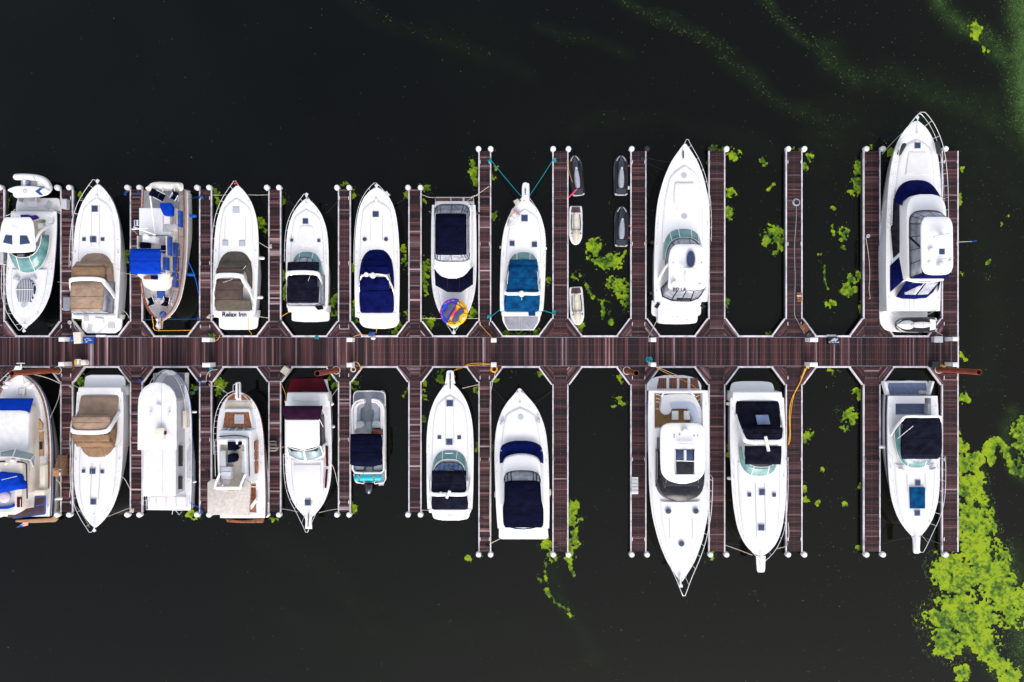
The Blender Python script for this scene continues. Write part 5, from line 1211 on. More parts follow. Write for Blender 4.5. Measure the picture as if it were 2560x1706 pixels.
# navy topped flybridge boat
b = Boat("flybridge_boat", "white flybridge boat with navy windshield band and long navy top", "boat", "H", (872,298), (900,1330), 200, 2.3, 1.7, PF)
b.hull(rake=1.0); b.coach(.12, .48, .70, .2)
b.slab("deckhouse", [(690,40),(705,100),(750,148),(900,150),(1150,150)], 1.8, 2.7, "white", .22, .10, .05)
b.slab("windshield_cover", [(688,40),(700,95),(730,138),(790,152),(838,152)], 2.1, 2.76, "navy", .16, .08, .06)
b.slab("flybridge", [(776,30),(790,90),(820,130),(900,146),(1150,150),(1320,150),(1350,120)], 2.7, 3.25, "white", .04, .10, .03)
b.slab("helm_deck", [(905,125),(1310,132)], 3.2, 3.28, "beige", 0, .02, 0, sm=False)
A_ = b.ucurve(897, 990, 137, 3.28, 3.2); B_ = b.ucurve(968, 990, 134, 4.0, 3.2); g_ = b.strip("clear_curtain", A_, B_, "vinyl"); m = M(); m.tube(A_, .04, 4)
for k in (2,5,7,13,15,18): m.tube([A_[k], B_[k]], .045, 4)
m.build("curtain_seam","darknavy",g_)
b.canopy([(972,130,4.05),(1010,136,4.15),(1120,140,4.15),(1180,152,3.95),(1290,150,3.8),(1325,135,3.7)], "darknavy", .30, "flybridge_top", seams=3, flat=7)
b.rod("canvas_edge", [(-128,1315,3.5),(-60,1332,3.6),(0,1336,3.6),(60,1330,3.6),(128,1312,3.5)], .05, "midblue", rel=True)
b.slab("cockpit_deck", [(1330,185),(1400,188),(1414,165)], .6, 1.75, "white", .02, .08, .02, sm=False)
b.hatch(880,493,23,rnd=True,mat="palehatch",zoff=.24,frame="nonskid"); b.rail(.6, .7, n=9); b.cleats(); b.anchor(285,385)

# teak cockpit yacht
b = Boat("motor_yacht", "largest white yacht with teak cockpit, U-shaped seat and black windshield", "boat", "J", (362,1450), (343,245), 190, 2.8, 2.2, PF2)
b.hull(rake=1.7, well=(.80,.985,1.95,1.45), wellmat="brightteak")
b.platform([(245,172),(200,168),(165,130),(148,60)], .8)
for x0, x1, yy in ((207,268,0),(286,334,0),(350,402,0),(420,477,0)):
    q = [(x0+(14 if x0 == 207 else 0),166),(x1-(14 if x1 == 477 else 0),166),(x1,232),(x0,232)] 
    f = b.poly("teak_grating", q, .78, .83, "redwood", bev=.005)
    for k in range(1,5): x = x0+(x1-x0)*k/5; b.rod("grating_slat", [(x,168,.835),(x,230,.835)], .012, "brightteak", f)
CR["X"] = (1630,960,13.07)
useat = [(330,400),(420,370),(620,340),(900,330),(1150,335),(1350,370),(1450,480),(1560,680),(1640,900),(1720,1380),(1340,1380),(1300,1150),(1200,880),(1130,820),(700,820),(640,870),(600,960),(520,1010),(400,1010),(310,940),(270,840),(300,640)]
m = M(); slab_mesh(m, [C("X",x,y,2.0) for x,y in catmull(useat,2,True)], 1.45, 2.0, 0, .08); m.build("curved_seat","white",b.root,True)
m = M(); slab_mesh(m, [C("X",x,y,2.05) for x,y in catmull([(600,620),(900,590),(1250,600),(1420,720),(1520,950),(1560,1330),(1370,1350),(1290,1050),(1180,800),(700,800),(640,780)],2,True)], 1.9, 2.06, 0, .03); m.build("seat_cushion","mistblue" if "mistblue" in MATS else "palegrey",b.root,True)
m = M(); m.tube(catmull([tuple(C("X",x,y,2.7)) for x,y in [(300,430),(360,330),(480,280),(700,262),(1150,265),(1280,300),(1400,400)]],4), .06, 6); m.build("transom_handrail","white",b.root,True)
for k, (x0,x1) in enumerate(((655,865),(1045,1230))):
    m = M(); slab_mesh(m, [C("X",x,y,2.1) for x,y in [(x0,885),(x1-(20 if k else 0),890),(x1+(20 if k else 0),1140),(x1,1175),(x0,1175)]], 2.0, 2.1, 0, .02); f = m.build("cockpit_table","white",b.root,True); m = M(); q = C("X",(x0+x1)/2,1030,2.0); m.box((q.x,q.y,1.7),(.15,.15,.55)); m.build("leg","steel",f)
m = M()
for pts in ([(125,345),(200,350),(285,400)],[(125,465),(200,480),(270,520)],[(125,585),(220,600),(300,660)],[(125,820),(280,820)],[(1420,430),(1600,350)],[(1475,560),(1630,470)],[(1535,650),(1680,590)],[(1595,770),(1720,720)],[(1720,1330),(1790,1330)]):
    m.tube([C("X",x,y,1.6) for x,y in pts], .035, 5)
m.build("step_edge","white",b.root)
b.slab("saloon", [(560,135),(780,140),(850,120)], 2.2, 3.3, "darkglass", .10, .05, 0, sm=False)
b.slab("hardtop", [(450,70),(458,110),(490,138),(600,143),(740,140),(790,120),(820,80),(836,20)], 3.35, 3.6, "white", -.10, .10, .10)
b.slab("windshield", [(795,142),(850,142),(895,125),(925,90),(945,25)], 2.3, 3.1, "darkglass", .18, .12, .18)
m = M()
for dx in (-100,-40,40,100): m.tube([b.R(dx,800,3.42), b.R(dx*1.1,905-abs(dx)*.2,3.05), b.R(dx*1.15,935-abs(dx)*.25,2.6)], .012, 4)
m.build("windshield_seam","greytext",b.root); b.rod("wiper_box", [(328,915,2.95),(410,915,2.95)], .02, "seam")
for sd in (1,-1):
    m = M(); m.add([b.R(sd*150,610,2.5), b.R(sd*146,640,3.1), b.R(sd*146,800,3.0), b.R(sd*152,850,2.5)], [(0,1,2,3)]); m.build("side_window","darkglass",b.root,solid=.04)
f = b.rect("sunroof", 386, 697, 124, 158, 3.62, 3.74, "darkglass"); 
for x in (354,414): b.rect("pane", x, 652, 42, 62, 3.72, 3.77, "hatch", par=f)
b.rod("sunroof_bar", [(386,622,3.79),(386,685,3.79)], .11, "white", f); b.rod("sunroof_track", [(325,622,3.8),(328,770,3.8)], .025, "white", f); b.rod("sunroof_track", [(447,622,3.8),(444,770,3.8)], .025, "white", f); b.rod("sunroof_bar", [(330,688,3.79),(445,692,3.79)], .04, "white", f)
b.disc("satellite_dome", 389, 503, 3.65, 21, .35, "nonskid"); b.rod("radar_bar", [(340,585,3.95),(445,588,3.95)], .09, "nonskid")
for x, y in ((318,525),(352,522),(318,540),(445,532),(467,530)): b.disc("roof_fitting", x, y, 3.68, 4, .06, "darksteel")
b.coach(.14, .42, .66, .20)
for x, y in ((280,1007),(454,1007),(363,1213)): b.hatch(x, y, 18, rnd=True, zoff=.26)
b.grab(72,1050,1180); b.rail(.55,.85,n=10,ext=.85,out=.12,r=.028); b.cleats(); b.rod("anchor", [(355,1412,3.0),(357,1470,3.0)], .09, "steel"); b.rect("anchor_plate", 360, 1482, 24, 16, 2.8, 3.0, "white")
# black canvas cruiser with window
b = Boat("cabin_cruiser", "white cruiser with black canvas holding a square clear window, bow out", "boat", "J", (864,1290), (842,290), 172, 2.1, 1.6, PF3)
express(b, dict(ws=(795,600,128), front=(712,595,116), top=("blackcanvas","blackcanvas"), zt=2.95, arch=(572,125,400,140), aw=.34, abow=-2, aft=(556,478,120,126), cockpit=(490,312,140,"blackcanvas"),
   platform=[(262,142),(225,138),(195,120),(186,60)], transom=(312,255,158), hatches=[(874,888,36),(793,905,22),(950,906,22),(869,1112,36)], grab=(29,830,1190), rail=.6))
b.pulpit([(1395,14),(1385,24),(1340,28),(1290,30)]); b.rod("anchor", [(864,1275,2.3),(864,1375,2.25)], .05, "steel"); b.rod("radar_bar", [(895,535,3.4),(915,628,3.4)], .13, "white"); b.disc("radar_dome", 838, 572, 3.1, 16, .1, "nonskid")
b.poly("clear_window", [(832,400),(912,398),(926,458),(845,460)], 2.32, 2.37, "skyvinyl" if "skyvinyl" in MATS else "vinyl", bev=.01)
# cruiser with blue sun pad
b = Boat("cabin_cruiser", "white cruiser with blue foredeck sun pad and open grey stern cockpit", "boat", "L", (516,1315), (492,352), 172, 2.0, 1.5, PF)
b.hull(rake=1.0, well=(.865,.985,1.45,.85), wellmat="bluegrey", stripe="inktext")
b.coach(.10, .52, .74, .16)
b.platform([(352,150),(300,150),(262,140),(250,130)], .7, "white"); b.slab("platform_floor", [(345,128),(300,130),(264,125)], .7, .73, "bluegrey", 0, .005, 0, sm=False)
b.rect("platform_side", 318, 300, 16, 95, .7, 1.2, "white", -14); b.rect("platform_side", 620, 300, 14, 95, .7, 1.2, "white", 16); b.rod("platform_rail", [(305,258,1.4),(470,249,1.4),(602,256,1.4)], .02, "seam")
b.rect("rear_bench", 468, 385, 215, 40, .9, 1.6, "white", bev=.06); b.rect("cockpit_locker", 615, 440, 40, 70, .9, 1.5, "palegrey"); b.rect("ladder_box", 565, 328, 60, 24, .72, .82, "palegrey")
b.wshield(838, 560, 145, 1.95, 2.5, "teal", .28, .95, 2)
A_ = b.ucurve(800,560,138,2.5); B_ = b.ucurve(775,540,132,2.75); b.strip("clear_curtain", A_, B_, "vinyl")
b.canopy([(778,120,2.7),(740,138,2.85),(640,140,2.9),(540,136,2.9),(500,132,2.82)], "blackcanvas", .22, "canvas_top", seams=3, flat=7)
b.arch(488,132,2.9,620,156,1.65,.2,bow=-4); b.rod("antenna", [(388,642,2.6),(495,555,3.6)], .02, "white")
b.rect("blue_sun_pad", 527, 1043, 100, 142, 1.9, 2.16, "midblue", bev=.04, crown=.03); b.hatch(527,940,34,34,.2); b.hatch(524,1145,34,34,.2)
for x, r in ((420,15),(633,-20)): b.rect("windshield_vent", x, 845, 34, 8, 1.9, 2.1, "seam", r)
b.grab(62,880,1000); b.pulpit([(1418,12),(1410,20),(1360,22),(1300,26)]); b.rod("anchor", [(513,1290,2.2),(513,1400,2.2)], .045, "steel"); b.rail(.58,.75,n=8,ext=.9,out=.15); b.cleats()
# ------------------------------------------------------------------ things on the docks
def single(m, name, mt, label, cat, group=None, smooth=False, kind=None):
    return tag(m.build(name, mt, smooth=smooth), label, cat, group, kind)
PEDS = [(175,849,"upper left, beside the beige box"),(174,910,"lower left, beside the yellow cart"),(529,850,"beside the potted plant, upper edge"),(530,912,"opposite the potted plant, teal hose at its foot"),
        (881,850,"upper edge by the navy-canvas cruiser's stern"),(881,912,"lower edge with white hose coil hanging below"),(1235,851,"upper edge between flybridge boat and blue-canvas cruiser"),(1235,911,"lower edge with orange hose coil"),
        (1627,850,"upper edge by the BELLA yacht's stern"),(1627,911,"lower edge with teal hose pile on top"),(2021,850,"upper edge by the orange-brown crate"),(2020,911,"lower edge with orange hoses running down the finger"),(2368,848,"upper right end beside the tall yacht's stern"),(2368,911,"lower right end beside the black box")]
for i, (x, y, w_) in enumerate(PEDS):
    c = P(x, y); t = thing("power_pedestal", "white dock power pedestal, " + w_, "power pedestal", c, "power pedestals along the main dock")
    W, D = (.46,.36) if i not in (10, 11, 2, 3) else (.66, .36)
    m = M(); slab_mesh(m, [(c.x-W/2*.8,c.y-D/2*.8),(c.x+W/2*.8,c.y-D/2*.8),(c.x+W/2*.8,c.y+D/2*.8),(c.x-W/2*.8,c.y+D/2*.8)], Z0, Z0+.95, .03, .02); m.build("column","white",t,True)
    m = M(); slab_mesh(m, [(c.x-W/2,c.y-D/2),(c.x+W/2,c.y-D/2),(c.x+W/2,c.y+D/2),(c.x-W/2,c.y+D/2)], Z0+.95, Z0+1.12, 0, .05, .03); m.build("cap","white",t,True)
    m = M(); s_ = 1 if y > 880 else -1; m.box((c.x, c.y+s_*D*.41, Z0+.65), (W*.5,.04,.22)); m.build("outlet_panel","grey",t)
def boxthing(name, crop, x, y, w, h, z0, z1, mt, label, cat, rot=0, lid=None, bev=.03):
    k = CR[crop][2]; c = C(crop, x, y, z1); a = math.radians(-rot); ca, sa = math.cos(a), math.sin(a); W, H_ = w/k/30/2, h/k/30/2
    t = thing(name, label, cat, (c.x, c.y, z0)); m = M()
    q = [(c.x+u*ca-v*sa, c.y+u*sa+v*ca) for u, v in ((-W,-H_),(W,-H_),(W,H_),(-W,H_))]
    slab_mesh(m, q, z0, z1-.06, 0, 0); m.build("body", mt, t); m = M(); q = offset(q, .025); slab_mesh(m, q, z1-.058, z1, 0, bev, .01); m.build("lid", lid or mt, t, True); return t
CR["S3"] = (0,0,1.0)
boxthing("dock_box","S",192.5,845,17,27,Z0,Z0+.55,"cream","tall beige dock box standing across the upper left dock edge","dock box",-6)
boxthing("dock_box","A",543,375,40,78,Z0,Z0+.5,"palegrey","pale grey box at the outer end of the second upper finger pier","dock box")
boxthing("dock_box","A",568,1228,58,110,Z0,Z0+.6,"palegrey","grey locker on the finger pier beside the tan-canvas cruiser","dock box",0,"grey")
boxthing("dock_box","A",8,830,34,120,Z0,Z0+.6,"palegrey","pale grey locker cut by the left photo edge","dock box")
boxthing("dock_box","G",178,160,54,58,Z0,Z0+.5,"beige","small tan dock box turned diagonally on a triangular corner","dock box",38)
boxthing("dock_box","S",2340,912,17,14,Z0,Z0+.6,"black","black box beside the lower right power pedestal","dock box")
boxthing("dock_box","S",2347,849,20,14,Z0,Z0+.5,"palegrey","pale grey box between the tall yacht's stern and the right pedestal","dock box")
boxthing("wooden_crate","S",2014,820,13,18,Z0,Z0+.35,"varnish","orange-brown crate on the triangular corner above the pedestal","crate",-40)
m = M(); c = P(2017,838,Z0); m.lathe((c.x,c.y,Z0),[(.14,0),(.18,.05),(.18,.45),(.12,.5),(.001,.5)],16); single(m,"bucket","darksteel","dark bucket below the orange-brown crate on the dock edge","bucket",smooth=True)
# wooden bench-like step with slats on the finger
t = thing("slatted_step","small orange-brown slatted step on the hose-coiled finger pier","step",P(1998,743,Z0))
for k in range(4):
    m = M(); c = P(1998,734+k*6.2,Z0+.25); m.box((c.x,c.y,.75),(.38,.14,.04)); m.build("slat","varnish" if k != 1 else "texroof",t)
m = M(); c = P(1998,743,Z0); m.box((c.x,c.y,.62),(.30,.7,.2)); m.build("frame","teak",t)
# yellow cart
t = thing("dock_cart","pale yellow hose reel cart beside the lower left pedestal","cart",P(197,907,Z0))
m = M(); c = P(205,907,1.0); slab_mesh(m,[(c.x-.15,c.y-.22),(c.x+.2,c.y-.22),(c.x+.32,c.y-.1),(c.x+.32,c.y+.1),(c.x+.2,c.y+.22),(c.x-.15,c.y+.22)],Z0,1.0,0,.06); m.build("housing","cream",t,True)
m = M(); c = P(194,907,1.0); m.box((c.x,c.y,.75),(.22,.42,.4)); m.build("reel","nonskid",t); m = M(); c = P(188.5,907,1.0); m.box((c.x,c.y,.8),(.12,.40,.5)); m.build("hose_coil","hose",t)
m = M(); 
for s_ in (-1,1): c = P(188,907-s_*8,1.0); m.tube([c, c+Vector((.5,0,0))], .025, 5)
m.build("handle","white",t)
# potted plant
t = thing("potted_plant","small green potted plant on top of the dock edge pedestal","plant",P(533,843,Z0))
m = M(); c = P(534,842,Z0); m.lathe((c.x,c.y,Z0),[(.11,0),(.15,.25),(.16,.28),(.001,.26)],14); m.build("pot","redwood",t,True)
m = M()
for k in range(60):
    a = random.uniform(0,6.28); r_ = random.uniform(.02,.24); h = random.uniform(.2,.55); L = .12
    p = Vector((c.x+r_*math.cos(a), c.y+r_*math.sin(a), Z0+h)); d = Vector((math.cos(a+random.uniform(-.8,.8)), math.sin(a+random.uniform(-.8,.8)), random.uniform(-.3,.5)))*L; s_ = Vector((-d.y,d.x,0))*.35
    m.add([p, p+d*.5+s_, p+d, p+d*.5-s_], [(0,1,2,3)])
m.build("foliage","leaf",t)
# signs
def signbox(x, y, w, h, mt, label):
    t = thing("slip_sign", label, "sign", P(x,y,Z0)); c = P(x,y,Z0+.3); m = M(); m.box((c.x,c.y,Z0+.15),(w/30*.98,h/30*.98,.3)); m.build("sign_board", mt, t); return t
def dtext(t, body, x, y, z, size, mt, rot=0, shear=0, name="lettering"):
    cu = bpy.data.curves.new("txt",'FONT'); cu.body = body; cu.size = size; cu.align_x='CENTER'; cu.align_y='CENTER'; cu.extrude=.003; cu.shear = shear; cu.offset = .004
    o = bpy.data.objects.new("txt",cu); COL.objects.link(o); dg = bpy.context.evaluated_depsgraph_get(); me = bpy.data.meshes.new_from_object(o.evaluated_get(dg)); bpy.data.objects.remove(o)
    me.materials.clear(); me.materials.append(MATS[mt]); r_ = bpy.data.objects.new(name,me); COL.objects.link(r_); r_.parent = t; r_.location = P(x,y,z)-ORI[t.name]; r_.rotation_euler=(0,0,rot); ORI[r_.name]=ORI[t.name]
t = signbox(221.3,851,27,17.5,"signblue","blue dock sign with pale anchor and two script lines, upper left")
m = M(); z = Z0+.315; q = lambda x, y: P(160+x/15.68, 830+y/15.68, z)
m.tube([q(830,290), q(862,350), q(880,400)], .022, 4); m.tube(catmull([tuple(q(*p)) for p in [(822,385),(850,405),(890,400),(918,360)]],4), .022, 4); p = q(830,290); m.lathe((p.x,p.y,z-.02),[(.045,0),(.045,.03),(.001,.03)],10); m.build("anchor_emblem","signtext",t)
m = M()
for pts in ([(880,262),(905,255),(930,275),(960,270),(990,285),(1050,285)],[(935,335),(970,322),(990,338),(1030,335),(1095,330)]): m.tube(catmull([tuple(q(*p)) for p in pts],4), .024, 4)
m.build("script_line","signtext",t)
t = signbox(2084.6,852,26,18,"signdark","black dock sign picturing a white boat above the words On The Dock")
q = lambda x, y: P(2050+x/33.6, 830+y/33.6, z)
m = M(); m.quadbox([tuple(q(*p)[:2]) for p in [(870,765),(1050,600),(1240,520),(1480,540),(1500,640),(1350,775)]][::-1], z, z+.012); m.build("boat_emblem","palehatch",t)
m = M(); m.quadbox([tuple(q(*p)[:2]) for p in [(1275,545),(1430,545),(1425,590),(1290,595)]][::-1], z+.012, z+.02); m.build("boat_window","signdark",t)
dtext(t,"On",2050+860/33.6,830+870/33.6,z,.20,"paletext"); dtext(t,"The Dock",2050+1270/33.6,830+870/33.6,z,.17,"signtext")
# steel piles
for (bx,by,top,lab) in ((145,926,(29,932),"rusty steel pile beside the cream trawler's bow"),(841,926,(793,933),"rusty steel pile at the corner above the maroon-canvas sedan"),(1567,927,(1591,932),"short-looking rusty steel pile above the teak-cockpit yacht's finger pier"),(2346,924,(2448,932),"rusty steel pile leaning over the right edge of the dock")):
    c = P(bx,by,Z0); h = HC - (HC-Z0)*abs(bx-1280)/abs(top[0]-1280); h = min(h, 6.2)
    t = thing("mooring_pile", lab, "pile", (c.x,c.y,0), "rusty steel mooring piles"); m = M(); rr = .215
    m.rings([[(c.x+r_*math.cos(a*math.pi/14), c.y+r_*math.sin(a*math.pi/14), z_) for a in range(28)] for r_, z_ in ((rr,-1.5),(rr,.75),(rr,h),(rr*.86,h),(rr*.86,h-2.5))], True, False); m.build("pile_shaft","rust",t,True)
    m = M(); m.lathe((c.x,c.y,0),[(rr*.85,h-2.5),(.001,h-2.5)],20); m.build("dark_bore","black",t)
    m = M(); m.rings([[(c.x+r_*math.cos(a*math.pi/14), c.y+r_*math.sin(a*math.pi/14), z_) for a in range(28)] for r_, z_ in ((rr+.005,Z0-.3),(rr+.006,Z0+.45))],False,False); m.build("worn_band","rusttop",t,True)
    m = M(); m.tube([(c.x+.31*math.cos(a*math.pi/10), c.y+.31*math.sin(a*math.pi/10), Z0+.05) for a in range(20)], .035, 6, True); m.build("pile_guide","steel",t,True)
# boarding steps
def steps(name, crop, x0, y0, x1, y1, n, axis, mt, tread, label, hmax=.7, rev=False):
    """n treads rising along axis ('x' or 'y'); box from (x0,y0) to (x1,y1) in crop pixels"""
    c = C(crop,(x0+x1)/2,(y0+y1)/2,Z0); t = thing(name,label,"boarding steps",c)
    for k in range(n):
        f0, f1 = k/n, (k+1)/n; kk = n-1-k if rev else k; h = hmax*(kk+1)/n
        if axis == 'y': a = C(crop,x0,y0+(y1-y0)*f0,Z0+h); b_ = C(crop,x1,y0+(y1-y0)*f1,Z0+h)
        else: a = C(crop,x0+(x1-x0)*f0,y0,Z0+h); b_ = C(crop,x0+(x1-x0)*f1,y1,Z0+h)
        cx, cy, dx, dy = (a.x+b_.x)/2,(a.y+b_.y)/2,abs(a.x-b_.x),abs(a.y-b_.y)
        m = M(); m.box((cx,cy,Z0+h-.02),(dx*.98,dy*.98,.04)); m.build("tread",mt,t)
        m = M(); m.box((cx,cy,Z0+h-.0),(dx*.86,dy*.42,.05) if axis == 'y' else (dx*.42,dy*.8,.05)); m.build("tread_grip",tread,t)
        m = M(); m.box((cx,cy,Z0+(h-.05)/2),(dx*.9,dy*.9,max(.05,h-.06))); m.build("riser",mt,t)
steps("dock_steps","F",1240,760,1296,848,3,'y',"beige","black","beige three-tread steps on the finger pier between trawler and maroon sedan",.6)
steps("dock_steps","J",50,792,90,900,5,'y',"white","nonskid","white five-tread steps on the finger pier left of the teak-cockpit yacht",.5)
steps("dock_steps","B",86,512,142,562,2,'x',"white","blue","white two-tread steps with blue grips beside the teak-decked trawler",.5)
c = C("E",480,1010,Z0); t = thing("boarding_stairs","tall brown wooden boarding stairs against the cream trawler's side","boarding steps",c)
for k in range(6):
    h = .35+k*.24; yy = 945+ (5-k)*0 + k*24; x0, x1 = 475-k*11, 520-k*4
    a, b_ = C("E",455-k*7+0,935+k*23,Z0+h), C("E",520-k*8,958+k*23,Z0+h); m = M(); m.box(((a.x+b_.x)/2,(a.y+b_.y)/2,Z0+h),(abs(a.x-b_.x),abs(a.y-b_.y)*.8,.05)); m.build("tread","planktan",t)
for dx in (0,):
    m = M(); A_ = [C("E",530,925,Z0),C("E",530,925,Z0+.4),C("E",478,1095,Z0+1.75),C("E",530,1085,Z0)]; m.add([tuple(a) for a in A_],[(0,1,2,3)]); m.build("side_panel","planktan",t,solid=.05)
a, b_ = C("E",412,1040,2.0), C("E",472,1102,2.0); m = M(); m.box(((a.x+b_.x)/2,(a.y+b_.y)/2,1.98),(abs(a.x-b_.x),abs(a.y-b_.y),.06)); m.build("top_landing","planktan",t)
m = M(); p = C("E",474,1070,2.0); m.box((p.x,p.y,1.9),(.09,.5,.35)); m.build("post","white",t)
for x_, y_ in ((415,1045),(415,1100)):
    p = C("E",x_,y_,2.0); m = M(); m.box((p.x+.15,p.y,1.2),(.07,.07,1.5)); m.build("leg","planktan",t)
# loose dock items
def ring(crop,x,y,z,r,tr,mt,name,label,cat,coils=3,group=None):
    c = C(crop,x,y,z); m = M()
    for k in range(coils): rr = r*(1-.13*k)+.01*k; m.tube([(c.x+rr*math.cos(a*math.pi/12)+.01*k, c.y+rr*math.sin(a*math.pi/12), z+tr*k*.9) for a in range(24)], tr, 5, True)
    return single(m,name,mt,label,cat,group,True)
ring("S",1990.5,506,Z0+.03,.30,.03,"greyrope","hose_coil","grey-blue hose coil on the finger pier between the empty slips","hose")
ring("S",1235,923,Z0+.05,.27,.05,"hose","hose_coil","orange hose coil hung below the lower middle pedestal","hose")
ring("S",883,924,Z0+.05,.22,.02,"rope","hose_coil","white cord coil below the pedestal left of the pontoon boat","hose",4)
def blob(crop,x,y,z,r,mt,name,label,cat,n=5,group=None):
    c = C(crop,x,y,z); m = M(); rnd = random.Random(int(x*7+y))
    pts = [tuple(c+Vector((r*rnd.uniform(-1,1), r*rnd.uniform(-1,1), rnd.uniform(0,.1)))) for _ in range(n+4)]
    m.tube(catmull(pts,5,True), .03, 5, True); return single(m,name,mt,label,cat,group,True)
blob("S",1623,901,Z0+.9,.28,"tealrope","hose_pile","tangled teal hose heaped on the pedestal above the teak-cockpit yacht","hose",14)
blob("S",2019,917,Z0+.3,.22,"hose","hose_pile","tangled orange hose at the foot of the pedestal in the lower right row","hose",9)
blob("S",2356,918,Z0+.3,.22,"hose","hose_pile","tangled orange hose beside the right end pile","hose",8)
blob("S",792,843.5,Z0+.05,.18,"tealrope","rope_pile","green hose draped on the dock edge below the black-canvas cruiser","rope",9)
blob("S",530,920,Z0+.2,.22,"tealrope","hose_pile","teal hose under the pedestal opposite the potted plant","hose",9)
blob("F",718,1030,Z0+.03,.22,"black","rope_pile","black rope tangle on the finger pier beside the teak-hatch trawler","rope",9)
blob("F",72,1345,Z0+.03,.22,"rope","rope_pile","pale rope tangle at the outer end of the pier by the houseboat","rope",9)
blob("H",1150,1455,Z0+.03,.2,"black","rope_pile","black rope tangle at the end of the pier right of the navy-topped boat","rope",8)
blob("S",183,848,Z0+.3,.2,"bluerope","hose_pile","blue and green hose behind the upper left pedestal","hose",9)
for crop, x, y, mt, lab in (("B",20,283,"blue","blue rope bundle on the pier end left of the teak-decked trawler"),("B",128,283,"blue","blue rope bundle at the pier end beside the trawler's stern rail"),("B",658,318,"blue","blue rope bundle at the pier end right of the teak-decked trawler"),("B",640,1356,"blue","blue rope bundle at the pier foot right of the teak-decked trawler"),
    ("F",140,245,"blue","blue rope bundle at the pier corner left of the houseboat bow"),("F",647,243,"blue","blue rope bundle at the pier corner right of the houseboat bow"),("F",664,1352,"blue","blue rope bundle at the pier end right of the houseboat"),("F",716,265,"navy","navy rope bundle at the pier edge left of the teak-hatch trawler"),
    ("D",726,8,"tealrope","teal rope bundle high on the long finger pier"),("D",1283,5,"tealrope","teal rope bundle on the pier right of the long pulpit"),("D",725,1340,"tealrope","teal rope bundle at the pier foot left of the grey swim platform"),("D",1283,1300,"tealrope","teal rope bundle at the pier foot right of the grey swim platform"),
    ("H",582,1272,"rubber","round black rope coil on the pier between the two flybridge boats"),("H",632,1475,"rubber","round black rope coil at the outer end of the middle long finger pier"),("J",618,250,"rubber","black rope coil on the pier right of the teak grating platform"),("C",133,1383,"rubber","round black coil at the corner left of the black-canvas cruiser's stern"),("I",683,172,"rubber","black rope coil at the pier end left of the BELLA yacht"),("B",722,1335,"rope","pale rope bundle at the pier foot left of the Relax Inn cruiser"),("C",55,735,"rope","pale rope bundle midway along the pier left of the black-canvas cruiser"),
    ("E",562,395,"rope","pale rope bundle at the pier corner by the trawler's mooring line"),("A",596,1385,"palegrey","grey round bucket on the pier left of the tan-canvas cruiser's stern"),("K",186,852,"palehatch","white float on the pier left of the tall yacht"),("A",600,490,"rubber","black rope bundle on the pier above the tan-canvas cruiser's rail")):
    c = C(crop,x,y,Z0+.1); m = M()
    if mt in ("rubber","palegrey","palehatch"): m.lathe((c.x,c.y,Z0+.03),[(.05,0),(.15,.03),(.17,.1),(.14,.17),(.07,.17),(.05,.12),(.001,.12)],16); nm = "rope_coil"
    else:
        nm = "rope_bundle"; rnd = random.Random(int(x+y*3)); pts = [tuple(c+Vector((.15*rnd.uniform(-1,1), .17*rnd.uniform(-1,1), rnd.uniform(-.03,.1)))) for _ in range(11)]; m.tube(catmull(pts,5,True), .04, 5, True)
    single(m,nm,mt,lab,"rope",smooth=True)
# rubber fenders and edge boxes on the main dock
for x, y in ((2078,839.5),(253,840)):
    m = M(); c = P(x,y,Z0); m.box((c.x,c.y,Z0-.02),(.75,.14,.2)); single(m,"step_block","white","white plastic block on the dock edge %s" % ("above the black boat sign" if x > 2000 else "right of the blue sign"),"dock step")
t = thing("supply_bag","blue bag hanging off the dock edge behind the navy-canvas cruiser","bag",P(930,835,.3)); m = M(); slab_mesh(m,[P(*q_,.6)[:] and (P(*q_,.6).x,P(*q_,.6).y) for q_ in ((922,831),(938,830),(936,840),(920,841))],.2,.6,.02,.05,.05); m.build("bag_body","blue",t,True); m = M(); m.tube([P(925,832,.6),P(929,836,.75),P(932,840,.6)],.015,4); m.build("handle","black",t)
m = M(); c = P(933,846,Z0+.1); m.sphere((c.x,c.y,Z0+.12),.13,1.6,1,.9); single(m,"white_buoy","white","small white buoy lying on the dock edge beside the blue bag","buoy",smooth=True)

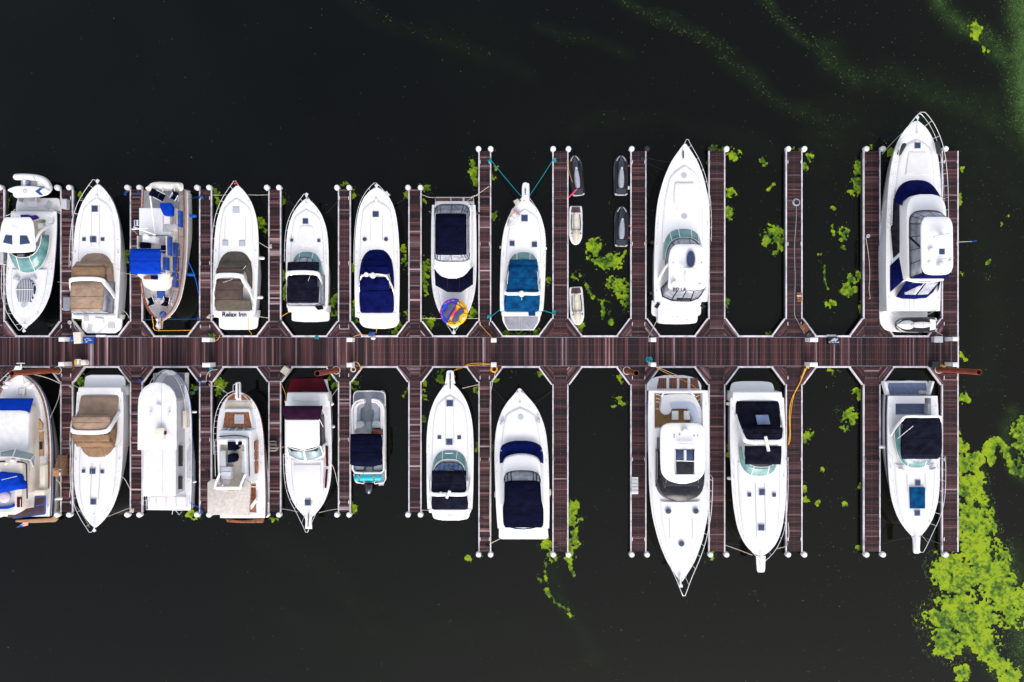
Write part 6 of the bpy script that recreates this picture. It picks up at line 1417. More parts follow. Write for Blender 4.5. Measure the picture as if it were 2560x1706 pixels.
# ------------------------------------------------------------------ fenders
def fender(crop,x,y,mt,label,ang=0,L=.34,r=.13,z=.85):
    p = C(crop,x,y,z); t = thing("boat_fender",label,"fender",p,"fenders hanging along the boats"); m = M(); a = math.radians(ang); d = Vector((math.cos(a),math.sin(a),-.35 if ang in (0,180) else 0)).normalized()*L/2
    m.capsule(p-d, p+d, r, 12); m.build("fender_body",mt,t,True); m = M(); e = p-d*1.3; m.tube([e, e-d*1.2+Vector((0,0,.3))],.015,4); m.build("fender_line","rope",t)
for a_ in (("B",1168,838,"white","white fender right of the Relax Inn cruiser, upper of two"),("B",1155,1172,"white","white fender right of the Relax Inn cruiser, lower of two"),("B",578,478,"bluerope","blue fender on the teak-decked trawler's right side near the stern",0,.5),("B",572,978,"bluerope","blue fender on the teak-decked trawler's right side near the bow",0,.4),
    ("G",565,445,"white","white fender on the maroon sedan's right side, nearer its stern"),("G",574,638,"white","white fender on the maroon sedan's right side, second one"),("F",595,513,"white","white fender on the houseboat's right side near the bow",0,.3,.09),("F",592,1108,"white","white fender on the houseboat's right side near the stern",0,.3,.09),("F",1210,1285,"cream","cream fender on the teak-hatch trawler's right side",0,.3),
    ("E",455,1276,"white","white fender on the cream trawler's right side near the flag",0,.4),("J",668,328,"cream","cream fender at the stern of the cruiser with the square window",180),("J",674,800,"white","white fender amidships on the cruiser with the square window",180),("J",160,325,"bluerope","dark blue fender at the teak-cockpit yacht's stern quarter",180,.3),("L",290,697,"white","white fender between the pier and the blue-sun-pad cruiser",180),
    ("H",1098,1058,"beige","grey fender at the navy-topped flybridge boat's right side",90,.3),("H",693,1075,"beige","grey fender at the navy-topped flybridge boat's left side",90,.3),("I",765,1185,"rubber","black fender at the BELLA yacht's left stern quarter",180,.4),("I",765,803,"rubber","dark fender at the BELLA yacht's left side amidships",180,.25),("D",240,447,"rubber","black fender left of the towable-tube boat's cockpit",0,.2),("D",622,455,"rubber","black fender right of the towable-tube boat's cockpit",0,.2),("A",60,965,"rubber","black fender at the hardtop cruiser's left side",90,.5),
    ("D",822,745,"white","small white fender left of the blue-canvas cruiser",90,.1,.07),("D",1210,756,"white","small white fender right of the blue-canvas cruiser",90,.1,.07),
    ("K",410,275,"rubber","pair of black fenders on the tall yacht's left foredeck",60,.75,.17,3.0),("K",652,268,"rubber","pair of black fenders on the tall yacht's right foredeck",100,.75,.17,3.0),("E",215,372,"white","white round fender on the cream trawler's foredeck, right side",30,.3,.15,2.6),("E",242,392,"white","second white round fender on the cream trawler's foredeck",30,.3,.15,2.6),("E",62,368,"white","white round fender on the cream trawler's left rail",0,.15,.14,2.8),("E",42,400,"white","white round fender outside the cream trawler's left rail",0,.15,.14,2.8),
    ("H",742,532,"palegrey","grey fender resting on the navy-banded boat's left foredeck",60,.25,.14,2.4),("H",1012,520,"palegrey","grey fender resting on the navy-banded boat's right foredeck",100,.25,.14,2.4),
    ("M",997,260,"red","red bumper beside the upper right jet ski",90,.08,.06,.4),("M",1003,1130,"red","upper red bumper beside the lower right jet ski",90,.08,.06,.4),("M",1000,1303,"red","lower red bumper beside the lower right jet ski",90,.08,.06,.4),("M",998,580,"white","white bumper beside the upper right jet ski's seat",90,.16,.07,.45)):
    fender(*a_)

# ------------------------------------------------------------------ ropes and hoses
def rope(crop, pts, mt, label, r=.02, name="mooring_line", sag=.12, cat="rope"):
    q = [C(crop,*p) for p in pts]
    if len(q) == 2:
        a, b_ = q; q = [a.lerp(b_, k/8)-Vector((0,0,sag*math.sin(k/8*math.pi))) for k in range(9)]
    else: q = [Vector(p) for p in catmull([tuple(p) for p in q],5)]
    m = M(); m.tube(q, r, 5); single(m,name,mt,label,cat,smooth=True)
z0 = Z0+.08
rope("B",[(755,300,z0),(920,297,1.9)],"rope","pale line from the pier end to the Relax Inn cruiser's left bow")
rope("B",[(1025,297,1.9),(1225,298,z0)],"rope","pale line from the Relax Inn cruiser's right bow to the next pier end")
rope("B",[(1120,688,1.7),(1235,755,z0)],"rope","pale spring line from the Relax Inn cruiser's right side")
rope("B",[(1080,1325,1.6),(1230,1348,z0)],"rope","pale stern line right of the Relax Inn lettering")
rope("B",[(735,1355,z0),(806,1312,1.6)],"rope","short pale stern line left of the Relax Inn lettering")
rope("B",[(160,1362,.5),(640,1356,z0)],"bluerope","blue line stretched across the slip behind the teak-decked trawler's bow",.022)
rope("B",[(540,850,2.2),(600,985,1.6),(640,1155,z0)],"bluerope","blue line hanging from the teak-decked trawler to the right pier",.03)
rope("B",[(545,335,2.0),(640,308,z0)],"bluerope","blue stern line from the teak-decked trawler to the right pier")
rope("B",[(238,1330,2.3),(250,1400,1.5),(255,1440,1.2),(300,1455,.9),(580,1452,z0)],"hose","yellow cord from the trawler's bowsprit along the slip end",.025,"shore_power_cable",cat="cord")
rope("B",[(300,1455,2.2),(290,1410,2.5),(350,1360,2.5),(400,1340,2.4)],"yellow","yellow cord looped over the teak-decked trawler's bowsprit",.022,"shore_power_cable",cat="cord")
rope("B",[(1060,1325,1.6),(1062,1440,.5),(1085,1480,.45),(1082,1503,z0)],"hose","tan hose trailing off the Relax Inn cruiser's platform",.028,"shore_power_cable",cat="cord")
rope("B",[(820,1490,z0),(800,1530,z0),(765,1545,z0+.1)],"hose","orange cord from the potted-plant pedestal over the dock corner",.026,"shore_power_cable",cat="cord")
rope("A",[(1030,962,1.6),(1105,972,z0)],"rope","pale spring line right of the tan-canvas cruiser")
rope("A",[(1105,972,z0),(1227,1000,2.3)],"rope","pale line from the pier to the teak-decked trawler's left side")
rope("A",[(1050,1280,1.5),(1100,1348,z0)],"rope","pale stern line right of the tan-canvas cruiser")
rope("A",[(490,1040,z0),(600,1048,1.8)],"rope","short pale line left of the tan-canvas cruiser's arch")
rope("A",[(690,1465,.6),(640,1430,z0),(610,1300,z0)],"rope","pale line from the tan-canvas cruiser's platform to the left pier")
rope("A",[(130,420,1.3),(90,460,1.0),(50,478,z0)],"rope","pale stern line left of the hardtop cruiser",.025)
rope("A",[(430,425,1.5),(515,458,z0)],"rope","pale stern line right of the hardtop cruiser",.025)
rope("A",[(625,450,z0),(648,470,1.8)],"rope","short pale line at the tan-canvas cruiser's left bow")
rope("C",[(745,265,z0),(860,330,1.9)],"black","black bow line left of the navy-canvas cruiser")
rope("C",[(1100,385,1.8),(1225,320,z0)],"black","black bow line right of the navy-canvas cruiser")
rope("C",[(635,345,z0),(520,462,1.7)],"black","black line right of the black-canvas cruiser's bow")
rope("C",[(205,350,z0),(265,395,1.8)],"black","black line left of the black-canvas cruiser's bow")
rope("C",[(145,1340,z0),(200,1305,z0),(265,1280,1.5)],"hose","tan cord from the pier to the black-canvas cruiser's transom",.025,"shore_power_cable",cat="cord")
rope("C",[(965,1345,1.5),(960,1440,.6),(955,1480,z0)],"hose","tan cord hanging behind the navy-canvas cruiser",.022,"shore_power_cable",cat="cord")
rope("C",[(755,1510,z0+.1),(815,1490,z0),(900,1495,z0),(945,1500,z0)],"hose","orange cord along the dock edge behind the navy-canvas cruiser",.022,"shore_power_cable",cat="cord")
rope("C",[(500,1255,1.5),(545,1285,1.0)],"rope","short line off the black-canvas cruiser's right quarter")
rope("D",[(745,8,z0),(998,310,2.1)],"tealrope","long teal line from the left pier to the bow pulpit of the blue-canvas cruiser",.03,sag=.2)
rope("D",[(1265,8,z0),(1070,305,2.1)],"tealrope","long teal line from the right pier to the bow pulpit of the blue-canvas cruiser",.03,sag=.2)
rope("D",[(820,1275,1.5),(735,1340,z0)],"tealrope","teal stern line left of the blue-canvas cruiser",.03)
rope("D",[(1185,1282,1.5),(1275,1310,z0)],"tealrope","teal stern line right of the blue-canvas cruiser",.03)
rope("D",[(145,293,z0),(210,318,1.0),(268,322,1.3)],"rope","pale line from the pier end to the towable-tube boat's left stern",.025)
rope("D",[(530,355,1.3),(725,225,z0)],"rope","tan crossed line from the towable-tube boat's stern to the long pier, upper",.025)
rope("D",[(560,325,1.3),(600,305,1.0),(640,308,z0)],"rope","tan crossed line from the towable-tube boat's stern to the long pier, lower",.025)
rope("D",[(150,1352,z0),(335,1352,1.8)],"rope","pale line from the left pier to the towable-tube boat's bow")
rope("D",[(520,1350,1.8),(640,1352,z0)],"rope","pale line from the towable-tube boat's bow to the long pier")
rope("D",[(635,1385,z0),(690,1450,z0),(770,1535,z0+.2)],"hose","orange cord from the long pier to the middle pedestal",.022,"shore_power_cable",cat="cord")
rope("E",[(250,298,2.2),(370,330,1.5),(475,375,z0)],"rope","pale bow line from the cream trawler to the pier corner",.03)
rope("E",[(478,378,z0),(455,500,.6),(395,640,2.1)],"rope","slack pale spring line from the pier corner to the cream trawler's side",.03)
rope("E",[(440,1130,1.8),(465,1150,1.2),(478,1185,z0)],"rope","pale line from the cream trawler to the pier below the stairs")
rope("E",[(440,1385,1.5),(478,1352,z0)],"rope","short pale stern line of the cream trawler")
rope("E",[(585,390,z0),(650,445,1.5)],"rope","pale line at the left stern of the brown-canvas cruiser")
rope("E",[(1010,380,z0),(915,455,1.5)],"rope","pale line at the right stern of the brown-canvas cruiser")
rope("E",[(905,895,1.7),(960,880,1.2),(1015,850,z0)],"hose","tan line from the brown-canvas cruiser's right side to the pier",.022)
rope("E",[(915,1078,1.7),(975,1120,1.2),(1018,1200,z0)],"rope","slack pale line from the brown-canvas cruiser's right side to the pier")
rope("E",[(840,1420,1.9),(1018,1348,z0)],"rope","pale bow line from the brown-canvas cruiser to the right pier end")
rope("E",[(490,722,z0),(565,716,1.8)],"rope","short pale line left of the brown-canvas cruiser's arch")
rope("E",[(545,1265,z0),(560,1100,z0),(548,850,z0),(555,700,z0),(570,640,z0)],"rope","long pale hose lying along the pier left of the brown-canvas cruiser",.028,"hose",cat="hose")
rope("E",[(598,1340,z0),(700,1500,2.0)],"rope","pale bow line left of the brown-canvas cruiser")
rope("F",[(150,285,z0),(192,335,1.3)],"bluerope","blue bow line left of the houseboat",.025)
rope("F",[(575,360,1.3),(650,280,z0)],"bluerope","blue bow line right of the houseboat",.03)
rope("F",[(560,1285,1.2),(660,1350,z0)],"bluerope","blue stern line right of the houseboat",.025)
rope("F",[(745,290,z0),(810,300,.9),(885,358,2.0)],"rope","pale bow line left of the teak-hatch trawler",.025)
rope("F",[(795,150,z0),(730,165,z0),(700,230,z0),(735,295,z0)],"rope","pale hose looped on the pier corner below the teal hose pedestal",.025,"hose",cat="hose")
rope("F",[(1165,945,1.9),(1205,970,1.2)],"black","black line hanging off the teak-hatch trawler's right side",.03)
rope("G",[(635,300,z0),(550,412,1.5)],"rope","pale stern line right of the maroon sedan")
rope("G",[(145,265,z0),(185,370,1.0),(175,430,1.5)],"hose","yellow cord from the pier to the maroon sedan's left quarter",.026,"shore_power_cable",cat="cord")
rope("G",[(565,935,1.8),(600,1010,1.2),(630,1145,z0)],"rope","slack tan line from the maroon sedan's right side to the pier")
rope("G",[(470,1370,2.0),(630,1338,z0)],"rope","pale bow line from the maroon sedan to the right pier")
rope("G",[(150,1338,z0),(290,1365,2.0)],"rope","pale bow line from the left pier to the maroon sedan")
rope("G",[(110,822,z0+.3),(170,810,1.6)],"rope","short pale line from the beige steps to the maroon sedan")
rope("G",[(760,85,z0+1),(800,95,z0+.3),(825,145,z0),(810,160,z0)],"hose","orange cord from the pedestal over the corner left of the pontoon boat",.026,"shore_power_cable",cat="cord")
rope("H",[(440,275,1.9),(570,245,z0)],"rope","pale bow line right of the teal-windshield cruiser",.028)
rope("H",[(130,1195,z0),(190,1198,1.5)],"rope","short pale stern line left of the teal-windshield cruiser")
rope("H",[(645,1450,z0),(820,1365,1.8)],"rope","pale stern line from the pier end to the navy-topped flybridge boat",.03)
rope("H",[(655,1435,z0),(645,1250,z0),(650,800,z0),(650,350,z0),(690,150,z0+.3)],"rope","long pale hose running along the middle long pier",.03,"hose",cat="hose")
rope("H",[(1120,290,z0),(965,410,2.1)],"black","black bow line right of the navy-banded flybridge boat")
rope("H",[(665,265,z0),(780,400,2.1)],"black","black bow line left of the navy-banded flybridge boat")
rope("H",[(380,140,2.0),(440,120,z0),(480,95,z0),(560,85,z0),(650,92,z0)],"hose","orange cord from the pedestal across the dock to the bow pulpit",.022,"shore_power_cable",cat="cord")
rope("H",[(385,190,1.5),(370,150,1.8),(430,115,z0),(520,100,z0),(650,96,z0)],"hose","second orange cord beside the bow pulpit of the teal-windshield cruiser",.025,"shore_power_cable",cat="cord")
rope("I",[(710,165,z0),(895,200,2.6)],"black","upper black bow line left of the BELLA yacht")
rope("I",[(710,200,z0),(850,262,2.5)],"black","lower black bow line left of the BELLA yacht")
rope("I",[(800,1375,.8),(750,1470,z0),(725,1515,z0+.6)],"rope","pale cord from the BELLA yacht's platform to the pedestal",.022,"shore_power_cable",cat="cord")
rope("J",[(640,1222,z0),(810,1285,2.1)],"rope","pale bow line left of the cruiser with the square window",.028)
rope("J",[(640,1215,z0),(740,1222,2.0)],"black","black line at the pier end left of the cruiser with the square window")
rope("J",[(970,1245,2.1),(1030,1222,z0),(1042,1150,z0),(1038,1080,z0)],"rope","pale bow line right of the cruiser with the square window",.028)
rope("J",[(1145,105,z0+.3),(1110,200,z0),(1060,300,z0),(1045,400,z0),(1048,500,z0),(1040,590,z0)],"hose","thick orange hose curving down the pier right of the square-window cruiser",.042,"hose",cat="hose")
rope("J",[(1155,100,z0+.3),(1120,180,z0),(1075,270,z0),(1052,420,z0),(1052,540,z0),(1040,590,z0)],"yellow","thinner yellow cord beside the thick orange hose",.022,"shore_power_cable",cat="cord")
rope("J",[(185,85,z0+.8),(250,125,1.2),(340,165,1.0),(430,210,1.6),(490,270,1.8),(510,330,2.0)],"hose","orange cord from the pedestal across the teak grating platform",.026,"shore_power_cable",cat="cord")
rope("J",[(185,85,z0+.8),(290,130,1.0),(340,150,1.0)],"rope","white cord beside the orange cord over the teak grating platform",.025,"shore_power_cable",cat="cord")
rope("S",[(1991,514,z0),(1990,560,z0),(1986,620,z0),(1988,700,z0),(1986,780,z0),(1995,805,z0),(2012,835,z0+.3)],"greyrope","grey hose running down the pier from its coil",.022,"hose",cat="hose")
rope("K",[(172,862,z0),(190,980,z0),(198,1100,z0),(193,1200,z0),(200,1262,z0),(192,1268,z0)],"rope","thin white cord lying along the pier left of the tall yacht",.02,"hose",cat="hose")
rope("K",[(275,700,z0),(300,620,1.6),(340,575,2.1)],"rope","pale spring line from the pier to the tall yacht's left side",.022)
rope("K",[(270,1370,z0),(350,1292,2.0)],"rope","pale stern line from the pier to the tall yacht's left quarter",.025)
rope("K",[(278,310,z0),(345,235,1.6),(410,170,2.7)],"greyrope","grey bow line from the pier end to the tall yacht's bow",.025)
rope("K",[(635,1480,1.0),(680,1510,z0+.2)],"rope","short pale line behind the jet ski on the tall yacht's platform")
rope("L",[(268,1360,z0),(360,1330,.9),(500,1305,2.1)],"black","black bow line left of the blue-sun-pad cruiser",.025)
rope("L",[(690,1358,z0),(545,1300,2.1)],"black","black bow line right of the blue-sun-pad cruiser",.025)
rope("M",[(120,150,z0),(130,330,.7),(180,500,1.0)],"hose","orange line from the pier to the tilted black jet ski",.02)

# ------------------------------------------------------------------ duckweed
def lattice(nx, ny, cells, seed):
    r_ = np.random.default_rng(seed); g_ = r_.random((int(ny/cells)+3, int(nx/cells)+3)); X, Y = np.meshgrid(np.arange(nx)/cells, np.arange(ny)/cells)
    xi, yi = X.astype(int), Y.astype(int); fx, fy = X-xi, Y-yi; fx = fx*fx*(3-2*fx); fy = fy*fy*(3-2*fy)
    return (g_[yi,xi]*(1-fx)+g_[yi,xi+1]*fx)*(1-fy)+(g_[yi+1,xi]*(1-fx)+g_[yi+1,xi+1]*fx)*fy
ST = 2.0; NX, NY = int(2620/ST), int(1760/ST); OX, OY = -30, -30
def fbm(seed, scales=(26,12,6,3), ws=(.4,.3,.2,.15)):
    return sum(w_*lattice(NX,NY,s_,seed+i) for i,(s_,w_) in enumerate(zip(scales,ws)))/sum(ws)
PXg, PYg = np.meshgrid(OX+np.arange(NX)*ST, OY+np.arange(NY)*ST)
field = np.full((NY,NX), -9.0, dtype=np.float32); bright = np.zeros((NY,NX), dtype=np.float32)
def ell(cx, cy, rx, ry, ang=0, w_=1.0, br=.6):
    a = math.radians(ang); x0, x1 = int((cx-OX-max(rx,ry)*1.8)/ST), int((cx-OX+max(rx,ry)*1.8)/ST)+1; y0, y1 = int((cy-OY-max(rx,ry)*1.8)/ST), int((cy-OY+max(rx,ry)*1.8)/ST)+1
    x0, y0 = max(x0,0), max(y0,0); x1, y1 = min(x1,NX), min(y1,NY)
    if x1 <= x0 or y1 <= y0: return
    X, Y = PXg[y0:y1,x0:x1]-cx, PYg[y0:y1,x0:x1]-cy; u = (X*math.cos(a)+Y*math.sin(a))/rx; v = (-X*math.sin(a)+Y*math.cos(a))/ry
    F = (1-np.sqrt(u*u+v*v))*w_; sub = field[y0:y1,x0:x1]; mk = F > sub; sub[mk] = F[mk]; b_ = bright[y0:y1,x0:x1]; b_[mk] = br
def line(pts, w0, w_=1.0, br=.6, step=.7):
    pts = np.array(catmull(pts,5)) if len(pts) > 2 else np.array(pts,float)
    for i in range(len(pts)-1):
        d = np.hypot(*(pts[i+1]-pts[i])[:2]); n = max(1,int(d/(w0*step)))
        for k in range(n): p = pts[i]+(pts[i+1]-pts[i])*k/n; ell(p[0],p[1],w0,w0,0,w_,br)
# dense mats to the right
for a_ in ((2410,1165,32,30),(2415,1225,38,60),(2428,1300,42,60),(2440,1370,50,60),(2380,1415,45,35),(2440,1440,60,40),(2410,1460,55,30),(2495,1470,40,55,-35),(2520,1520,30,50,-35),(2460,1410,50,60),(2350,1430,20,25),
    (2370,1550,50,45),(2340,1545,38,32),(2400,1510,45,28),(2420,1560,55,55),(2370,1600,45,40),(2455,1600,35,55,-35),(2440,1540,50,40),(2370,1625,18,22),(2490,1655,22,45,-45),(2525,1690,22,26),(2403,1683,17,20),
    (2560,1510,35,40),(2385,1115,14,40),(2402,1120,16,12)): ell(*a_[:4], a_[4] if len(a_) > 4 else 0, 1.15, .85)
line([(2410,1150),(2440,1155),(2450,1150),(2445,1140),(2425,1150)],11,1.6,.85); line([(2462,1130),(2475,1110),(2492,1102),(2478,1125),(2477,1160)],11,1.6,.85); line([(2492,1104),(2508,1115),(2520,1145),(2535,1175),(2552,1182),(2560,1180)],11,1.5,.8)
for a_ in ((2545,1080,18,25),(2555,1110,22,30),(2545,1150,14,20),(2558,1060,20,14)): ell(*a_,0,.9,.5)
# patches between the piers
for a_ in ((1487,612,16,14),(1490,630,18,28),(1498,652,16,16),(1520,650,30,20),(1540,645,18,15),(1528,665,18,16),(1553,643,14,12),(1570,640,12,14),(1528,700,14,14),(1545,712,20,16),(1560,728,20,16),(1568,755,14,18),(1535,715,16,20),(1550,738,14,10),(1438,694,16,14),(1448,820,10,14),
    (1935,585,22,22),(1948,600,20,24),(1922,590,16,14),(1910,614,9,7),(1938,632,6,6),(2146,430,12,22),(2143,458,14,22),(2135,478,14,14),(2142,415,10,18),(2125,700,14,12,-40),(2115,720,10,14,40),(2115,582,14,12),(2108,598,8,5),(2050,638,8,9),(2074,760,12,7),(1998,375,16,10),(2020,395,10,16),(2013,415,8,12),
    (1795,372,18,10),(1832,388,16,12),(1828,482,12,9),(1822,535,12,14),(1818,760,7,16),(2160,505,0.1,1),(2174,675,10,12),(2145,690,8,12),(2155,770,8,14),(2110,620,6,5),(2030,845,8,8),(1992,850,9,6),(1924,836,10,5),
    (1185,435,12,18),(1182,410,8,12),(1190,455,10,14),(1066,472,16,12),(1058,505,10,9),(1235,443,10,10),(1235,538,10,16),(1376,700,9,12),(1062,665,12,20),(1058,695,14,26),(1062,720,10,18),(1068,805,18,14),(1183,780,12,14),(1012,650,10,22),(1015,660,8,16),(988,832,10,8),(998,818,8,10),(1020,782,8,14),(1020,490,8,8),
    (708,495,9,14),(655,562,14,16),(662,575,8,12),(838,760,16,20),(845,745,10,20),(832,778,16,10),(885,800,8,20),(884,770,7,16),(858,463,10,10),(882,485,6,14),(540,480,8,12),(545,510,8,16),(318,632,14,14),(315,650,10,12),(708,690,7,14),(712,730,7,14),(1240,420,7,7),(1188,900,8,8),(885,670,5,9),(1010,625,8,10),(16,510,12,18),(205,490,8,8),(20,780,7,9),(196,795,8,10),(1270,835,18,8),(1300,838,22,8),(1340,830,12,12),
    (555,955,14,12),(548,975,10,12),(545,950,8,8),(490,970,12,8),(480,985,8,8),(478,1285,16,8),(495,1290,14,8),(690,1298,12,8),(840,960,12,14),(830,942,10,8),(888,960,10,18),(890,975,10,8),(884,1265,8,14),(1014,985,6,10),(1020,975,6,12),(1000,1330,0.1,1),(205,955,14,14),(325,960,10,14),(215,970,8,14),(322,990,6,10),
    (1100,940,12,16),(1108,925,10,8),(1060,965,8,16),(1058,990,10,14),(1235,945,10,8),(1190,975,6,10),(1192,1110,6,14),(1228,1095,8,14),(1232,1120,6,10),(1350,935,8,8),(1280,930,6,12),(1058,1045,6,12),
    (1550,945,10,9),(1558,955,8,10),(1547,1000,14,8),(1560,1012,8,8),(1535,1015,6,4),(1775,1390,10,12),(1795,1380,0.1,1),(1825,1115,8,8),(1820,1140,6,8),(2019,1090,12,14),(2012,1100,8,12),(2115,1040,20,18),(2128,1045,12,14),(2105,1060,6,14),(2145,980,14,10),(2152,990,8,12),(2080,925,18,4),(2082,937,4,6),(2145,1370,10,8),(2150,1218,6,8),(2056,1175,4,6),(2044,1258,6,6),(2111,1261,6,5),(2010,1225,6,14),(2013,1250,8,10),(2408,995,9,12),(2418,1002,6,6),(2400,900,0.1,1),(2405,890,8,8),(2413,900,6,5),
    (1432,1275,12,18),(1428,1300,14,28),(1432,1345,16,30),(1425,1380,12,14),(1365,1362,14,12),(1388,1395,14,10),(1378,1388,8,10),(1420,1397,10,8),(1440,1265,7,14),(1452,1298,10,6),(1172,1396,10,8),(1200,1390,6,5),(1438,1350,10,30),
    (2520,560,0.1,1),(2520,540,4,3),(2505,556,4,9),(2470,655,7,4,-50),(2470,696,8,5,30),(2398,495,5,14),(2402,685,6,8),(2405,425,5,12),(2190,385,9,10),(2222,380,12,14),(2215,360,8,7),(2175,370,9,6),(2215,800,6,8),(2210,788,6,6),
    (2436,75,14,22),(2440,90,8,22,-25),(2457,120,7,9),(2470,128,6,4)): 
    if a_[2] > 1: ell(*a_[:4], a_[4] if len(a_) > 4 else 0, 1.0, .62)
for pts, w_ in (([(1467,712),(1475,735),(1485,745)],4),([(1495,750),(1505,755),(1508,790),(1505,800)],4),([(1505,752),(1525,755)],3),([(1523,780),(1525,785)],5),([(1524,803),(1528,812)],6),([(1345,1445),(1356,1455)],6),([(1366,1475),(1385,1500),(1400,1515),(1415,1520),(1422,1530),(1430,1540)],5),([(1365,1410),(1362,1440),(1372,1462)],4),([(1425,1410),(1430,1430),(1435,1440)],4),([(2080,565),(2084,590)],4),([(2060,665),(2062,700),(2070,725)],2.5),
    ([(1935,460),(1920,475),(1930,468)],3),([(1768,405),(1775,400)],5),([(1905,400),(1912,412)],6),([(2080,520),(2090,525)],4),([(2135,725),(2120,740)],7),([(1300,842),(1340,838)],4),([(2120,1065),(2112,1080)],4)): line(pts,w_,1.1,.55)
N1 = fbm(11); N2 = fbm(31,(9,4,2),(.4,.4,.4)); N3 = fbm(55,(40,18,7),(.4,.4,.3)) 
nrm = lambda a: (a-a.mean())/a.std()
N4 = fbm(77,(5,2.5),(.5,.5))
inside = (field + .20*nrm(N1) + .22*nrm(N2)*(1.3-bright) + .34*nrm(N4)*(1.25-bright*.6)) > np.where(bright > .7, -.06, .15)
inside &= field > -.5
# loose scum specks: streaks of thin duckweed
speck = np.zeros((NY,NX), dtype=np.float32)
def streak(pts, width, dens):
    P_ = np.array(catmull(pts,6)); 
    for i in range(len(P_)-1):
        n = max(1,int(np.hypot(*(P_[i+1]-P_[i]))/(width*.35)))
        for k in range(n):
            c = P_[i]+(P_[i+1]-P_[i])*k/n; R_ = width*1.6
            x0,x1 = max(0,int((c[0]-R_-OX)/ST)), min(NX,int((c[0]+R_-OX)/ST)+1); y0,y1 = max(0,int((c[1]-R_-OY)/ST)), min(NY,int((c[1]+R_-OY)/ST)+1)
            if x1 <= x0 or y1 <= y0: continue
            d2 = ((PXg[y0:y1,x0:x1]-c[0])**2+(PYg[y0:y1,x0:x1]-c[1])**2)/(width*width); s_ = speck[y0:y1,x0:x1]; np.maximum(s_, dens*np.exp(-d2*1.6), out=s_)
streak([(2350,-20),(2365,30),(2400,60),(2430,70)],22,.4); streak([(2430,60),(2470,90),(2500,110),(2520,140),(2535,170)],26,.5); streak([(2440,70),(2500,150),(2560,240)],20,.10)
streak([(2550,-30),(2555,60),(2560,140),(2560,220),(2560,270),(2562,300)],48,.75); streak([(2520,200),(2535,260),(2560,300)],26,.25)
streak([(1540,-20),(1580,15),(1650,45),(1700,70),(1760,90),(1800,110),(1830,130)],15,.30); streak([(1560,0),(1640,50),(1720,85),(1790,125),(1860,180),(1920,235),(2000,290),(2070,300)],16,.16)
streak([(1890,-10),(1940,40),(1990,75),(2040,115),(2070,150),(2110,180),(2180,195)],20,.25); streak([(2100,185),(2200,195),(2300,220),(2420,270),(2520,320),(2570,370)],36,.07)
streak([(860,-10),(930,20),(1000,60),(1080,90),(1150,115),(1230,135)],14,.08); streak([(1380,70),(1420,90),(1480,100)],14,.05); streak([(2380,420),(2440,470),(2520,520),(2560,600)],40,.03)
streak([(2500,1440),(2530,1500),(2545,1560),(2560,1620),(2565,1700)],34,.8); streak([(2470,1370),(2500,1420),(2530,1470)],18,.8); streak([(2530,1050),(2545,1120),(2560,1170)],22,.25); streak([(2380,1600),(2430,1620),(2480,1660),(2520,1700)],24,.4)
streak([(2100,500),(2110,620),(2090,720),(2060,800)],20,.03); streak([(1380,1420),(1400,1500),(1440,1580),(1480,1640),(1540,1690)],14,.03); streak([(2060,1150),(2080,1220),(2110,1260)],6,.10); streak([(1460,620),(1480,700),(1500,780)],30,.012); streak([(1360,1430),(1380,1480),(1420,1520),(1440,1560)],10,.12); streak([(2410,900),(2480,960),(2520,1040)],40,.03); streak([(1885,1480),(1920,1530)],10,.1)
streak([(2430,1200),(2450,1260),(2470,1330),(2490,1400)],14,.7); streak([(250,360),(420,395),(600,420)],10,.02); streak([(1440,1600),(1470,1650),(1550,1690)],18,.04)
rnd = RNG.random((NY,NX)); speckin = (rnd < .5*speck*(.25+1.5*np.clip((N4-.42)*3,0,1.2))) & ~inside
fringe = (field > -.75) & (field < .3) & (rnd > .72+.18*(bright < .7)) & (N4 > .42) & ~inside; speckin |= fringe
sparse = (rnd < .0007*(1+4*(PXg>2050)+2*(PXg>1400))) & ~inside; speckin |= sparse
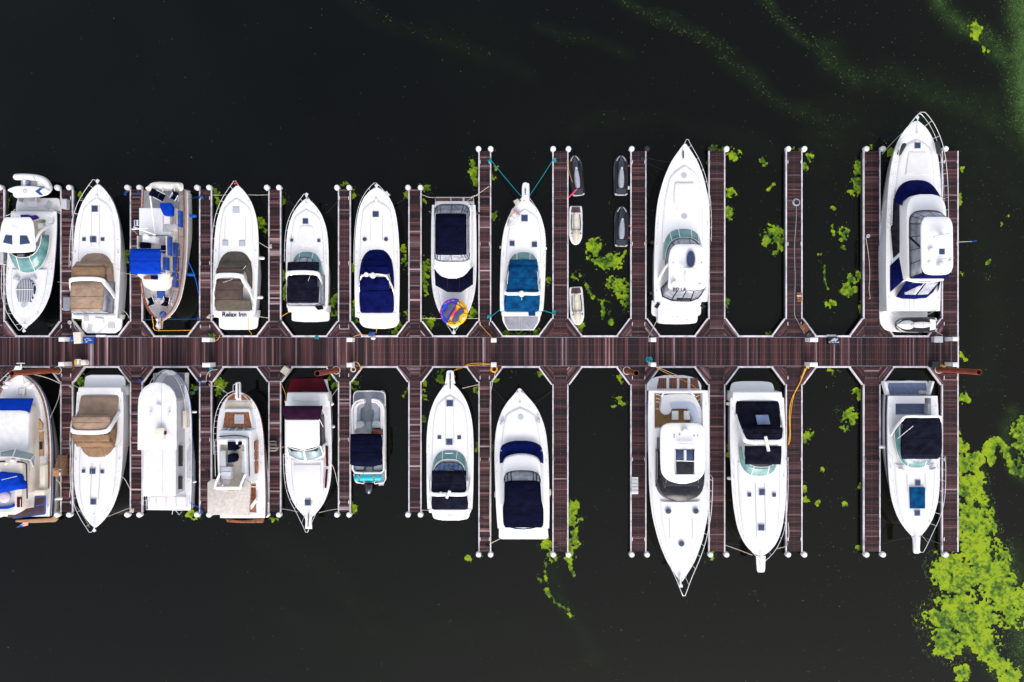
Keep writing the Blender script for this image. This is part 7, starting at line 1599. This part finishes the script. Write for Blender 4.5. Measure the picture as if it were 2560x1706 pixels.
def weed(maskarr, name, matn, label, jit, hgt, size=1.0, tone=None):
    ys, xs = np.nonzero(maskarr); n = len(xs); k = 1/30.0*(HC-.02)/(HC-Z0)
    if size == 1.0:
        vid = -np.ones((NY+1,NX+1),dtype=np.int64); need = np.zeros((NY+1,NX+1),bool)
        for dy in (0,1):
            for dx in (0,1): need[ys+dy,xs+dx] = True
        vy, vx = np.nonzero(need); vid[vy,vx] = np.arange(len(vx))
        hz = (N2*.6+N3*.4); hz = np.pad(hz,((0,1),(0,1)),mode='edge')
        px = OX+vx*ST-ST/2+RNG.uniform(-jit,jit,len(vx)); py = OY+vy*ST-ST/2+RNG.uniform(-jit,jit,len(vx))
        V = np.stack([(px-1280)*k,(853-py)*k,.012+hgt*hz[vy,vx]+RNG.uniform(0,hgt*.5,len(vx))],1)
        F = np.stack([vid[ys,xs],vid[ys+1,xs],vid[ys+1,xs+1],vid[ys,xs+1]],1)
        tn = np.clip(np.pad(bright,((0,1),(0,1)),mode='edge')[vy,vx]*.86+(np.pad(N3,((0,1),(0,1)),mode='edge')[vy,vx]-.5)*.7+(np.pad(N2,((0,1),(0,1)),mode='edge')[vy,vx]-.5)*1.6+(np.pad(N4,((0,1),(0,1)),mode='edge')[vy,vx]-.5)*1.2+RNG.normal(0,.13,len(vx)),0,1)
    else:
        px = OX+xs*ST+RNG.uniform(-1,1,n); py = OY+ys*ST+RNG.uniform(-1,1,n); s_ = RNG.uniform(.5,1.0,n)*size; a = RNG.uniform(0,6.28,n); V = np.zeros((n,4,3))
        for q_ in range(4): V[:,q_,0] = (px+s_*np.cos(a+q_*1.571)-1280)*k; V[:,q_,1] = (853-py-s_*np.sin(a+q_*1.571))*k; V[:,q_,2] = .012
        V = V.reshape(-1,3); F = np.arange(4*n).reshape(-1,4); tn = np.repeat(np.clip(RNG.normal(.45,.25,n),0,1),4) if tone is None else np.repeat(tone,4)
    me = bpy.data.meshes.new(name); me.from_pydata(V.tolist(),[],F.tolist()); at = me.color_attributes.new("tone",'FLOAT_COLOR','POINT')
    at.data.foreach_set("color", np.stack([tn,tn,tn,np.ones_like(tn)],1).astype(np.float32).ravel()); me.materials.append(MATS[matn])
    o = bpy.data.objects.new(name,me); COL.objects.link(o); tag(o,label,"algae",None,"stuff"); print(name,n); return o
def weedmat(name, cols):
    m_ = bpy.data.materials.new(name); m_.use_nodes = True; nt_ = m_.node_tree; b_ = nt_.nodes["Principled BSDF"]; b_.inputs["Roughness"].default_value = .75; b_.inputs["Specular IOR Level"].default_value = .25
    a = nt_.nodes.new("ShaderNodeAttribute"); a.attribute_name = "tone"; s_ = nt_.nodes.new("ShaderNodeSeparateColor"); nt_.links.new(a.outputs["Color"],s_.inputs[0])
    r_ = nt_.nodes.new("ShaderNodeValToRGB"); e = r_.color_ramp.elements; e[0].position = 0; e[0].color = (*cols[0],1); e[1].position = 1; e[1].color = (*cols[-1],1)
    for i, c in enumerate(cols[1:-1]): k_ = e.new((i+1)/(len(cols)-1)); k_.color = (*c,1)
    nt_.links.new(s_.outputs[0],r_.inputs[0]); nt_.links.new(r_.outputs[0],b_.inputs["Base Color"]); MATS[name] = m_
weedmat("duckweed",[(.012,.038,.005),(.050,.110,.004),(.125,.215,.003),(.24,.33,.002)])
weedmat("duckscum",[(.014,.030,.014),(.035,.065,.022),(.08,.13,.025),(.19,.26,.03)])
weed(inside,"duckweed_mats","duckweed","bright green duckweed floating in mats between and around the piers",.55,.05)
weed(speckin,"duckweed_specks","duckscum","thin streaks of scattered duckweed specks drifting on the open water",1,.0,1.25)

# thin film of scum drifting in swirls: a very thin translucent sheet just above the water
FS = 5.0; FNX, FNY = int(2700/FS), int(1840/FS)
FX_, FY_ = np.meshgrid(-70+np.arange(FNX)*FS, -70+np.arange(FNY)*FS); film = np.zeros((FNY,FNX))
def lat2(cells, seed):
    r_ = np.random.default_rng(seed); g_ = r_.random((int(FNY/cells)+3, int(FNX/cells)+3)); X, Y = np.meshgrid(np.arange(FNX)/cells, np.arange(FNY)/cells)
    xi, yi = X.astype(int), Y.astype(int); fx, fy = X-xi, Y-yi; fx = fx*fx*(3-2*fx); fy = fy*fy*(3-2*fy)
    return (g_[yi,xi]*(1-fx)+g_[yi,xi+1]*fx)*(1-fy)+(g_[yi+1,xi]*(1-fx)+g_[yi+1,xi+1]*fx)*fy
WX = FX_ + 34*(lat2(22,5)-.5) + 16*(lat2(8,6)-.5); WY = FY_ + 34*(lat2(22,7)-.5) + 16*(lat2(8,8)-.5)
def filmline(pts, w0, a_, w1=None):
    P_ = np.array(catmull(pts,8)); n = len(P_)
    for i in range(n):
        w_ = w0 + ((w1 or w0)-w0)*i/n
        d2 = ((WX-P_[i][0])**2+(WY-P_[i][1])**2)/(w_*w_); np.maximum(film, a_*np.exp(-d2*1.5), out=film)
filmline([(2560,-60),(2575,60),(2572,160),(2565,260),(2600,340)],50,1.1); filmline([(2350,-40),(2368,30),(2410,70),(2470,95),(2515,140),(2545,200)],28,.45); filmline([(2440,80),(2500,150),(2550,230),(2580,300)],26,.16)
filmline([(2070,120),(2110,165),(2170,195),(2240,205),(2330,240),(2420,275),(2510,320),(2600,390)],42,.13,54); filmline([(1880,-30),(1940,40),(2000,85),(2070,150),(2120,185)],16,.16); filmline([(2070,330),(2200,300),(2330,330),(2450,390),(2590,480)],70,.05)
filmline([(1520,-30),(1590,25),(1680,70),(1780,105),(1850,170),(1950,260),(2060,300)],22,.10); filmline([(1640,30),(1760,95),(1850,130)],10,.10); filmline([(850,-20),(940,30),(1060,85),(1200,130),(1330,180)],26,.035); filmline([(1350,60),(1440,95),(1560,130)],22,.06)
filmline([(2505,1400),(2540,1500),(2570,1620),(2590,1720)],40,.45); filmline([(2440,1180),(2470,1300),(2500,1400),(2560,1450)],22,.30); filmline([(2400,1600),(2480,1650),(2540,1720)],24,.25); filmline([(2540,1040),(2520,1090),(2545,1170),(2590,1200)],22,.28)
filmline([(1380,1430),(1420,1540),(1500,1660)],26,.06); filmline([(600,1300),(800,1420),(1000,1620)],60,.025); filmline([(700,1560),(1000,1600),(1300,1560)],50,.025); filmline([(2420,420),(2480,700),(2460,960)],60,.05); filmline([(1300,520),(1500,300),(1800,330),(2050,420)],40,.03)
film *= .55+.9*lat2(3,9)*lat2(7,10)*1.3
ys, xs = np.nonzero((film[:-1,:-1]+film[1:,1:]) > .012); k_ = 1/30.0*(HC-.006)/(HC-Z0); need = np.zeros((FNY,FNX),bool)
for dy in (0,1):
    for dx in (0,1): need[ys+dy,xs+dx] = True
vid = -np.ones((FNY,FNX),int); vy, vx = np.nonzero(need); vid[vy,vx] = np.arange(len(vx))
V = np.stack([(FX_[vy,vx]-1280)*k_, (853-FY_[vy,vx])*k_, np.full(len(vx),.006)],1); F = np.stack([vid[ys,xs],vid[ys+1,xs],vid[ys+1,xs+1],vid[ys,xs+1]],1)
me = bpy.data.meshes.new("algae_film"); me.from_pydata(V.tolist(),[],F.tolist()); at = me.color_attributes.new("dens",'FLOAT_COLOR','POINT'); dn = film[vy,vx]
at.data.foreach_set("color", np.stack([dn,dn,dn,np.ones_like(dn)],1).astype(np.float32).ravel())
fm = bpy.data.materials.new("algae_film"); fm.use_nodes = True; nt = fm.node_tree; pb_ = nt.nodes["Principled BSDF"]; pb_.inputs["Roughness"].default_value = .6; pb_.inputs["Specular IOR Level"].default_value = .1
a_ = nt.nodes.new("ShaderNodeAttribute"); a_.attribute_name = "dens"; sp_ = nt.nodes.new("ShaderNodeSeparateColor"); nt.links.new(a_.outputs["Color"], sp_.inputs[0])
tc = nt.nodes.new("ShaderNodeTexCoord"); nz_ = nt.nodes.new("ShaderNodeTexNoise"); nz_.inputs["Scale"].default_value = 5.5; nz_.inputs["Detail"].default_value = 7; nz_.inputs["Roughness"].default_value = .75; nt.links.new(tc.outputs["Object"], nz_.inputs["Vector"])
mr = nt.nodes.new("ShaderNodeMapRange"); mr.inputs[1].default_value = .35; mr.inputs[2].default_value = .68; mr.inputs[3].default_value = .35; mr.inputs[4].default_value = 1.7; nt.links.new(nz_.outputs["Fac"], mr.inputs[0])
mu = nt.nodes.new("ShaderNodeMath"); mu.operation = 'MULTIPLY'; mu.use_clamp = True; nt.links.new(sp_.outputs[0], mu.inputs[0]); nt.links.new(mr.outputs[0], mu.inputs[1]); nt.links.new(mu.outputs[0], pb_.inputs["Alpha"])
cr = nt.nodes.new("ShaderNodeValToRGB"); cr.color_ramp.elements[0].color = (.020,.048,.020,1); cr.color_ramp.elements[1].color = (.060,.12,.025,1); nt.links.new(nz_.outputs["Fac"], cr.inputs[0]); nt.links.new(cr.outputs[0], pb_.inputs["Base Color"])
me.materials.append(fm); o = bpy.data.objects.new("algae_film", me); COL.objects.link(o); tag(o,"thin dull green scum film drifting in swirls on the open water","algae film",None,"stuff"); print("film",len(V))
